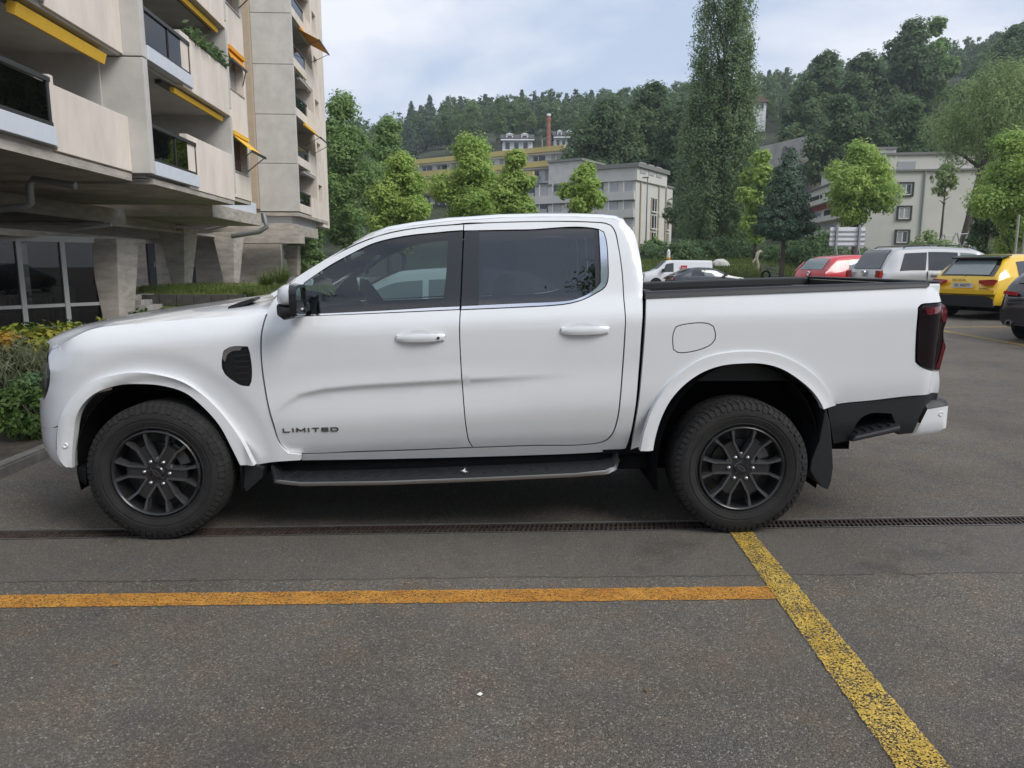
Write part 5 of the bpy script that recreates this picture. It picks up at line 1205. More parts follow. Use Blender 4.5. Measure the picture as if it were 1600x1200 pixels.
# ================================================================== buildings further back
STUC = mat('pale_grey_render', (.56, .55, .515), .9, var=.07, vscale=.5, bump=.1, bscale=5)
STUC2 = mat('cream_render', (.62, .60, .555), .9, var=.06, vscale=.4)
WHITEW = mat('white_render', (.70, .71, .72), .85, var=.04)
CONCB = mat('weathered_concrete', (.40, .375, .335), .92, var=.2, vscale=.35, bump=.2, bscale=3)
ROOFG = mat('roof_edge_grey', (.20, .20, .19), .8)
YROOF = mat('yellow_parapet', (.55, .44, .17), .8, var=.1, vscale=.5)
SHUTG = mat('grey_blind', (.36, .37, .38), .7, var=.05)
REDST = mat('red_band', (.36, .075, .06), .7)
WGL = mat('house_window_glass', (.03, .035, .04), .08, spec=.7)
WFR = mat('white_window_frame', (.72, .72, .70), .5)
TILE = mat('dark_roof_tile', (.09, .085, .085), .8, var=.2, vscale=1)
BRICKR = mat('red_brick', (.27, .105, .075), .85, var=.2, vscale=2)
def az(deg): a = math.radians(deg); return a
def house(name, px_, py_, D, azdeg, label):
    """empty at a corner; local +x runs along azimuth azdeg (from the viewing direction, to the right), local +y is 90 degrees to the left of it"""
    p = atD(px_, py_, D); ang = math.pi / 2 - az(azdeg) - YAW
    e = empty(name, tuple(p), ang, label, 'building'); e['category'] = 'building'; return e, p, ang
def hit(px_, p, ang, side, off=0.0):
    """distance along local x (side 'x', at local y=off) or local y where the image column px_ falls"""
    ex = np.array([math.cos(ang), math.sin(ang)]); ey = np.array([-math.sin(ang), math.cos(ang)])
    a, n = (ex, ey) if side == 'x' else (ey, ex)
    d = ray(px_, 413)[:2]; o = p[:2] + n * off
    A = np.array([[d[0], -a[0]], [d[1], -a[1]]]); t = np.linalg.solve(A, o - CAM[:2]); return float(t[1])
def zat(px_, py_, X):      # height of a pixel at the distance of the ground point X
    r = ray(px_, py_); D = np.dot(np.array([X[0], X[1], 0]) - np.array([CAM[0], CAM[1], 0]), _f0); t = D / np.dot(r, _f0); return float(CAM[2] + r[2] * t)
def P(name, mt, par, *a, bevel=0): return MB().box(*a).build(name, mt, par, bevel=bevel)
# ---- grey block in the middle: corner at column 992
e, p, ang = house('apartment_block', 992, 405, 92, 33, 'pale grey flat-roofed block rising behind the truck cab beside the tall poplar')
def zz(py_): return zat(992, py_, p) - p[2]
LX = hit(1050, p, ang, 'x'); LY = hit(800, p, ang, 'y'); LXa = hit(1038, p, ang, 'x')
ztop, zmain, zlow = zz(254), zz(281), -1.5
P('wall', STUC, e, .25, LX, .25, LY, zlow, zmain); P('attic', STUC, e, .0, LXa, .0, LY * .40, zmain, ztop - .5); P('roof_edge', ROOFG, e, -.3, LXa + .3, -.3, LY * .40 + .2, ztop - .5, ztop)
P('roof_edge', ROOFG, e, LXa + .31, LX + .2, .1, LY, zmain, zmain + .25); P('roof_edge', ROOFG, e, .1, LXa + .2, LY * .4 + .3, LY, zmain, zmain + .2)
P('penthouse', GREYC, e, 3.5, 10, hit(905, p, ang, 'y', 3.5), hit(856, p, ang, 'y', 3.5), zmain, zz(236)); P('roof_edge', ROOFG, e, 3.2, 10.3, hit(907, p, ang, 'y', 3.2), hit(854, p, ang, 'y', 3.2), zz(236) + .01, zz(236) + .3)
FLH = (zmain - zz(393)) / 4.0
xw = [hit(q, p, ang, 'x') for q in (1018, 1025, 1041.5, 1045)]
for k in range(4):
    zb_ = zmain - FLH * (k + 1)
    if k:
        for (a, b_) in ((xw[0], xw[1]), (xw[2], xw[3])):
            w = P('window', WGL, e, a, b_, .15, .26, zb_ + .9, zb_ + 2.5); P('window_frame', WFR, w, (a + b_) / 2 - .06, (a + b_) / 2 + .06, .10, .15, zb_ + .9, zb_ + 2.5); P('window_surround', TANC, w, a - .25, a - .02, .12, .25, zb_ + .8, zb_ + 2.6); P('window_sill', WFR, w, a - .2, b_ + .2, .0, .25, zb_ + .75, zb_ + .88)
    else:
        for q in (0, 1, 2): P('attic_window', SHUTG, e, .8 + q * 2.6, 2.6 + q * 2.6, -.06, .0, zmain + .9, zmain + 2.2)
    # long facade to the left: parapet bands and window strips
    P('parapet_band', STUC, e, -.15, .25, .3, LY, zb_ - .15, zb_ + .85)
    P('shadow_joint', ROOFG, e, .12, .25, .3, LY, zb_ - .32, zb_ - .155)
    ys = hit(960, p, ang, 'y') if k else .6
    nseg = 9; L_ = LY / nseg
    for s_ in range(nseg):
        y0 = .6 + s_ * L_; mt = SHUTG if (s_ + k) % 3 == 0 or s_ < 2 else WGL
        w = P('window', mt, e, .14, .25, y0, y0 + L_ - .9, zb_ + .855, zb_ + 2.35); P('window_frame', WFR, w, .06, .14, y0 + L_ * .55, y0 + L_ * .55 + .12, zb_ + .855, zb_ + 2.35)
        if mt is WGL: P('balcony_rail', SHUTG, e, -.05, .02, y0, y0 + L_ - .9, zb_ + .855, zb_ + 1.35)
for q in (1000, 1028, 1039): m = MB(); xx = hit(q, p, ang, 'x'); m.tube([(xx, .12, zlow), (xx, .12, zmain)], .09, 6); m.build('rain_pipe', TANC, e)
# ---- terraced block with yellow parapets behind it
e, p, ang = house('terraced_block', 888, 262, 135, 33, 'terraced white block with yellow parapets below the brick chimney')
LY = hit(640, p, ang, 'y')
for k, (pt, pb, pr) in enumerate(((228, 236, 888), (251, 260, 880), (267, 275, 846), (284, 292, 840))):
    yo = hit(pr, p, ang, 'y', 0); z1, z0 = zat(pr, pt, p) - p[2], zat(pr, pb, p) - p[2]
    P('yellow_parapet', YROOF, e, -1.6 - .8 * k, -1.0 - .8 * k, max(0, yo), LY, z0, z1); P('floor_slab', WHITEW, e, -1.0 - .8 * k, 8, max(0, yo), LY, z0 - .3, z0 + .2)
    zn = z0 - (zat(pr, 251, p) - zat(pr, 236, p)) * 0 - 2.4
    P('wall', WHITEW, e, .2 - .8 * k, 8, max(0, yo) + .3, LY, z0 - 2.6, z0 - .3)
    for s_ in range(10):
        y0 = max(0, yo) + 1.2 + s_ * (LY / 10); w = P('window', WGL if s_ % 3 else SHUTG, e, .05 - .8 * k, .2 - .8 * k, y0, y0 + LY / 10 - 1.4, z0 - 2.2, z0 - .45); P('window_frame', WFR, w, -.02 - .8 * k, .05 - .8 * k, y0 + 1.2, y0 + 1.35, z0 - 2.2, z0 - .45)
P('wall', WHITEW, e, 2, 9, .2, LY, -16, z0 - .4)
# ---- white houses on the slope and the brick chimney
def chalet(px0, px1, pyb, pyt, D, label):
    a = atD(px0, pyb, D); b_ = atD(px1, pyb, D); h = zat(px0, pyt, a) - a[2]; w = np.linalg.norm((b_ - a)[:2])
    e = empty('hillside_house', tuple(a), -YAW, label, 'house', 'white houses on the wooded slope')
    hw = h * .62
    P('wall', WHITEW, e, 0, w, 0, 7, -4, hw); m = MB(); m.prism([(-.5, -.6, hw), (w + .5, -.6, hw), (w + .5, 3.5, h), (-.5, 3.5, h)], (0, 0, .25)); m.prism([(-.5, 7.6, hw), (w + .5, 7.6, hw), (w + .5, 3.5, h), (-.5, 3.5, h)], (0, 0, .25)); m.build('roof', TILE, e)
    for q in (.12, .62):
        d = P('dormer', WHITEW, e, w * q, w * q + w * .24, -.3, 2.2, hw, hw + (h - hw) * .72); P('window', WGL, d, w * q + w * .05, w * q + w * .19, -.36, -.3, hw + .3, hw + (h - hw) * .5); m = MB(); m.prism([(w * q - .2, -.5, hw + (h - hw) * .72), (w * q + w * .24 + .2, -.5, hw + (h - hw) * .72), (w * q + w * .12, -.5, hw + (h - hw) * 1.0)], (0, 3, 0)); m.build('dormer_roof', WHITEW, d)
    for q in range(3): P('window', WGL, e, w * (.1 + .3 * q), w * (.24 + .3 * q), -.06, 0, hw - 2.4, hw - .8)
    P('balcony', WHITEW, e, -.4, w + .4, -1.2, 0, hw - .5, hw - .2)
chalet(785, 832, 232, 208, 190, 'white gabled house with dormers on the slope left of the brick chimney')
chalet(867, 896, 230, 203, 190, 'white gabled house with dormers on the slope right of the brick chimney')
c0 = atD(857, 245, 150); ch = zat(857, 180, c0) - c0[2]
che = empty('brick_chimney', tuple(c0), 0, 'tall slender red brick chimney standing in front of the wooded hill', 'chimney')
m = MB()
m.lathe([(-6, .52), (ch - 1.2, .36), (ch - 1.1, .44), (ch - .5, .44), (ch - .5, .36), (ch, .36), (ch, .2)], 16, 'z'); m.build('shaft', BRICKR, che, smooth=True, angle=30)
m = MB(); m.lathe([(ch - .15, .39), (ch + .25, .40), (ch + .25, .2)], 16, 'z'); m.build('cap', WHITEW, che)
for k in range(7): m = MB(); zr = ch * (k + .6) / 7.6; rr = .52 - .16 * (zr + 6) / (ch + 5); m.lathe([(zr, rr), (zr, rr + .03), (zr + .12, rr + .03), (zr + .12, rr)], 16, 'z'); m.build('iron_band', ROOFG, che)
c0 = atD(847, 230, 136); m = MB(); m.tube([tuple(c0), (c0[0], c0[1], c0[2] + 1.3)], .08, 6); tag(m.build('roof_vent_pipe', PALEF), 'thin pale vent pipe on the yellow-edged roof', 'pipe')
# ---- white block on the right: corner at column 1340, gable with three windows
e, p, ang = house('corner_block', 1340, 404, 86, 98, 'cream block with three framed windows behind the silver van')
LX = hit(1516, p, ang, 'x'); LYL = hit(1192, p, ang, 'y'); zt, zc_ = zat(1340, 243, p) - p[2], zat(1340, 269, p) - p[2]
P('wall', STUC2, e, 0, LX, 0, LYL, -2, zc_); P('attic', STUC2, e, -.1 + .5, LX - .5, .3, LYL * .35, zc_ + .2, zt); P('cornice', ROOFG, e, -.25, LX + .25, -.25, LYL + .2, zc_, zc_ + .2); P('roof_edge', ROOFG, e, .2, LX - .2, .1, LYL * .35 + .2, zt, zt + .28)
P('stair_head', STUC2, e, .6, hit(1386, p, ang, 'x', 2.0), 2.0, 6, zt + .28, zat(1340, 230, p) - p[2]); P('roof_edge', ROOFG, e, .4, hit(1387.5, p, ang, 'x', 1.8), 1.8, 6.2, zat(1340, 230, p) - p[2], zat(1340, 230, p) - p[2] + .25)
xa, xb = hit(1394, p, ang, 'x'), hit(1417.5, p, ang, 'x')
w = P('attic_window', SHUTG, e, hit(1390, p, ang, 'x', .3), hit(1417, p, ang, 'x', .3), .22, .3, zat(1404, 266, p) - p[2], zat(1404, 253, p) - p[2])
for (y1, y0) in ((285.5, 308), (322, 345), (359, 382), (396, 419)):
    z0, z1 = zat(1404, y0, p) - p[2], zat(1404, y1, p) - p[2]
    w = P('window', WGL, e, xa + .2, xb - .2, -.02, .005, z0 + .15, z1 - .15); 
    for a in ((xa, xa + .2, z0, z1), (xb - .2, xb, z0, z1), (xa + .2, xb - .2, z0, z0 + .15), (xa + .2, xb - .2, z1 - .15, z1)): P('window_surround', ALU, w, a[0], a[1], -.16, .0, a[2], a[3])
    for a in ((xa + .2, xa + .32, z0 + .15, z1 - .15), (xb - .32, xb - .2, z0 + .15, z1 - .15), ((xa + xb) / 2 - .06, (xa + xb) / 2 + .06, z0 + .15, z1 - .15), (xa + .32, xb - .32, z1 - .27, z1 - .15), (xa + .32, xb - .32, z0 + .15, z0 + .27)): P('window_frame', WFR, w, a[0], a[1], -.07, -.02, a[2], a[3])
    if y1 == 322: P('blind', SHUTG, w, xa + .33, xb - .33, -.05, -.02, z0 + .2, z1 - .2)
    else: P('curtain', WFR, w, xa + .34, xa + .62, .006, .02, z0 + .2, z1 - .2) if False else P('curtain', mat('curtain_grey', (.35, .36, .36), .9), w, xa + .36, xa + .75, -.035, -.022, z0 + .28, z1 - .28)
m = MB(); xx = hit(1433, p, ang, 'x'); m.tube([(xx, -.12, -2), (xx, -.12, zc_)], .10, 6); m.build('rain_pipe', PIPE, e)
# receding left facade with red bands and balconies
for (y0, y1, mt, nm) in ((300, 308, REDST, 'red_band'), (359, 366, REDST, 'red_band')):
    z0, z1 = zat(1340, y1, p) - p[2] - .2, zat(1340, y0, p) - p[2] - .2; P(nm, mt, e, -.28, 0, .3, LYL, z0, z1)
for k, (y0, y1) in enumerate(((275, 300), (308, 334), (334, 359), (366, 392))):
    z0, z1 = zat(1340, y1, p) - p[2] - .2, zat(1340, y0, p) - p[2] - .2
    for s_ in range(7):
        yy = 1.0 + s_ * LYL / 7; w = P('window', WGL if (s_ + k) % 3 else SHUTG, e, -.06, .0, yy, yy + LYL / 7 - 1.6, z0 + (z1 - z0) * .40, z1 - .25); P('window_frame', WFR, w, -.10, -.06, yy + 1.0, yy + 1.12, z0 + (z1 - z0) * .40, z1 - .25)
    P('balcony_front', STUC2, e, -.9, -.1, .4, LYL * .8, z0 + .05, z0 + (z1 - z0) * .38)
# ---- weathered concrete block behind, with a sloping top
e, p, ang = house('concrete_block', 1250, 300, 118, 75, 'weathered concrete block with chamfered roof standing behind the poplar')
LYL = hit(1172, p, ang, 'y'); LX = hit(1282, p, ang, 'x'); zt = zat(1250, 212, p) - p[2]; zb_ = zat(1250, 258, p) - p[2]
m = MB(); m.hexa([(0, 0, zb_), (LX, 0, zb_), (LX, LYL, zb_), (0, LYL, zb_)], [(.6, .2, zt), (LX * .35, .2, zt), (LX * .35, LYL, zt + .2), (.6, LYL, zt + .2)]); m.build('roof_block', CONCB, e)
P('window_band', WGL, e, .1, LX, .1, LYL, zb_ - 1.6, zb_); P('wall', CONCB, e, -.2, LX + 1, -.2, LYL, -6, zb_ - 1.6); 
m = MB(); m.lathe([(0, .9), (-.4, .9), (-.4, .05)], 20, 'x', (.1, 4.0, zt - 1.8)); m.build('round_vent', ROOFG, e)
P('roof_hut', CONCB, e, LX * .55, LX * .95, 2, 6, zb_, zb_ + 4.0)
for q in range(6): m = MB(); m.tube([(LX + .2 + q * .9, .3, zb_ - 1.6), (LX + .2 + q * .9, .3, zb_ + 1.0)], .05, 5); m.build('rail_post', PIPE, e)
m = MB(); m.tube([(LX + .2, .3, zb_ + 1.0), (LX + 5, .3, zb_ + 1.0)], .05, 5); m.build('rail', PIPE, e)
# ---- houses high on the right slope
def cabin(px0, px1, pyb, pyt, D, wm, rm, label):
    a = atD(px0, pyb, D); b_ = atD(px1, pyb, D); h = zat(px0, pyt, a) - a[2]; w = np.linalg.norm((b_ - a)[:2])
    e = empty('hillside_house', tuple(a), -YAW, label, 'house')
    P('wall', wm, e, 0, w, 0, 8, -6, h * .55); m = MB(); m.prism([(-.6, -.6, h * .5), (w + .6, -.6, h * .5), (w * .5, -.6, h)], (0, 9, 0)); m.build('roof', rm, e)
    for q in (.2, .6): P('window', WGL, e, w * q, w * (q + .18), -.08, 0, h * .1, h * .42)
cabin(1178, 1197, 172, 148, 200, WHITEW, mat('brown_roof', (.16, .09, .07), .8), 'small white house with brown gable on the slope right of the poplar')
cabin(1440, 1480, 133, 122, 260, mat('sand_wall', (.5, .42, .28), .9), mat('tan_roof', (.34, .26, .18), .8), 'sand coloured house high among the trees on the right slope')

# ================================================================== parked vehicles
BLKT = mat('car_tyre', (.02, .02, .02), .85); ALLOY = mat('car_rim', (.30, .31, .32), .35, metal=.8)
CGL = mat('car_window_dark', (.020, .024, .028), .05, spec=.9); CGLL = mat('car_window_pale', (.16, .20, .20), .06, spec=.9)
TAILR = mat('tail_red', (.35, .012, .015), .15, coat=.8); PLATE = mat('plate_white', (.68, .68, .66), .5); INK = mat('plate_ink', (.02, .02, .02), .6)
def text(body, size, mt, parent, loc_, rot, ext=.002, name='lettering', sx=1.0):
    cu = bpy.data.curves.new('t', 'FONT'); cu.body = body; cu.size = size; cu.extrude = ext; cu.align_x = 'CENTER'; cu.align_y = 'CENTER'
    o = bpy.data.objects.new('t', cu); COL.objects.link(o); dg = bpy.context.evaluated_depsgraph_get(); dg.update()
    me = bpy.data.meshes.new_from_object(o.evaluated_get(dg)); bpy.data.objects.remove(o)
    me.materials.clear(); me.materials.append(mt); q = link(name, me, parent); q.location = loc_; q.rotation_euler = rot; q.scale = (sx, 1, 1); return q
def car(name, label, top, belt, wid, z0, paintm, axles, wr=.32, side_win=(), rear_win=None, front_win=None, glass=None, sidecol=None, plan=.9, cladding=None, cabw=.80, group=None, taperz=0.5):
    """top/belt: tables x -> height (x from the rear bumper = 0 forwards); half width wid"""
    e = empty(name, (0, 0, 0), 0, label, 'car', group)
    tf, bf = cubic_tab(top), cubic_tab(belt); Lc = top[-1][0]; glass = glass or CGL
    def hw(x): return wid * (1 - (1 - plan) * ((1 - sm(0, .55, x)) + sm(Lc - .9, Lc, x)) )
    def sec(x, n=None):
        zr = tf(x); zb_ = min(bf(x), zr - .02); w = hw(x); f = min(1, max(0, (zr - zb_ - .05) / .35)); wr_ = w * (1 - .06) * (1 - f) + wid * cabw * f
        return [(w * .90, z0), (w * .98, z0 + .10), (w, z0 + .28), (w * 1.0, (z0 + .28 + zb_) / 2), (w * .985, zb_ - .05), (w * .965, zb_), (w * .965 + (wr_ - w * .965) * .5, zb_ + (zr - .05 - zb_) * .55), (wr_, zr - .055 * f - .01), (wr_ - .07, zr - .012 * f), (wr_ * .5, zr + .008), (0, zr + .012)]
    xs = np.linspace(0, Lc, 44)
    m = MB(); rows = []
    for x in xs:
        s_ = sec(x); rows.append([(x, -y, z) for y, z in s_] + [(x, y, z) for y, z in s_[-2::-1]])
    m.grid(rows); m.add(rows[0], [tuple(range(len(rows[0])))]); m.add(rows[-1], [tuple(range(len(rows[-1])))])
    m.build('body', paintm, e, smooth=True, angle=38)
    def side_pt(x, t, off):
        s_ = sec(x); a, b_, c = np.array(s_[5]), np.array(s_[6]), np.array(s_[7])
        q = a + (b_ - a) * (t / .55) if t < .55 else b_ + (c - b_) * ((t - .55) / .45)
        return (x, q[0] + off, q[1])
    for (xa, xb, t0, t1, sl0, sl1, mt) in side_win:           # slanted window panes on both sides
        for s_ in (-1, 1):
            m = MB(); rws = []
            for i in range(5):
                t = t0 + (t1 - t0) * i / 4; r = []
                for j in range(9):
                    x = (xa + sl0 * i / 4) + ((xb + sl1 * i / 4) - (xa + sl0 * i / 4)) * j / 8; q = side_pt(x, t, .008); r.append((q[0], s_ * q[1], q[2]))
                rws.append(r)
            m.grid(rws); m.build('side_window', mt or glass, e, smooth=True)
    for win, nm in ((rear_win, 'rear_window'), (front_win, 'windscreen')):
        if not win: continue
        xa, xb, fy = win[:3]; m = MB(); rws = []
        for i in range(7):
            x = xa + (xb - xa) * i / 6; s_ = sec(x); wq = s_[8][0]
            rws.append([(x + (-.012 if nm[0] == 'r' else .012), yy * wq * fy, tf(x) + .014 + .004 * (1 - abs(yy)) ) for yy in np.linspace(-1, 1, 9)])
        m.grid(rws); m.build(nm, win[3] if len(win) > 3 else glass, e, smooth=True)
    for ax in axles:
        for s_ in (-1, 1):
            w = empty('wheel', (ax, s_ * (wid - .115), wr), parent=e)
            m = MB(); m.lathe([(-.10, wr * .62), (-.11, wr * .9), (-.08, wr), (.08, wr), (.11, wr * .9), (.10, wr * .62)], 28); m.build('tyre', BLKT, w, smooth=True, angle=40)
            m = MB(); m.lathe([(.06 * s_, .02), (.085 * s_, wr * .25), (.075 * s_, wr * .6), (.10 * s_, wr * .64)], 24)
            m.build('rim', ALLOY, w, smooth=True)
            m = MB(); rr_ = []
            for yv in (wid - .35, hw(ax) + .004): rr_.append([(ax + (wr + .06) * math.cos(a), s_ * yv, max(z0 * .6, wr + (wr + .06) * math.sin(a))) for a in np.linspace(0, math.pi, 17)])
            m.grid(rr_); m.add([(ax + (wr + .06) * math.cos(a), s_ * (hw(ax) + .003), wr + (wr + .06) * math.sin(a)) for a in np.linspace(-.25, math.pi + .25, 21)], [tuple(range(21))]); m.build('wheel_arch', UNDER, e)
            w.location = (ax, s_ * (wid - .095), wr)
    MB().box(.35, Lc - .4, -wid * .8, wid * .8, z0 * .55, z0 + .05).build('underbody', UNDER, e)
    return e, tf, bf, hw, sec
def put(e, px_, D, deg, anchor, dz=0.0):
    """stand the car so that its local anchor point is over the ground point of image column px_ at distance D"""
    t = math.radians(deg); g = atD(px_, 413, D); c, s_ = math.cos(t), math.sin(t); ax, ay = anchor
    x = g[0] - (ax * c - ay * s_); y = g[1] - (ax * s_ + ay * c); cx, cy_ = x + 2 * c, y + 2 * s_
    e.location = (x, y, gz(cx, cy_) + dz); e.rotation_euler = (0, 0, t)
YEL = mat('yellow_car_paint', (.80, .50, .006), .28, coat=1.0); SIL = mat('silver_car_paint', (.47, .48, .49), .32, metal=.35, coat=.8); REDP = mat('red_car_paint', (.55, .018, .026), .3, coat=.9); DKG = mat('dark_grey_car_paint', (.030, .034, .042), .25, metal=.3, coat=1.0); BLK = mat('black_car_paint', (.010, .011, .014), .2, coat=1.0); WHT = mat('white_van_paint', (.74, .75, .77), .35, coat=.7)
def lamp(e, name, mt, pts, th=.02, par=None):
    m = MB(); m.prism(pts, (-th, 0, 0)); return m.build(name, mt, par or e)
# yellow crossover (rear towards the camera)
e, tf, bf, hw, sec = car('yellow_car', 'yellow crossover car with black roof spoiler parked right of the pickup', [(0, .60), (.05, .96), (.10, 1.0), (.30, 1.19), (.62, 1.44), (.80, 1.50), (1.5, 1.55), (2.3, 1.53), (2.9, 1.36), (3.35, 1.05), (3.9, .93), (4.15, .80), (4.24, .60)], [(0, .9), (.5, 1.03), (1.5, .99), (3.2, .93), (4.24, .8)], .90, .34, YEL, (.82, 3.45), wr=.335,
    side_win=((.72, 1.15, .05, .80, .12, .10, None), (1.20, 1.95, .05, .85, .05, .0, None), (2.0, 2.85, .05, .85, .0, -.22, None)), rear_win=(.14, .60, .80, CGLL), front_win=(2.42, 3.25, .92), plan=.88, cabw=.70)
m = MB(); rws = []
for x in np.linspace(.115, .66, 8): s_ = sec(x); rws.append([(x - .004, yy * s_[8][0] * .96, tf(x) + .0145) for yy in np.linspace(-1, 1, 9)])
m.grid(rws); m.build('window_surround', GLOSSB, e, smooth=True)
for o_ in list(e.children):
    if o_.name.startswith('rear_window'): o_.location = (-.008, 0, .006)
m = MB(); m.hexa([(.42, -.60, 1.43), (.80, -.62, 1.50), (.80, .62, 1.50), (.42, .60, 1.43)], [(.40, -.60, 1.47), (.80, -.62, 1.53), (.80, .62, 1.53), (.40, .60, 1.47)]); m.build('roof_spoiler', GLOSSB, e, bevel=.01)
lamp(e, 'rear_apron', PLAST, [(-.012, -.80, .30), (-.012, .80, .30), (-.012, .76, .50), (-.012, .55, .56), (-.012, -.55, .56), (-.012, -.76, .50)], .03)
for s_ in (-1, 1): lamp(e, 'tail_light', TAILR, [(.02, s_ * .40, .86), (.02, s_ * .58, .80), (.03, s_ * .74, .82), (.06, s_ * .79, .93), (.04, s_ * .74, .95), (.02, s_ * .40, .93)], .05)
lamp(e, 'bumper_ledge', YEL, [(.0, -.78, .60), (.0, .78, .60), (.0, .78, .70), (.0, -.78, .70)], .035)
pl = lamp(e, 'number_plate', PLATE, [(-.005, -.26, .745), (-.005, .26, .745), (-.005, .26, .86), (-.005, -.26, .86)], .012); text('BE 46077', .10, INK, pl, (-.019, 0, .80), (math.pi/2, 0, -math.pi/2), sx=1.0)
text('SKODA', .085, INK, e, (.028, .12, .925), (math.pi/2 - .3, 0, -math.pi/2), sx=1.2); text('KAMIQ', .06, INK, e, (-.004, -.52, .735), (math.pi/2, 0, -math.pi/2), sx=1.2)
m = MB(); m.tube([(.10, .0, 1.02), (.20, .16, 1.11), (.22, .38, 1.13)], .012, 6); m.build('rear_wiper', PLAST, e)
put(e, 1566, 17.2, 25, (0, -.88))
# silver people carrier
e, tf, bf, hw, sec = car('silver_van', 'silver people carrier with roof rails parked beyond the pickup bed', [(0, .66), (.03, 1.02), (.08, 1.08), (.42, 1.60), (.62, 1.66), (1.6, 1.70), (2.6, 1.66), (3.1, 1.50), (3.7, 1.16), (4.2, 1.02), (4.5, .84), (4.6, .6)], [(0, .98), (1, 1.04), (3.2, .98), (4.6, .85)], .90, .32, SIL, (.85, 3.65), wr=.32,
    side_win=((.55, 1.28, .03, .84, .16, .06, None), (1.36, 2.22, .03, .86, .02, .0, None), (2.30, 3.35, .03, .86, .0, -.42, CGLL)), rear_win=(.09, .44, .95), front_win=(2.75, 3.6, .92), plan=.95, cabw=.82)
for s_ in (-1, 1):
    lamp(e, 'tail_light', TAILR, [(.03, s_ * .66, .86), (.03, s_ * .89, .86), (.05, s_ * .89, 1.04), (.03, s_ * .68, 1.05)], .06); m = MB(); m.tube([(.7, s_ * .70, 1.66), (.8, s_ * .70, 1.72), (1.7, s_ * .70, 1.745), (2.5, s_ * .70, 1.72), (2.65, s_ * .70, 1.66)], .018, 6); m.build('roof_rail', PLAST, e)
    for xx, zz_ in ((1.45, .93), (2.42, .90)): MB().box(xx, xx + .2, s_ * .895, s_ * .935, zz_ - .015, zz_ + .02).build('door_handle', SIL, e)
    MB().box(.1, 4.4, s_ * .885, s_ * .915, .50, .56).build('side_moulding', CHROME, e)
    MB().box(.02, .08, s_ * .9, s_ * .5, .35, .36).build('reflector', TAILR, e)
for xx in (1.32, 2.26): 
    for s_ in (-1, 1): MB().box(xx, xx + .008, s_ * .89, s_ * .912, .45, 1.03).build('door_gap', UNDER, e)
m = MB(); m.lathe([(0, .001), (-.02, .07), (-.012, .09), (.02, .09)], 20, 'x', (.012, 0, .98)); m.build('round_badge', CHROME, e)
lamp(e, 'number_plate', PLATE, [(-.004, -.26, .76), (-.004, .26, .76), (-.004, .26, .87), (-.004, -.26, .87)], .012)
m = MB(); m.tube([(.10, .0, 1.12), (.16, .2, 1.2), (.17, .45, 1.22)], .012, 6); m.build('rear_wiper', PLAST, e)
put(e, 1377, 20.2, 3, (0, -.88), dz=.04)
# red hatchback
e, tf, bf, hw, sec = car('red_car', 'red hatchback seen over the pickup bed left of the silver van', [(0, .60), (.04, .92), (.09, .98), (.45, 1.36), (.62, 1.43), (1.4, 1.49), (2.2, 1.45), (2.7, 1.27), (3.2, .98), (3.75, .86), (4.0, .72), (4.05, .5)], [(0, .9), (1, .98), (3, .9), (4.05, .75)], .84, .30, REDP, (.72, 3.2), wr=.30,
    side_win=((.95, 1.75, .04, .82, .05, -.05, CGLL), (1.85, 2.75, .04, .82, .0, -.28, CGLL)), rear_win=(.12, .46, .88, CGLL), front_win=(2.3, 3.1, .92), plan=.92, cabw=.76)
for s_ in (-1, 1): lamp(e, 'tail_light', TAILR, [(.13, s_ * .72, .98), (.13, s_ * .80, .98), (.40, s_ * .70, 1.28), (.38, s_ * .62, 1.28)], .05)
m = MB(); m.tube([(.11, .0, 1.02), (.17, .2, 1.09), (.17, .4, 1.09)], .012, 6); m.build('rear_wiper', PLAST, e)
m = MB(); m.lathe([(0, .001), (-.02, .06), (-.012, .075), (.02, .075)], 20, 'x', (.03, 0, .90)); m.build('round_badge', CHROME, e)
lamp(e, 'number_plate', PLATE, [(-.004, -.26, .62), (-.004, .26, .62), (-.004, .26, .73), (-.004, -.26, .73)], .012)
put(e, 1289, 23.5, 14, (0, -.82))
# black car cut by the right edge
e, tf, bf, hw, sec = car('black_car', 'black car cut off by the right edge of the picture', [(0, .60), (.05, .94), (.12, 1.02), (.5, 1.30), (.8, 1.40), (1.6, 1.46), (2.4, 1.42), (3.0, 1.18), (3.5, .98), (4.1, .86), (4.4, .7), (4.45, .5)], [(0, .94), (1, .98), (3, .92), (4.45, .78)], .91, .30, BLK, (.85, 3.5), wr=.33,
    side_win=((.9, 1.6, .04, .82, .1, 0, None), (1.7, 2.9, .04, .82, 0, -.3, None)), rear_win=(.15, .78, .9), front_win=(2.5, 3.4, .92), plan=.90)
for s_ in (-1, 1): lamp(e, 'tail_light', TAILR, [(.03, s_ * .55, .84), (.05, s_ * .79, .86), (.07, s_ * .79, .92), (.04, s_ * .55, .90)], .05)
pl = lamp(e, 'number_plate', PLATE, [(-.02, -.26, .60), (-.02, .26, .60), (-.02, .26, .72), (-.02, -.26, .72)], .012); text('BE 48261', .105, INK, pl, (-.034, 0, .66), (math.pi/2, 0, -math.pi/2))
MB().box(-.03, .0, -.78, .78, .80, .815).build('chrome_strip', CHROME, e)
for s_ in (-1, 1): m = MB(); m.lathe([(-.05, .045), (-.05, .06), (.1, .06)], 14, 'x', (0, s_ * .62, .34)); m.build('exhaust_pipe', STEEL, e)
put(e, 1566, 13.6, 24, (0, .86))
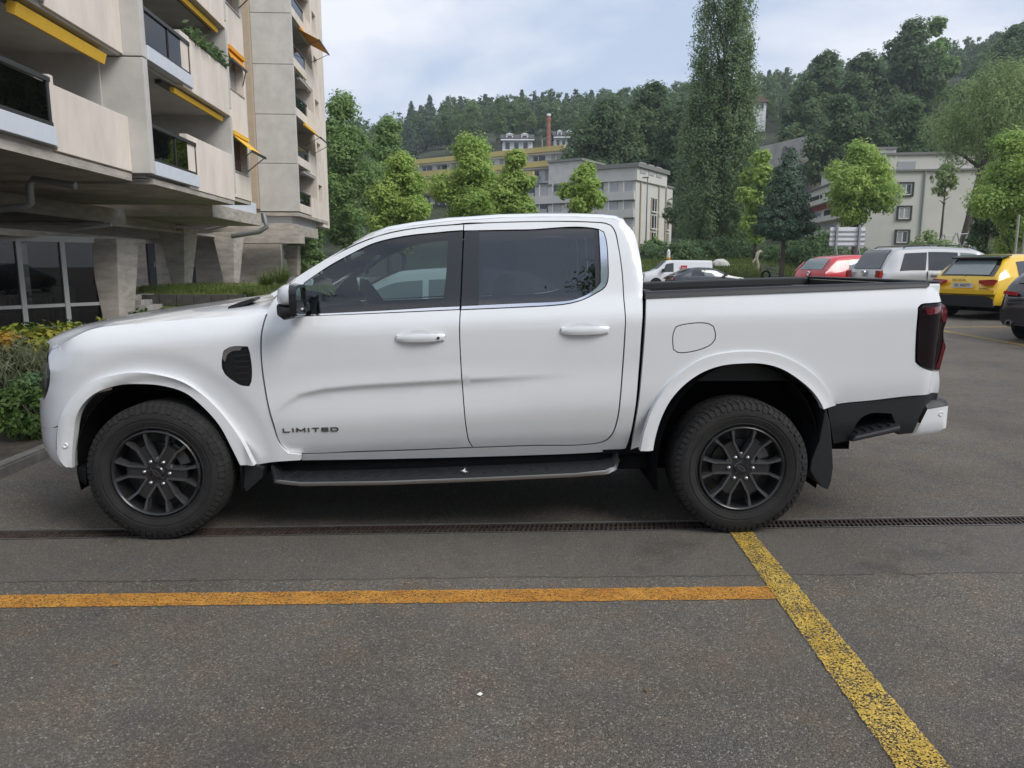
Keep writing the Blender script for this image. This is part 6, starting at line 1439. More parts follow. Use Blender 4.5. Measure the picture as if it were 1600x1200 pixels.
# white van with a red emblem and the dark car before it
e, tf, bf, hw, sec = car('white_van', 'white delivery van with red square emblem parked at the lawn edge', [(0, .5), (.02, 1.70), (.10, 1.76), (2.6, 1.78), (2.95, 1.72), (3.5, 1.28), (3.75, 1.12), (4.3, .98), (4.42, .75), (4.45, .5)], [(0, 1.05), (3, 1.02), (4.45, .85)], .90, .30, WHT, (.80, 3.65), wr=.32,
    side_win=((2.55, 3.25, .04, .84, .0, -.20, CGL),), front_win=(2.98, 3.55, .92), plan=.96, cabw=.86)
q = MB().box(1.72, 2.10, .895, .925, 1.08, 1.46).build('red_emblem', mat('emblem_red', (.55, .02, .05), .5), e); text('ISI', .26, PLATE, q, (1.91, .93, 1.25), (math.pi/2, 0, math.pi))
MB().box(.25, 1.5, .89, .905, .98, 1.0).build('side_rail', UNDER, e); MB().box(3.15, 3.32, .90, 1.08, 1.05, 1.25).build('door_mirror', PLAST, e)
put(e, 1116, 47, 180, (0, .9))
e, tf, bf, hw, sec = car('dark_car', 'dark grey fastback car parked in front of the white van', [(0, .58), (.04, .92), (.10, .98), (.5, 1.14), (1.2, 1.40), (1.7, 1.45), (2.3, 1.43), (2.9, 1.20), (3.3, 1.02), (4.0, .90), (4.5, .76), (4.6, .5)], [(0, .9), (1, .97), (3, .94), (4.6, .75)], .90, .30, DKG, (.85, 3.7), wr=.32,
    side_win=((1.0, 1.8, .06, .80, .22, -.02, CGL), (1.88, 2.95, .06, .80, 0, -.36, CGLL)), rear_win=(.3, 1.1, .9), front_win=(2.4, 3.25, .92), plan=.9, cabw=.76)
for s_ in (-1, 1): lamp(e, 'tail_light', TAILR, [(.02, s_ * .5, .80), (.03, s_ * .86, .80), (.08, s_ * .87, .93), (.03, s_ * .5, .90)], .05); MB().box(2.85, 3.02, s_ * .9, s_ * 1.08, .98, 1.1).build('door_mirror', DKG, e)
put(e, 1052, 41, 4, (0, -.85), dz=-.1)
# light silver car on the far side of the pickup, seen through its cab
e, tf, bf, hw, sec = car('parked_hatchback', 'pale silver hatchback seen through the pickup windows', [(0, .58), (.05, .95), (.35, 1.25), (.7, 1.42), (1.5, 1.48), (2.3, 1.44), (2.8, 1.22), (3.3, .98), (3.9, .85), (4.1, .7), (4.15, .5)], [(0, .92), (1, .98), (3, .92), (4.15, .78)], .87, .30, mat('pale_silver_paint', (.60, .64, .65), .3, metal=.2, coat=.8), (.75, 3.3), wr=.31,
    side_win=((.55, 1.1, .04, .82, .12, .05, CGLL), (1.18, 1.95, .04, .84, .02, 0, CGLL), (2.03, 2.95, .04, .84, 0, -.32, CGLL)), rear_win=(.14, .62, .88), front_win=(2.38, 3.2, .92), plan=.92, cabw=.78)
for s_ in (-1, 1): lamp(e, 'tail_light', TAILR, [(.05, s_ * .6, .85), (.08, s_ * .84, .85), (.15, s_ * .84, 1.05), (.09, s_ * .65, 1.05)], .05); MB().box(2.8, 2.95, s_ * .87, s_ * 1.03, .98, 1.1).build('door_mirror', SIL, e)
put(e, 663, 9.2, 180, (1.99, .87))
e2, tf, bf, hw, sec = car('far_white_car', 'small white car half hidden beside the grey block', [(0, .5), (.05, .95), (.4, 1.3), (1.4, 1.46), (2.3, 1.42), (3.0, 1.05), (3.9, .85), (4.0, .5)], [(0, .9), (3, .9), (4, .75)], .85, .3, WHT, (.7, 3.2), side_win=((.6, 1.6, .04, .84, .1, 0, CGL), (1.7, 2.7, .04, .84, 0, -.3, CGL)), plan=.92, cabw=.78)
put(e2, 990, 66, 180, (2.0, .85), dz=.75)
# ================================================================== vegetation and hills
RNG = np.random.default_rng(11)
def quad_mesh(name, C, A, B, mt):
    """many small leaf faces: centres C, half axes A and B (n,3); pointed leaves"""
    n = len(C); V = np.empty((n, 4, 3), np.float32)
    V[:, 0] = C - A; V[:, 1] = C - B * .9 - A * .1; V[:, 2] = C + A; V[:, 3] = C + B * .9 - A * .1
    me = bpy.data.meshes.new(name); me.vertices.add(n * 4); me.vertices.foreach_set('co', V.reshape(-1))
    me.loops.add(n * 4); me.loops.foreach_set('vertex_index', np.arange(n * 4, dtype=np.int32))
    me.polygons.add(n); me.polygons.foreach_set('loop_start', np.arange(0, n * 4, 4, dtype=np.int32)); me.polygons.foreach_set('loop_total', np.full(n, 4, np.int32))
    me.materials.append(mt); me.update(); me.validate(); return me
def unit(v): return v / (np.linalg.norm(v, axis=-1, keepdims=True) + 1e-9)
def leaf_axes(n, size, up=.55, asp=.55, hang=0.0, out=None):
    """random leaf planes; normals lean outwards and upwards so that crowns catch the light"""
    nr = RNG.normal(size=(n, 3)); nr = unit(nr)
    if out is not None: nr = unit(nr * .7 + out * 1.0)
    nr[:, 2] += up; nr = unit(nr)
    t = RNG.normal(size=(n, 3)); t[:, 2] -= hang; a = unit(t - nr * (t * nr).sum(1, keepdims=True)); b = np.cross(nr, a)
    s = size * RNG.uniform(.6, 1.35, (n, 1)); return a * s, b * s * asp
def clumps(envelope, n, rc, per, size, up=.55, asp=.55, hang=0.0, squash=.75, fill=.35):
    """leaves in clumps spread through a crown; envelope(u) gives clump centres and outward directions"""
    C, N_ = envelope(n, fill)
    P_ = np.repeat(C, per, 0); O_ = np.repeat(N_, per, 0); k = len(P_)
    r = RNG.normal(size=(k, 3)); r = unit(r) * (RNG.uniform(0, 1, (k, 1)) ** .45)
    rc_ = np.repeat(rc * RNG.uniform(.65, 1.3, n), per)[:, None]
    off = r * rc_; off[:, 2] *= squash
    a, b = leaf_axes(k, size, up, asp, hang, unit(r * .6 + O_ * .6)); return P_ + off, a, b
def env_round(R, H, z0, power=1.0, lop=.18, seed=0):
    ph = np.random.default_rng(seed).uniform(0, 6.28, 6)
    def f(n, fill):
        z = RNG.uniform(0, 1, n); th = RNG.uniform(0, 2 * np.pi, n)
        prof = np.clip(np.sin(np.pi * np.clip(z, .0, 1) ** power), .0, 1) ** .62
        rr = np.where(RNG.uniform(size=n) < fill, RNG.uniform(.15, .85, n), RNG.uniform(.82, 1.0, n))
        lob = 1 + lop * np.sin(3 * th + ph[0] + 4 * z) + lop * .7 * np.sin(5 * th + ph[1] - 7 * z) + lop * .5 * np.sin(2 * th + ph[2] + 11 * z)
        r = R * prof * rr * lob
        C = np.stack([r * np.cos(th), r * np.sin(th), z0 + z * H], 1)
        O_ = np.stack([np.cos(th), np.sin(th), (z - .35) * 1.2], 1); return C, unit(O_)
    return f
def env_multi(R, H, z0, K=9, seed=0, shape=1.0):
    """a crown of several rounded boughs of different size with gaps between them"""
    rg = np.random.default_rng(seed); L_ = []
    for k in range(K):
        z = (k + rg.uniform(.1, .9)) / K; th = k * 2.4 + rg.uniform(-.5, .5); pr = max(.25, math.sin(math.pi * min(.97, max(.08, z ** .85)))) ** shape
        rl = R * rg.uniform(.34, .50) * (.55 + .45 * pr); rad = max(0, R * pr - rl * .85)
        L_.append((rad * math.cos(th), rad * math.sin(th), z0 + rl * .5 + z * (H - rl * 1.15), rl))
    L_.append((0, 0, z0 + H * .45, R * .55)); L_.append((R * .1, 0, z0 + H - R * .32, R * .33)); L_.append((0, -R * .2, z0 + H * .68, R * .45))
    A = np.array(L_); wt = A[:, 3] ** 2; wt /= wt.sum()
    def f(n, fill):
        i = rg.choice(len(A), n, p=wt); d = unit(rg.normal(size=(n, 3))); d[:, 2] = d[:, 2] * .85 + .12
        rr = np.where(rg.uniform(size=n) < fill, rg.uniform(.3, .85, n), rg.uniform(.8, 1.08, n))
        return A[i, :3] + d * (A[i, 3] * rr)[:, None], unit(d)
    return f
def env_cone(R, H, z0, exp=.85, lop=.12, seed=0, zp=.5):
    ph = np.random.default_rng(seed).uniform(0, 6.28, 4)
    def f(n, fill):
        z = 1 - RNG.uniform(0.0, 1, n) ** zp; z = np.clip(z, 0, 1); th = RNG.uniform(0, 2 * np.pi, n)
        rr = np.where(RNG.uniform(size=n) < fill, RNG.uniform(.2, .9, n), RNG.uniform(.85, 1.05, n))
        prof = (1 - z) ** exp * np.clip(z / .12 + .35, 0, 1)
        r = R * prof * rr * (1 + lop * np.sin(4 * th + ph[0] + 9 * z) + .10 * np.sin(z * 60))
        return np.stack([r * np.cos(th), r * np.sin(th), z0 + z * H], 1), unit(np.stack([np.cos(th), np.sin(th), np.full(n, .35)], 1))
    return f
BARK = mat('bark_grey_brown', (.085, .07, .055), .95, var=.35, vscale=3, bump=.6, bscale=14, stretch=(1, 1, .3))
def trunk_mesh(h, r, lean=(0, 0), limbs=6, z1=.45, spread=.5, crown=3.0, seed=1):
    rg = random.Random(seed); m = MB(); pts = []
    for k in range(7): t = k / 6; pts.append((lean[0] * t + .04 * h * .1 * math.sin(5 * t + seed), lean[1] * t, h * t))
    m.tube(pts, [r * (1.25 - .25 * min(1, k)) * (1 - .11 * k) for k in range(7)], 9)
    for k in range(limbs):
        t = z1 + (1 - z1) * (k + .5) / limbs * .85; a = rg.uniform(0, 6.28); L_ = crown * rg.uniform(.55, .95) * (1 - .4 * t); b0 = np.array([lean[0] * t, lean[1] * t, h * t])
        e_ = b0 + np.array([math.cos(a) * L_, math.sin(a) * L_, L_ * spread * 1.2]); mid = (b0 + e_) / 2 + np.array([0, 0, L_ * .08])
        m.tube([b0, mid, e_], [r * .42, r * .28, r * .08], 6)
    return m.mesh('trunk', BARK, smooth=True, fix=False)
G_LIGHT = leaf_mat('light_green_leaves', (0.241, 0.389, 0.097), (0.503, 0.620, 0.183), (0.600, 0.620, 0.242), .5, .5)
G_MID = leaf_mat('mid_green_leaves', (0.144, 0.256, 0.089), (0.318, 0.446, 0.166), None, .5, .4)
G_DARK = leaf_mat('dark_green_leaves', (0.076, 0.146, 0.063), (0.192, 0.282, 0.118), None, .5, .35)
G_POP = leaf_mat('poplar_leaves', (0.114, 0.187, 0.090), (0.279, 0.374, 0.181), None, .5, .6)
G_WIL = leaf_mat('willow_leaves', (0.172, 0.260, 0.102), (0.372, 0.462, 0.203), None, .5, .4)
G_CON = leaf_mat('conifer_needles', (0.042, 0.087, 0.059), (0.110, 0.171, 0.105), None, .15, .5)
G_HILL = leaf_mat('hill_leaves', (0.079, 0.145, 0.064), (0.202, 0.281, 0.123), None, .5, .07)
G_HILLC = leaf_mat('hill_needles', (0.044, 0.084, 0.058), (0.100, 0.148, 0.093), None, .15, .07)
def ground_at(x, y):
    X = np.array([x, y, 0]) - np.array([CAM[0], CAM[1], 0]); D = float(X @ _f0)
    px_ = 800 + FPX * float(X @ RT0) / max(D, 1)
    return max(lawn_z(px_, D), hill_z(px_, D))
RIDGE = [(100, 240), (300, 232), (600, 200), (700, 172), (850, 163), (1000, 152), (1060, 147), (1190, 134), (1300, 118), (1450, 92), (1600, 62), (1900, 45), (2300, 60)]
def hill_z(px_, D):
    yt = lerp_tab(RIDGE, px_); zr = CAM[2] + (413 - yt) / FPX * 320 - 12
    f = lerp_tab([(90, 0.0), (135, .16), (190, .50), (260, .76), (320, 1.0), (420, 1.06), (900, .9)], D)
    return zr * f
def lawn_z(px_, D):
    if px_ < 960: return lerp_tab([(0, 0), (44, 0), (58, .6), (90, 2.4), (140, 3)], D) * sm(860, 960, px_)
    return lerp_tab([(0, 0), (48.5, 0), (50, .25), (57, 1.5), (66, 1.9), (90, 2.5), (140, 3.0)], D)
# hillside terrain and lawn bank
HG = mat('wooded_ground', (.035, .045, .02), .95, var=.4, vscale=.1)
def polar(name, pxs, Ds, fz, mt, dz=0.0):
    m = MB(); m.grid([[(*(atD(q, 413, D)[:2]), fz(q, D) + dz) for q in pxs] for D in Ds]); return tag(m.build(name, mt, smooth=True, fix=False), kind='structure')
polar('hillside', list(range(-100, 2301, 60)), [91, 100, 112, 125, 140, 160, 180, 200, 225, 250, 275, 300, 320, 345, 380, 450, 560], hill_z, HG, -.3)
GRASS = mat('lawn_grass', (.075, .105, .022), .95, col2=(.15, .165, .04), vscale=.7, bump=.8, bscale=9)
polar('lawn_bank', list(range(880, 2001, 40)), [46.5, 48.5, 50, 52, 55, 57, 61, 66, 75, 90, 118], lambda q, D: lawn_z(q, D) + .02 - (.4 if D < 48 else 0), GRASS)
def tree(px_, ytop, wpx, D, kind, label, ybot=None, name='tree', leaf=None, n=None, lean=0.0, group=None, cat='tree', seed=None, gzv=None):
    seed = seed if seed is not None else int(px_ * 7 + D)
    b = atD(px_, 413, D); g = ground_at(b[0], b[1]) if gzv is None else gzv; b[2] = g
    zt_ = CAM[2] + (413 - ytop) / FPX * D; R = wpx / FPX * D / 2; H = zt_ - g
    zb_ = (CAM[2] + (413 - ybot) / FPX * D - g) if ybot else H * .22
    e = empty(name, tuple(b), RNG.uniform(0, 6.28) if not lean else 0, label, cat, group)
    sz = leaf or max(.055, (.0022 if kind != 'ridge' else .0013) * D)
    px_scale = 736.0 / D
    area = 2 * math.pi * R * (H - zb_) * .8; nl = int(min(27000, max(1200, area / (sz * sz * .6) * 1.9)))
    def crown(env, rc, mt, per=24, **k):
        nc = max(30, nl // per); C, A, B = clumps(env, nc, rc, per, sz, **k)
        if lean: C[:, 0] += lean * np.clip((C[:, 2] - zb_ * .3) / (H - zb_ * .3), 0, 1) * R
        link('crown', quad_mesh('crown', C, A, B, mt), e)
    tr = max(.07, R * .055 + H * .008)
    if kind == 'light': crown(env_multi(R, H - zb_, zb_, 9, seed), R * .15, G_LIGHT, per=14, asp=.62)
    elif kind == 'mid': crown(env_multi(R, H - zb_, zb_, 12, seed), R * .15, G_MID, per=14, asp=.6)
    elif kind == 'dark': crown(env_multi(R, H - zb_, zb_, 9, seed), R * .16, G_DARK, per=14, asp=.6)
    elif kind == 'hill': crown(env_multi(R, H - zb_, zb_, 12, seed, .7), R * .15, G_HILL, per=14, asp=.65)
    elif kind == 'willow': crown(env_multi(R, H - zb_, zb_, 15, seed, .6), R * .13, G_WIL, per=14, asp=.34, hang=1.2, squash=1.3)
    elif kind == 'conifer': crown(env_cone(R, H - zb_, zb_, .75, .12, seed), R * .17, G_CON, per=18, asp=.4, up=.1, squash=.5)
    elif kind == 'ridge': crown(env_cone(R, H - zb_, zb_, .9, .10, seed, .75), R * .20, G_HILLC, per=12, asp=.45, up=.1, squash=.6)
    link('trunk', trunk_mesh(H * .82, tr, (lean * R * .8, 0), 7 if kind != 'conifer' else 2, max(.2, zb_ / H), .55, R * .9, seed), e)
    return e
# near and middle trees
tree(540, 160, 130, 52, 'mid', 'tall feathery green tree directly right of the apartment building', 395)
tree(608, 196, 95, 62, 'mid', 'dark green tree behind the light green one near the building', 395)
tree(476, 330, 70, 46, 'mid', 'low green tree under the far end of the apartment building', 440)
tree(632, 250, 112, 38, 'light', 'light green young tree above the front of the truck roof', 400)
tree(742, 220, 140, 41, 'light', 'broad light green tree above the middle of the truck roof', 400)
tree(806, 244, 84, 37, 'light', 'narrow light green tree right of the broad one above the roof', 400)
tree(912, 262, 80, 36, 'light', 'small round light green tree above the rear of the cab', 352)
tree(1179, 243, 76, 62, 'light', 'yellowish green tree between poplar and dark conifer', 380)
tree(1222, 236, 90, 50, 'conifer', 'dark conical evergreen in front of the cream block', 374, name='evergreen_tree')
tree(1333, 230, 122, 48, 'light', 'light green maple behind the white board', 362)
tree(1575, 214, 150, 40, 'light', 'light green leafy tree at the right edge above the yellow car', 395)
tree(1538, 290, 70, 46, 'dark', 'dark green bushy tree beside the swing frames', 400)
tree(1500, 118, 180, 66, 'willow', 'big leaning willow over the cream block on the right', 268, lean=.45, name='willow_tree')
tree(1575, 120, 110, 75, 'willow', 'second willow crown at the right edge', 330, name='willow_tree')
tree(1466, 262, 44, 60, 'willow', 'hanging willow bough in front of the cream gable', 312, name='willow_tree')
tree(1022, 372, 44, 70, 'mid', 'small dark green tree before the grey block gable', 400)
# the poplar: a narrow upright crown of several leaders
D = 72; b = atD(1119, 413, D); b[2] = ground_at(b[0], b[1])
pe = empty('poplar_tree', tuple(b), 0, 'very tall narrow poplar reaching out of the picture', 'tree'); Cs = []
for (dx, dy, H, R, z0, n) in ((0, 0, 31.5, 2.3, 3, 620), (1.25, .6, 30.0, 1.6, 8, 460), (-1.45, .5, 29.0, 1.6, 7, 460), (1.9, -.4, 20, 1.6, 3, 300), (-2.2, -.3, 18.5, 1.7, 3, 300), (.4, -1.2, 24, 1.7, 4, 320), (2.6, .3, 13.5, 1.4, 2, 220), (-2.7, .2, 14.5, 1.5, 2, 220), (-1.2, -1.2, 16, 1.6, 2.5, 220), (1.3, -1.4, 15, 1.6, 2.5, 220)):
    def f(n_, fill, R=R, H=H, z0=z0, dx=dx, dy=dy):
        z = RNG.uniform(0, 1, n_); th = RNG.uniform(0, 6.283, n_); r = R * (np.sin(np.pi * np.clip(z, .02, 1) ** .72) ** .7) * np.where(RNG.uniform(size=n_) < fill, .5, 1.0) * RNG.uniform(.8, 1.1, n_)
        return np.stack([dx + r * np.cos(th), dy + r * np.sin(th), z0 + z * (H - z0)], 1), unit(np.stack([np.cos(th), np.sin(th), np.full(n_, .3)], 1))
    Cs.append(clumps(f, int(n * 1.15), .50, 26, .112, asp=.6, squash=1.7, hang=-.6))
link('crown', quad_mesh('crown', *[np.concatenate([c[i] for c in Cs]) for i in range(3)], G_POP), pe)
link('trunk', trunk_mesh(25, .42, (0, 0), 9, .12, 2.6, 3.0, 5), pe)
# dark trees round the poplar foot and the wood behind the grey block
for (q, yt, w, D, k, l) in ((1080, 292, 90, 84, 'dark', 'dark tree at the left foot of the poplar'), (1150, 300, 90, 82, 'dark', 'dark tree at the right foot of the poplar'), (1115, 335, 110, 78, 'dark', 'low dark shrubby tree before the poplar trunk'),
    (940, 166, 130, 118, 'hill', 'broad green tree rising behind the roof of the grey block'), (1010, 152, 120, 122, 'hill', 'tall broad tree behind the grey block left of the poplar'), (1062, 172, 90, 116, 'hill', 'tall tree crown close to the left side of the poplar'),
    (1268, 104, 92, 150, 'hill', 'round tree crown on the skyline right of the poplar'), (1330, 104, 96, 150, 'hill', 'wide tree crown on the skyline left of the tallest one'),
    (1392, 60, 100, 152, 'hill', 'tallest tree crown on the right skyline'), (1432, 54, 70, 155, 'mid', 'airy tree top beside the tallest crown on the skyline'), (1300, 165, 110, 112, 'hill', 'green tree above the roof of the cream block'), (1395, 168, 120, 110, 'dark', 'dark tree above the attic of the cream block'),
    (1478, 150, 110, 112, 'hill', 'green tree behind the willow on the slope'), (1555, 64, 120, 150, 'dark', 'dark tree on the skyline at the right edge'), (1620, 40, 120, 150, 'dark', 'dark tree cut by the right edge on the skyline'), (1240, 150, 90, 138, 'hill', 'green tree between poplar and the skyline crown')):
    tree(q, yt, w, D, k, l, gzv=None)
# conifers that stand out along the ridge
RL = ['leftmost conifer of the ridge, above the feathery tree', 'second ridge conifer from the left, a slim one', 'taller pointed conifer third from the left on the ridge', 'fourth ridge conifer from the left', 'fifth ridge conifer from the left, above the broad light tree', 'sixth ridge conifer from the left, a small one', 'seventh ridge conifer from the left', 'eighth ridge conifer from the left, above the left white house', 'ninth ridge conifer from the left, between white house and chimney', 'tall pointed conifer on the ridge just left of the chimney line', 'ridge conifer standing directly left above the chimney top', 'ridge conifer directly above the brick chimney', 'ridge conifer just right above the brick chimney', 'ridge conifer above the right white house', 'last conifer of the left ridge, before the broad wood', 'small skyline conifer just right of the poplar', 'second small skyline conifer right of the poplar', 'left one of two conifers far right on the skyline', 'right one of two conifers far right on the skyline']
for (q, yt, w), rl in zip(((648, 166, 16), (662, 172, 15), (676, 158, 16), (703, 160, 17), (722, 160, 18), (742, 165, 14), (760, 156, 16), (786, 158, 14), (806, 160, 15), (815, 150, 14), (834, 158, 15), (846, 154, 14), (856, 152, 13), (882, 155, 15), (920, 150, 15), (1186, 122, 15), (1212, 118, 14), (1478, 90, 14), (1492, 88, 14)), RL):
    tree(q, yt + 7, w * 1.5, 312, 'ridge', rl, name='ridge_conifer', group='conifers along the ridge')
# the wood on the hillside: one mass
Cl, Al, Bl = [], [], []; Cc, Ac, Bc = [], [], []
cnt = 0
while cnt < 830:
    q = RNG.uniform(430, 1720); D = math.sqrt(RNG.uniform(104 ** 2, 338 ** 2))
    if 620 < q < 925 and D < 192: continue
    if 1150 < q < 1215 and D < 203: continue
    if 1425 < q < 1495 and 150 < D < 263: continue
    if D < 128 and 985 < q < 1060: continue
    if D < 142 and 1145 < q < 1310: continue
    if D < 106 and q > 1290: continue
    if q < 560 and D > 260: continue
    cnt += 1
    b = atD(q, 413, D); g = hill_z(q, D); con = (D > 230 and q < 960 and RNG.uniform() < .55) or RNG.uniform() < .10
    H = RNG.uniform(9, 14); R = RNG.uniform(3.2, 5.2); per = 14; nc = int(44 if D > 200 else 56); sz = max(.30, D * .00165)
    if D < 150: per, nc, sz = 18, 80, .26
    if con: env = env_cone(R * .62, H * 1.05, 0, .9, .1, cnt); C, A, B = clumps(env, nc, R * .22, per, sz, up=.1, asp=.45, squash=.5); Cc.append(C + np.array([b[0], b[1], g])); Ac.append(A); Bc.append(B)
    else: env = env_multi(R, H * .95, H * .05, 4, cnt, .7); C, A, B = clumps(env, nc, R * .22, per, sz, asp=.65); Cl.append(C + np.array([b[0], b[1], g])); Al.append(A); Bl.append(B)
tag(link('hill_wood', quad_mesh('hill_wood', np.concatenate(Cl), np.concatenate(Al), np.concatenate(Bl), G_HILL)), 'dense green wood covering the hillside', 'wood', kind='stuff')
tag(link('hill_conifers', quad_mesh('hill_conifers', np.concatenate(Cc), np.concatenate(Ac), np.concatenate(Bc), G_HILLC)), 'dark conifers mixed into the hillside wood', 'wood', kind='stuff')

# ---- shrubs, planting and small things
def shrub(name, x, y, z, R, H, mt, label, leaf=.04, n=90, per=22, asp=.5, hang=0, group=None, squash=.8, up=.3, cat='shrub', rc=.28):
    e = empty(name, (x, y, z), RNG.uniform(0, 6.28), label, cat, group)
    C, A, B = clumps(env_round(R, H, .0, .8, .22, int(x * 100 + y * 37) % 9999), n, R * rc, per, leaf, up=up, asp=asp, hang=hang, squash=squash)
    C[:, 2] = np.maximum(C[:, 2], .01); link('foliage', quad_mesh('foliage', C, A, B, mt), e)
    m = MB(); rg = random.Random(int(x * 31 + y))
    for k in range(7):
        a = rg.uniform(0, 6.28); m.tube([(0, 0, -.03), (R * .35 * math.cos(a), R * .35 * math.sin(a), H * .45), (R * .6 * math.cos(a), R * .6 * math.sin(a), H * .8)], [.012 + R * .012, .008 + R * .006, .003], 5)
    m.build('stems', BARK, e, fix=False); return e
G_YEL = leaf_mat('yellowing_leaves', (.115, .165, .022), (.30, .30, .04), (.50, .26, .04), .35, 3.0)
G_ORA = leaf_mat('orange_leaves', (.22, .20, .03), (.46, .22, .035), (.42, .10, .03), .35, 4.0)
G_YEL2 = leaf_mat('yellow_orange_leaves', (.115, .16, .022), (.33, .30, .04), (.55, .22, .03), .35, 5.0)
G_LAV = leaf_mat('grey_green_stalks', (.085, .105, .055), (.15, .165, .09), (.16, .14, .13), .2, 4.0)
G_WEED = leaf_mat('fresh_weed_leaves', (.035, .075, .016), (.085, .14, .03), None, .3, 5.0)
def at_ground(px_, py_, z): return onZ(px_, py_, z)
for (q, D, R, H, mt, lab) in ((18, 9.0, .55, .64, G_YEL, 'yellow green shrub at the left edge of the planting bed'), (62, 8.6, .5, .66, G_YEL2, 'shrub with orange and yellow leaves beside the truck nose'), (-12, 8.4, .5, .62, G_ORA, 'orange tinted shrub cut off by the left edge of the picture'),
        (98, 9.6, .5, .60, G_YEL, 'yellow green shrub behind the truck headlight'), (150, 11.0, .5, .56, G_YEL, 'yellow green shrub behind the bonnet near the glazed room'), (215, 12.5, .45, .62, G_WEED, 'low green shrub behind the bonnet near the steps'), (40, 11, .6, .48, G_WEED, 'green shrub below the glazed room windows'), (100, 12.0, .6, .44, G_WEED, 'green shrub before the mullion of the glazed room')):
    b = atD(q, 413, D); shrub('leafy_shrub', b[0], b[1], .08, R, H, mt, lab, leaf=.045, n=110, per=22, asp=.55)
for (q, D, R, H, lab) in ((22, 7.4, .42, .62, 'grey green lavender clump in the middle of the planting bed'), (68, 7.2, .34, .58, 'grey green lavender clump nearest the truck bumper'), (-20, 7.1, .42, .60, 'grey green lavender clump at the left edge')):
    b = atD(q, 413, D); shrub('lavender', b[0], b[1], .07, R, H, G_LAV, lab, leaf=.07, n=90, per=22, asp=.09, hang=-1.6, up=0, squash=1.3)
for (q, D, R, H, lab) in ((10, 6.45, .30, .36, 'dark green leafy plant at the kerb at the left edge'), (48, 6.3, .28, .34, 'dark green leafy plant at the kerb in front of the bumper'), (78, 6.5, .22, .30, 'small green plant right beside the truck bumper'), (30, 6.8, .32, .42, 'tall weed patch behind the kerb plants')):
    b = atD(q, 413, D); shrub('kerb_plant', b[0], b[1], .06, R, H, G_WEED if D < 6.6 else G_DARK, lab, leaf=.027, n=110, per=20, asp=.5)
# terrace planting: grass bank left of the windscreen, ornamental grasses
G_GRS = leaf_mat('grass_blades', (.070, .115, .022), (.15, .19, .045), None, .3, 1.5)
def blades(name, pts, h, w, label, mt=G_GRS, kind='stuff', cat='grass'):
    P_ = np.array(pts); n = len(P_); t = RNG.normal(size=(n, 3)) * .35; t[:, 2] = 1; t = unit(t) * (h * RNG.uniform(.5, 1.3, (n, 1))) * .5
    s_ = RNG.normal(size=(n, 3)); s_[:, 2] = 0; s_ = unit(s_) * w; o = link(name, quad_mesh(name, P_ + t, t, s_, mt)); return tag(o, label, cat, kind=kind)
m = MB(); rws = []
def bank_z(x, y): return .30 + .42 * sm(16.9, 18.6, y) + .06 * math.sin(x * 1.7) * sm(17, 19, y)
A0 = atD(262, 413, 21.0)
for yy in np.linspace(17.05, 28, 12): rws.append([(x, yy, bank_z(x, yy) if yy > 17.1 else .3) for x in np.linspace(-11.4, -4.2, 16)])
m.grid(rws); tag(m.build('grass_bank', GRASS, smooth=True, fix=False), kind='structure')
pts = [(RNG.uniform(-10.8, -4.4), 17.15 + abs(RNG.normal()) * 3.2, 0) for _ in range(14000)]
pts = [(x, min(y, 27.5), bank_z(x, min(y, 27.5))) for x, y, z in pts]
blades('bank_grass', pts, .14, .010, 'rough green grass on the bank below the apartment building')
for (q, D, R, H, lab) in ((415, 24, 1.1, .62, 'arching ornamental grass left of the windscreen'), (437, 27, 1.5, .95, 'tall ornamental grass at the foot of the last pier'), (385, 21.5, .6, .4, 'weedy grass tuft on the bank edge above the bonnet')):
    b = atD(q, 413, D); z = bank_z(b[0], b[1]); n = 260
    th = RNG.uniform(0, 6.283, n); e = empty('ornamental_grass', (b[0], b[1], z), 0, lab, 'plant'); k = RNG.uniform(.1, 1, n) ** .7; hh = H * RNG.uniform(.6, 1.1, n)
    ux, uy = np.cos(th), np.sin(th); p0 = np.stack([ux * .08, uy * .08, 0 * th], 1); p1 = np.stack([ux * R * .45 * k, uy * R * .45 * k, hh * .85], 1); p2 = np.stack([ux * R * k, uy * R * k, hh * (1 - .35 * k)], 1)
    Bq = np.stack([-uy, ux, 0 * th], 1) * .009
    link('blades', quad_mesh('blades', np.concatenate([(p0 + p1) / 2, (p1 + p2) / 2]), np.concatenate([(p1 - p0) / 2, (p2 - p1) / 2]), np.concatenate([Bq, Bq * .8]), G_GRS), e)
# stones of the gravel slope beside the steps
GRV = mat('gravel_stone', (.26, .25, .23), .9, var=.35, vscale=6)
m = MB()
for k in range(420):
    b = atD(RNG.uniform(208, 270), 413, RNG.uniform(21.3, 24)); s_ = RNG.uniform(.05, .11); z = .50 + .09 * (b[1] - 17.2) * .6
    q = RNG.uniform(.6, 1.2, 6) * s_; m.add([(b[0] + q[0], b[1], z), (b[0] - q[1], b[1], z), (b[0], b[1] + q[2], z), (b[0], b[1] - q[3], z), (b[0], b[1], z + q[4] * .8), (b[0], b[1], z - q[5])], [(0, 2, 4), (2, 1, 4), (1, 3, 4), (3, 0, 4), (2, 0, 5), (1, 2, 5), (3, 1, 5), (0, 3, 5)])
tag(m.build('gravel', GRV, fix=False), 'pale gravel on the slope beside the concrete steps', 'gravel', kind='stuff')
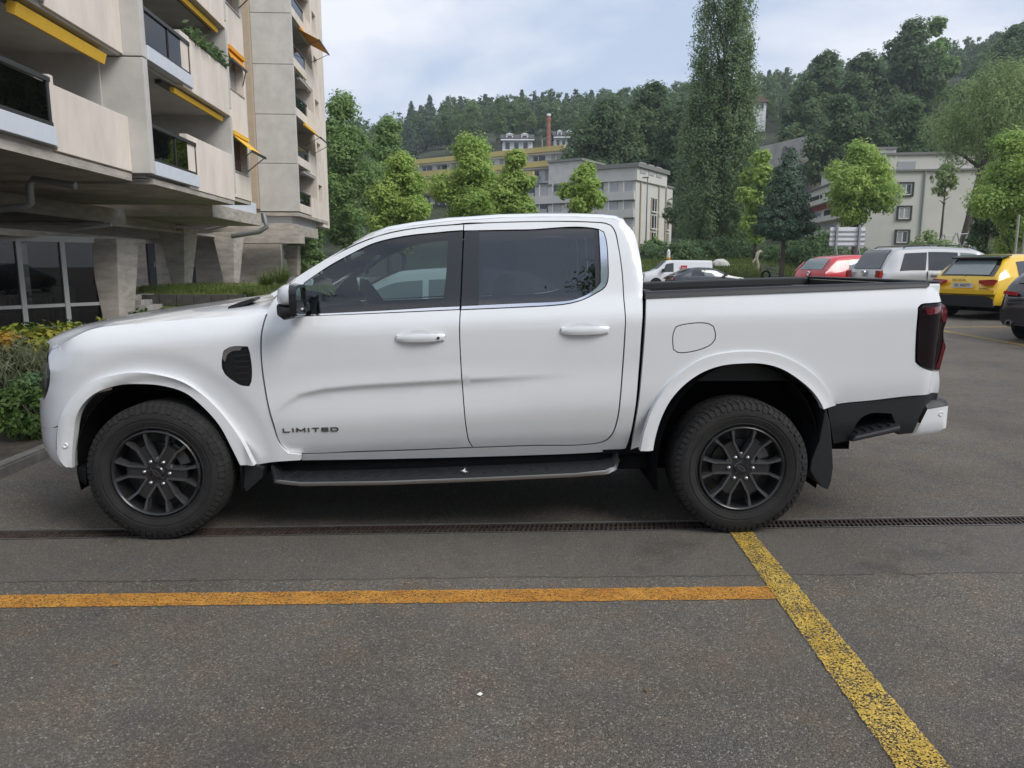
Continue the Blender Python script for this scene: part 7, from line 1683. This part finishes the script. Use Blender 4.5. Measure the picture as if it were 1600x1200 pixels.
# plants on a balcony of the apartment building
b = BO + BV * -.12 + BU * 4.4
e = empty('balcony_plants', (b[0], b[1], W0 + SH + 1.24), BTH, 'dark green plants along the second floor balcony parapet', 'plant')
n = 900; Cq = np.stack([RNG.normal(0, .10, n), RNG.uniform(-1.5, 1.5, n), np.abs(RNG.normal(.10, .12, n))], 1); a, b2 = leaf_axes(n, .085, .4, .5); link('foliage', quad_mesh('foliage', Cq, a, b2, G_DARK), e)
MB().box(-.10, .10, -1.5, 1.5, .0, .10).build('planter', ALU, e)
# hedges and bushes in front of the blocks
for (q, D, w, h, mt, lab) in ((1060, 62, 1.6, 1.5, G_DARK, 'dark round bush at the gable of the grey block'), (1085, 64, 2.0, 1.4, G_DARK, 'dark hedge bush left below the poplar'), (1120, 66, 2.2, 1.6, G_DARK, 'dark hedge bush below the poplar trunk'), (1160, 66, 2.2, 1.5, G_DARK, 'dark hedge bush right below the poplar'), (1245, 58, 1.7, 1.5, G_DARK, 'brownish bush at the foot of the evergreen'), (1277, 56, 2.3, 2.2, G_DARK, 'big dark bush left of the white board'), (1212, 60, 1.3, 1.2, G_DARK, 'small dark bush before the red banded balconies'), (1345, 55, 1.6, 1.3, G_DARK, 'dark bush under the white board'), (1490, 52, 1.8, 1.8, G_WIL, 'grey green bush below the swing frames'), (1520, 44, 1.4, 1.3, G_YEL, 'yellow green bush right of the swing frames'), (1450, 56, 1.6, 2.2, G_WIL, 'silvery bush at the foot of the willow'), (1015, 64, 1.3, 1.3, G_DARK, 'dark low bush beside the small white car')):
    b = atD(q, 413, D); shrub('round_bush', b[0], b[1], ground_at(b[0], b[1]) - .1, w, h * 1.15, mt, lab, leaf=.14, n=90, per=20, asp=.6)
# tall grass on the lawn bank
pts = []
for _ in range(26000):
    q = RNG.uniform(1000, 1330); D = RNG.uniform(49, 66); b = atD(q, 413, D); pts.append((b[0], b[1], lawn_z(q, D)))
blades('meadow_grass', pts, .34, .022, 'tall meadow grass on the lawn bank behind the cars')
# white stone, pale stump, wire sculpture
b = atD(1125, 413, 56); z = lawn_z(1125, 56)
m = MB(); bm_ = bmesh.new(); bmesh.ops.create_icosphere(bm_, subdivisions=2, radius=.55)
for v_ in bm_.verts: v_.co = Vector((v_.co.x * 1.3 * RNG.uniform(.85, 1.1), v_.co.y * RNG.uniform(.85, 1.1), max(-.1, v_.co.z * 1.05 * RNG.uniform(.8, 1.2))))
me = bpy.data.meshes.new('boulder'); bm_.to_mesh(me); bm_.free(); me.materials.append(mat('pale_stone', (.55, .54, .50), .85, var=.2, vscale=4)); o = link('boulder', me); o.location = (b[0], b[1], z + .1); tag(o, 'pale boulder on the lawn bank behind the white van', 'boulder')
b = atD(1184, 413, 54); z = lawn_z(1184, 54); m = MB(); m.tube([(0, 0, -.1), (.05, 0, .5), (-.12, 0, 1.0), (-.05, 0, 1.35), (.18, 0, 1.5), (.3, 0, 1.42)], [.10, .09, .11, .13, .09, .04], 8); m.tube([(-.1, 0, 1.05), (-.32, .05, .75), (-.3, .05, .5)], [.09, .07, .04], 7)
o = m.build('pale_stump', mat('bleached_wood', (.58, .52, .40), .85, var=.15), smooth=True, fix=False); o.location = (b[0], b[1], z); tag(o, 'bleached pale twisted stump standing on the lawn bank', 'stump')
b = atD(1214, 413, 51); z = lawn_z(1214, 51); e = empty('wire_sculpture', (b[0], b[1], z), .3, 'grey wire sculpture leaning on the grassy bank', 'sculpture')
m = MB()
for k in range(9): x = -.65 + k * .16; m.tube([(x, 0, -.1), (x - .35, .1, .6 + .05 * k), (x - .6, .2, 1.25 - .06 * k)], .022, 5)
m.build('rods', PIPE, e, fix=False); m = MB()
for k in range(4): m.tube([(-.6 - .12 * k, .02, .1 + .28 * k), (.75 - .22 * k, .05, .08 + .22 * k)], .022, 5)
m.build('cross_rods', PIPE, e, fix=False); m = MB(); m.tube([(-.85 + .32 * math.cos(a), .0, .35 + .30 * math.sin(a)) for a in np.linspace(0, 6.283, 20)], .06, 6); m.build('dark_ring', UNDER, e, fix=False)
# the back of a white board on posts
D = 40; a = atD(1294, 413, D); b = atD(1348, 413, D); g = gz(a[0], a[1]); zt_, zb_ = CAM[2] + (413 - 356.5) / FPX * D, CAM[2] + (413 - 385) / FPX * D
e = empty('notice_board', (a[0], a[1], g), -YAW, 'white slatted board on two grey posts behind the red car', 'board'); wv = b[0] - a[0]; hh = (zt_ - zb_)
for k in range(4): MB().box(0, wv, 0, .05, zb_ - g + hh * k / 4 + .03, zb_ - g + hh * (k + 1) / 4 - .015).build('board_panel', WHITEW, e); MB().box(-.02, wv + .02, -.04, -.002, zb_ - g + hh * k / 4 - .02, zb_ - g + hh * k / 4 + .045).build('rail', PIPE, e)
for q in (.17, .82): MB().box(wv * q - .05, wv * q + .05, -.13, -.042, -.4, zt_ - g + .08).build('post', PIPE, e); m = MB(); m.tube([(wv * q, -.1, zb_ - g - .1), (wv * q + .3, -.9, -.2)], .035, 6); m.build('brace', PIPE, e)
# row of swing frames
D = 58
for k, (q, yt, lab) in enumerate(((1470, 368, 'leftmost grey A-frame of the swing row'), (1490, 365.5, 'second grey A-frame of the swing row from the left'), (1510, 363, 'third grey A-frame of the swing row from the left'), (1532, 361, 'rightmost grey A-frame of the swing row'))):
    a = atD(q, 413, D); g = ground_at(a[0], a[1]); h = CAM[2] + (413 - yt) / FPX * D - g
    e = empty('swing_frame', (a[0], a[1], g), -YAW, lab, 'swing frame', 'swing frames by the willow')
    for s_ in (-1, 1): m = MB(); m.tube([(s_ * h * .36, 0, -.2), (s_ * .06, 0, h)], .05, 7); m.build('leg', PIPE, e)
    m = MB(); m.tube([(-h * .13, 0, h * .66), (h * .13, 0, h * .66)], .035, 6); m.build('cross_bar', PIPE, e)
    if k < 3: m = MB(); m.tube([(0, 0, h * .95), (1.05, 0, h * .98)], .035, 6); m.build('top_bar', PIPE, e); m = MB(); m.tube([(.4, 0, h * .96), (.38, -.05, h * .25)], .012, 4); m.tube([(.75, 0, h * .96), (.77, -.05, h * .25)], .012, 4); m.build('swing_chain', PIPE, e)
# tall posts of a support frame at the right edge
for q, lab in ((1586, 'left pale post of the frame at the right edge'), (1598, 'right pale post of the frame at the right edge')):
    a = atD(q, 395, 38); a[2] = ground_at(a[0], a[1]) + gz(a[0], a[1]); m = MB(); m.tube([(0, 0, -.3), (0, 0, CAM[2] + (413 - 338) / FPX * 38 - a[2])], .06, 7); o = m.build('tree_stake', mat('pale_wood', (.34, .32, .27), .85, var=.15)); o.location = tuple(a); tag(o, lab, 'post', 'stakes at the right edge')
# street lamp in front of the grey block
a = atD(1008, 413, 78); g = ground_at(a[0], a[1]); h = CAM[2] + (413 - 284) / FPX * 78 - g; e = empty('street_lamp', (a[0], a[1], g), 0, 'slim grey street lamp before the gable of the grey block', 'street lamp')
m = MB(); m.tube([(0, 0, -.5), (0, 0, h * .5), (0, 0, h)], [.09, .07, .05], 8); m.build('pole', PIPE, e); m = MB(); m.hexa([(-.55, -.15, h - .02), (.1, -.15, h - .02), (.1, .15, h - .02), (-.55, .15, h - .02)], [(-.5, -.1, h + .10), (.1, -.1, h + .12), (.1, .1, h + .12), (-.5, .1, h + .10)]); m.build('lamp_head', ROOFG, e)
# orange and white post at the gable
a = atD(1044, 413, 60); g = ground_at(a[0], a[1]); e = empty('warning_post', (a[0], a[1], g), 0, 'short orange and white post behind the white van', 'post'); m = MB(); m.lathe([(0, .16), (.45, .16), (.45, .01)], 12, 'z'); m.build('base', AWO, e); m = MB(); m.lathe([(.45, .15), (.95, .13), (1.1, .02)], 12, 'z'); m.build('top', WHITEW, e)
# trees on the side of the photographer, which the side windows mirror
for (x, y, R, H, lab) in ((2.7, -9.7, 1.9, 8.4, 'leafy tree mirrored in the rear side window'), (0.1, -10.2, 1.5, 7.3, 'leafy tree mirrored low in the middle of the truck side'), (-3.9, -10.2, 1.9, 7.7, 'leafy tree mirrored in the front side window')):
    e = empty('offcamera_tree', (x, y, 0), 0, lab, 'tree', 'trees behind the photographer')
    C, A, B = clumps(env_round(R, H * .6, H * .4, .9, .25, int(x * 10 + 300)), 420, R * .2, 22, .05, asp=.5); link('crown', quad_mesh('crown', C, A, B, G_DARK), e); link('trunk', trunk_mesh(H * .8, .12, (0, 0), 6, .4, .55, R, int(x + 50)), e)

for k in range(9):  # unseen row added to block low sky and darken the truck's upright panels
    x = -24 + 6.0 * k + RNG.uniform(-1, 1); y = -15 - RNG.uniform(0, 3); R, H = RNG.uniform(2.8, 3.6), RNG.uniform(6.0, 7.6)
    e = empty('offcamera_tree', (x, y, 0), 0, ['first', 'second', 'third', 'fourth', 'fifth', 'sixth', 'seventh', 'eighth', 'ninth'][k] + ' unseen bushy tree from the left in the row added to shade the truck', 'tree', 'unseen tree row added behind the camera')
    C, A, B = clumps(env_multi(R, H * .95, .1, 9, 700 + k), 130, R * .2, 14, .22, asp=.6); link('crown', quad_mesh('crown', C, A, B, G_DARK), e); link('trunk', trunk_mesh(H * .8, .16, (0, 0), 6, .3, .55, R, 60 + k), e)

# ================================================================== the air: a thin even haze over the whole place
m = MB().box(-900, 1100, -75, 720, -2.0, 125)
hz = m.build('haze', mat('unused', (1, 1, 1))); hm = bpy.data.materials.new('haze'); hm.use_nodes = True; hm.node_tree.nodes.clear()
o_ = hm.node_tree.nodes.new('ShaderNodeOutputMaterial'); v_ = hm.node_tree.nodes.new('ShaderNodeVolumePrincipled'); v_.inputs['Color'].default_value = (.84, .91, 1.0, 1); v_.inputs['Density'].default_value = .00038
hm.node_tree.links.new(v_.outputs[0], o_.inputs['Volume']); hz.data.materials.clear(); hz.data.materials.append(hm); tag(hz, 'thin pale haze over the whole place', 'haze', kind='stuff')
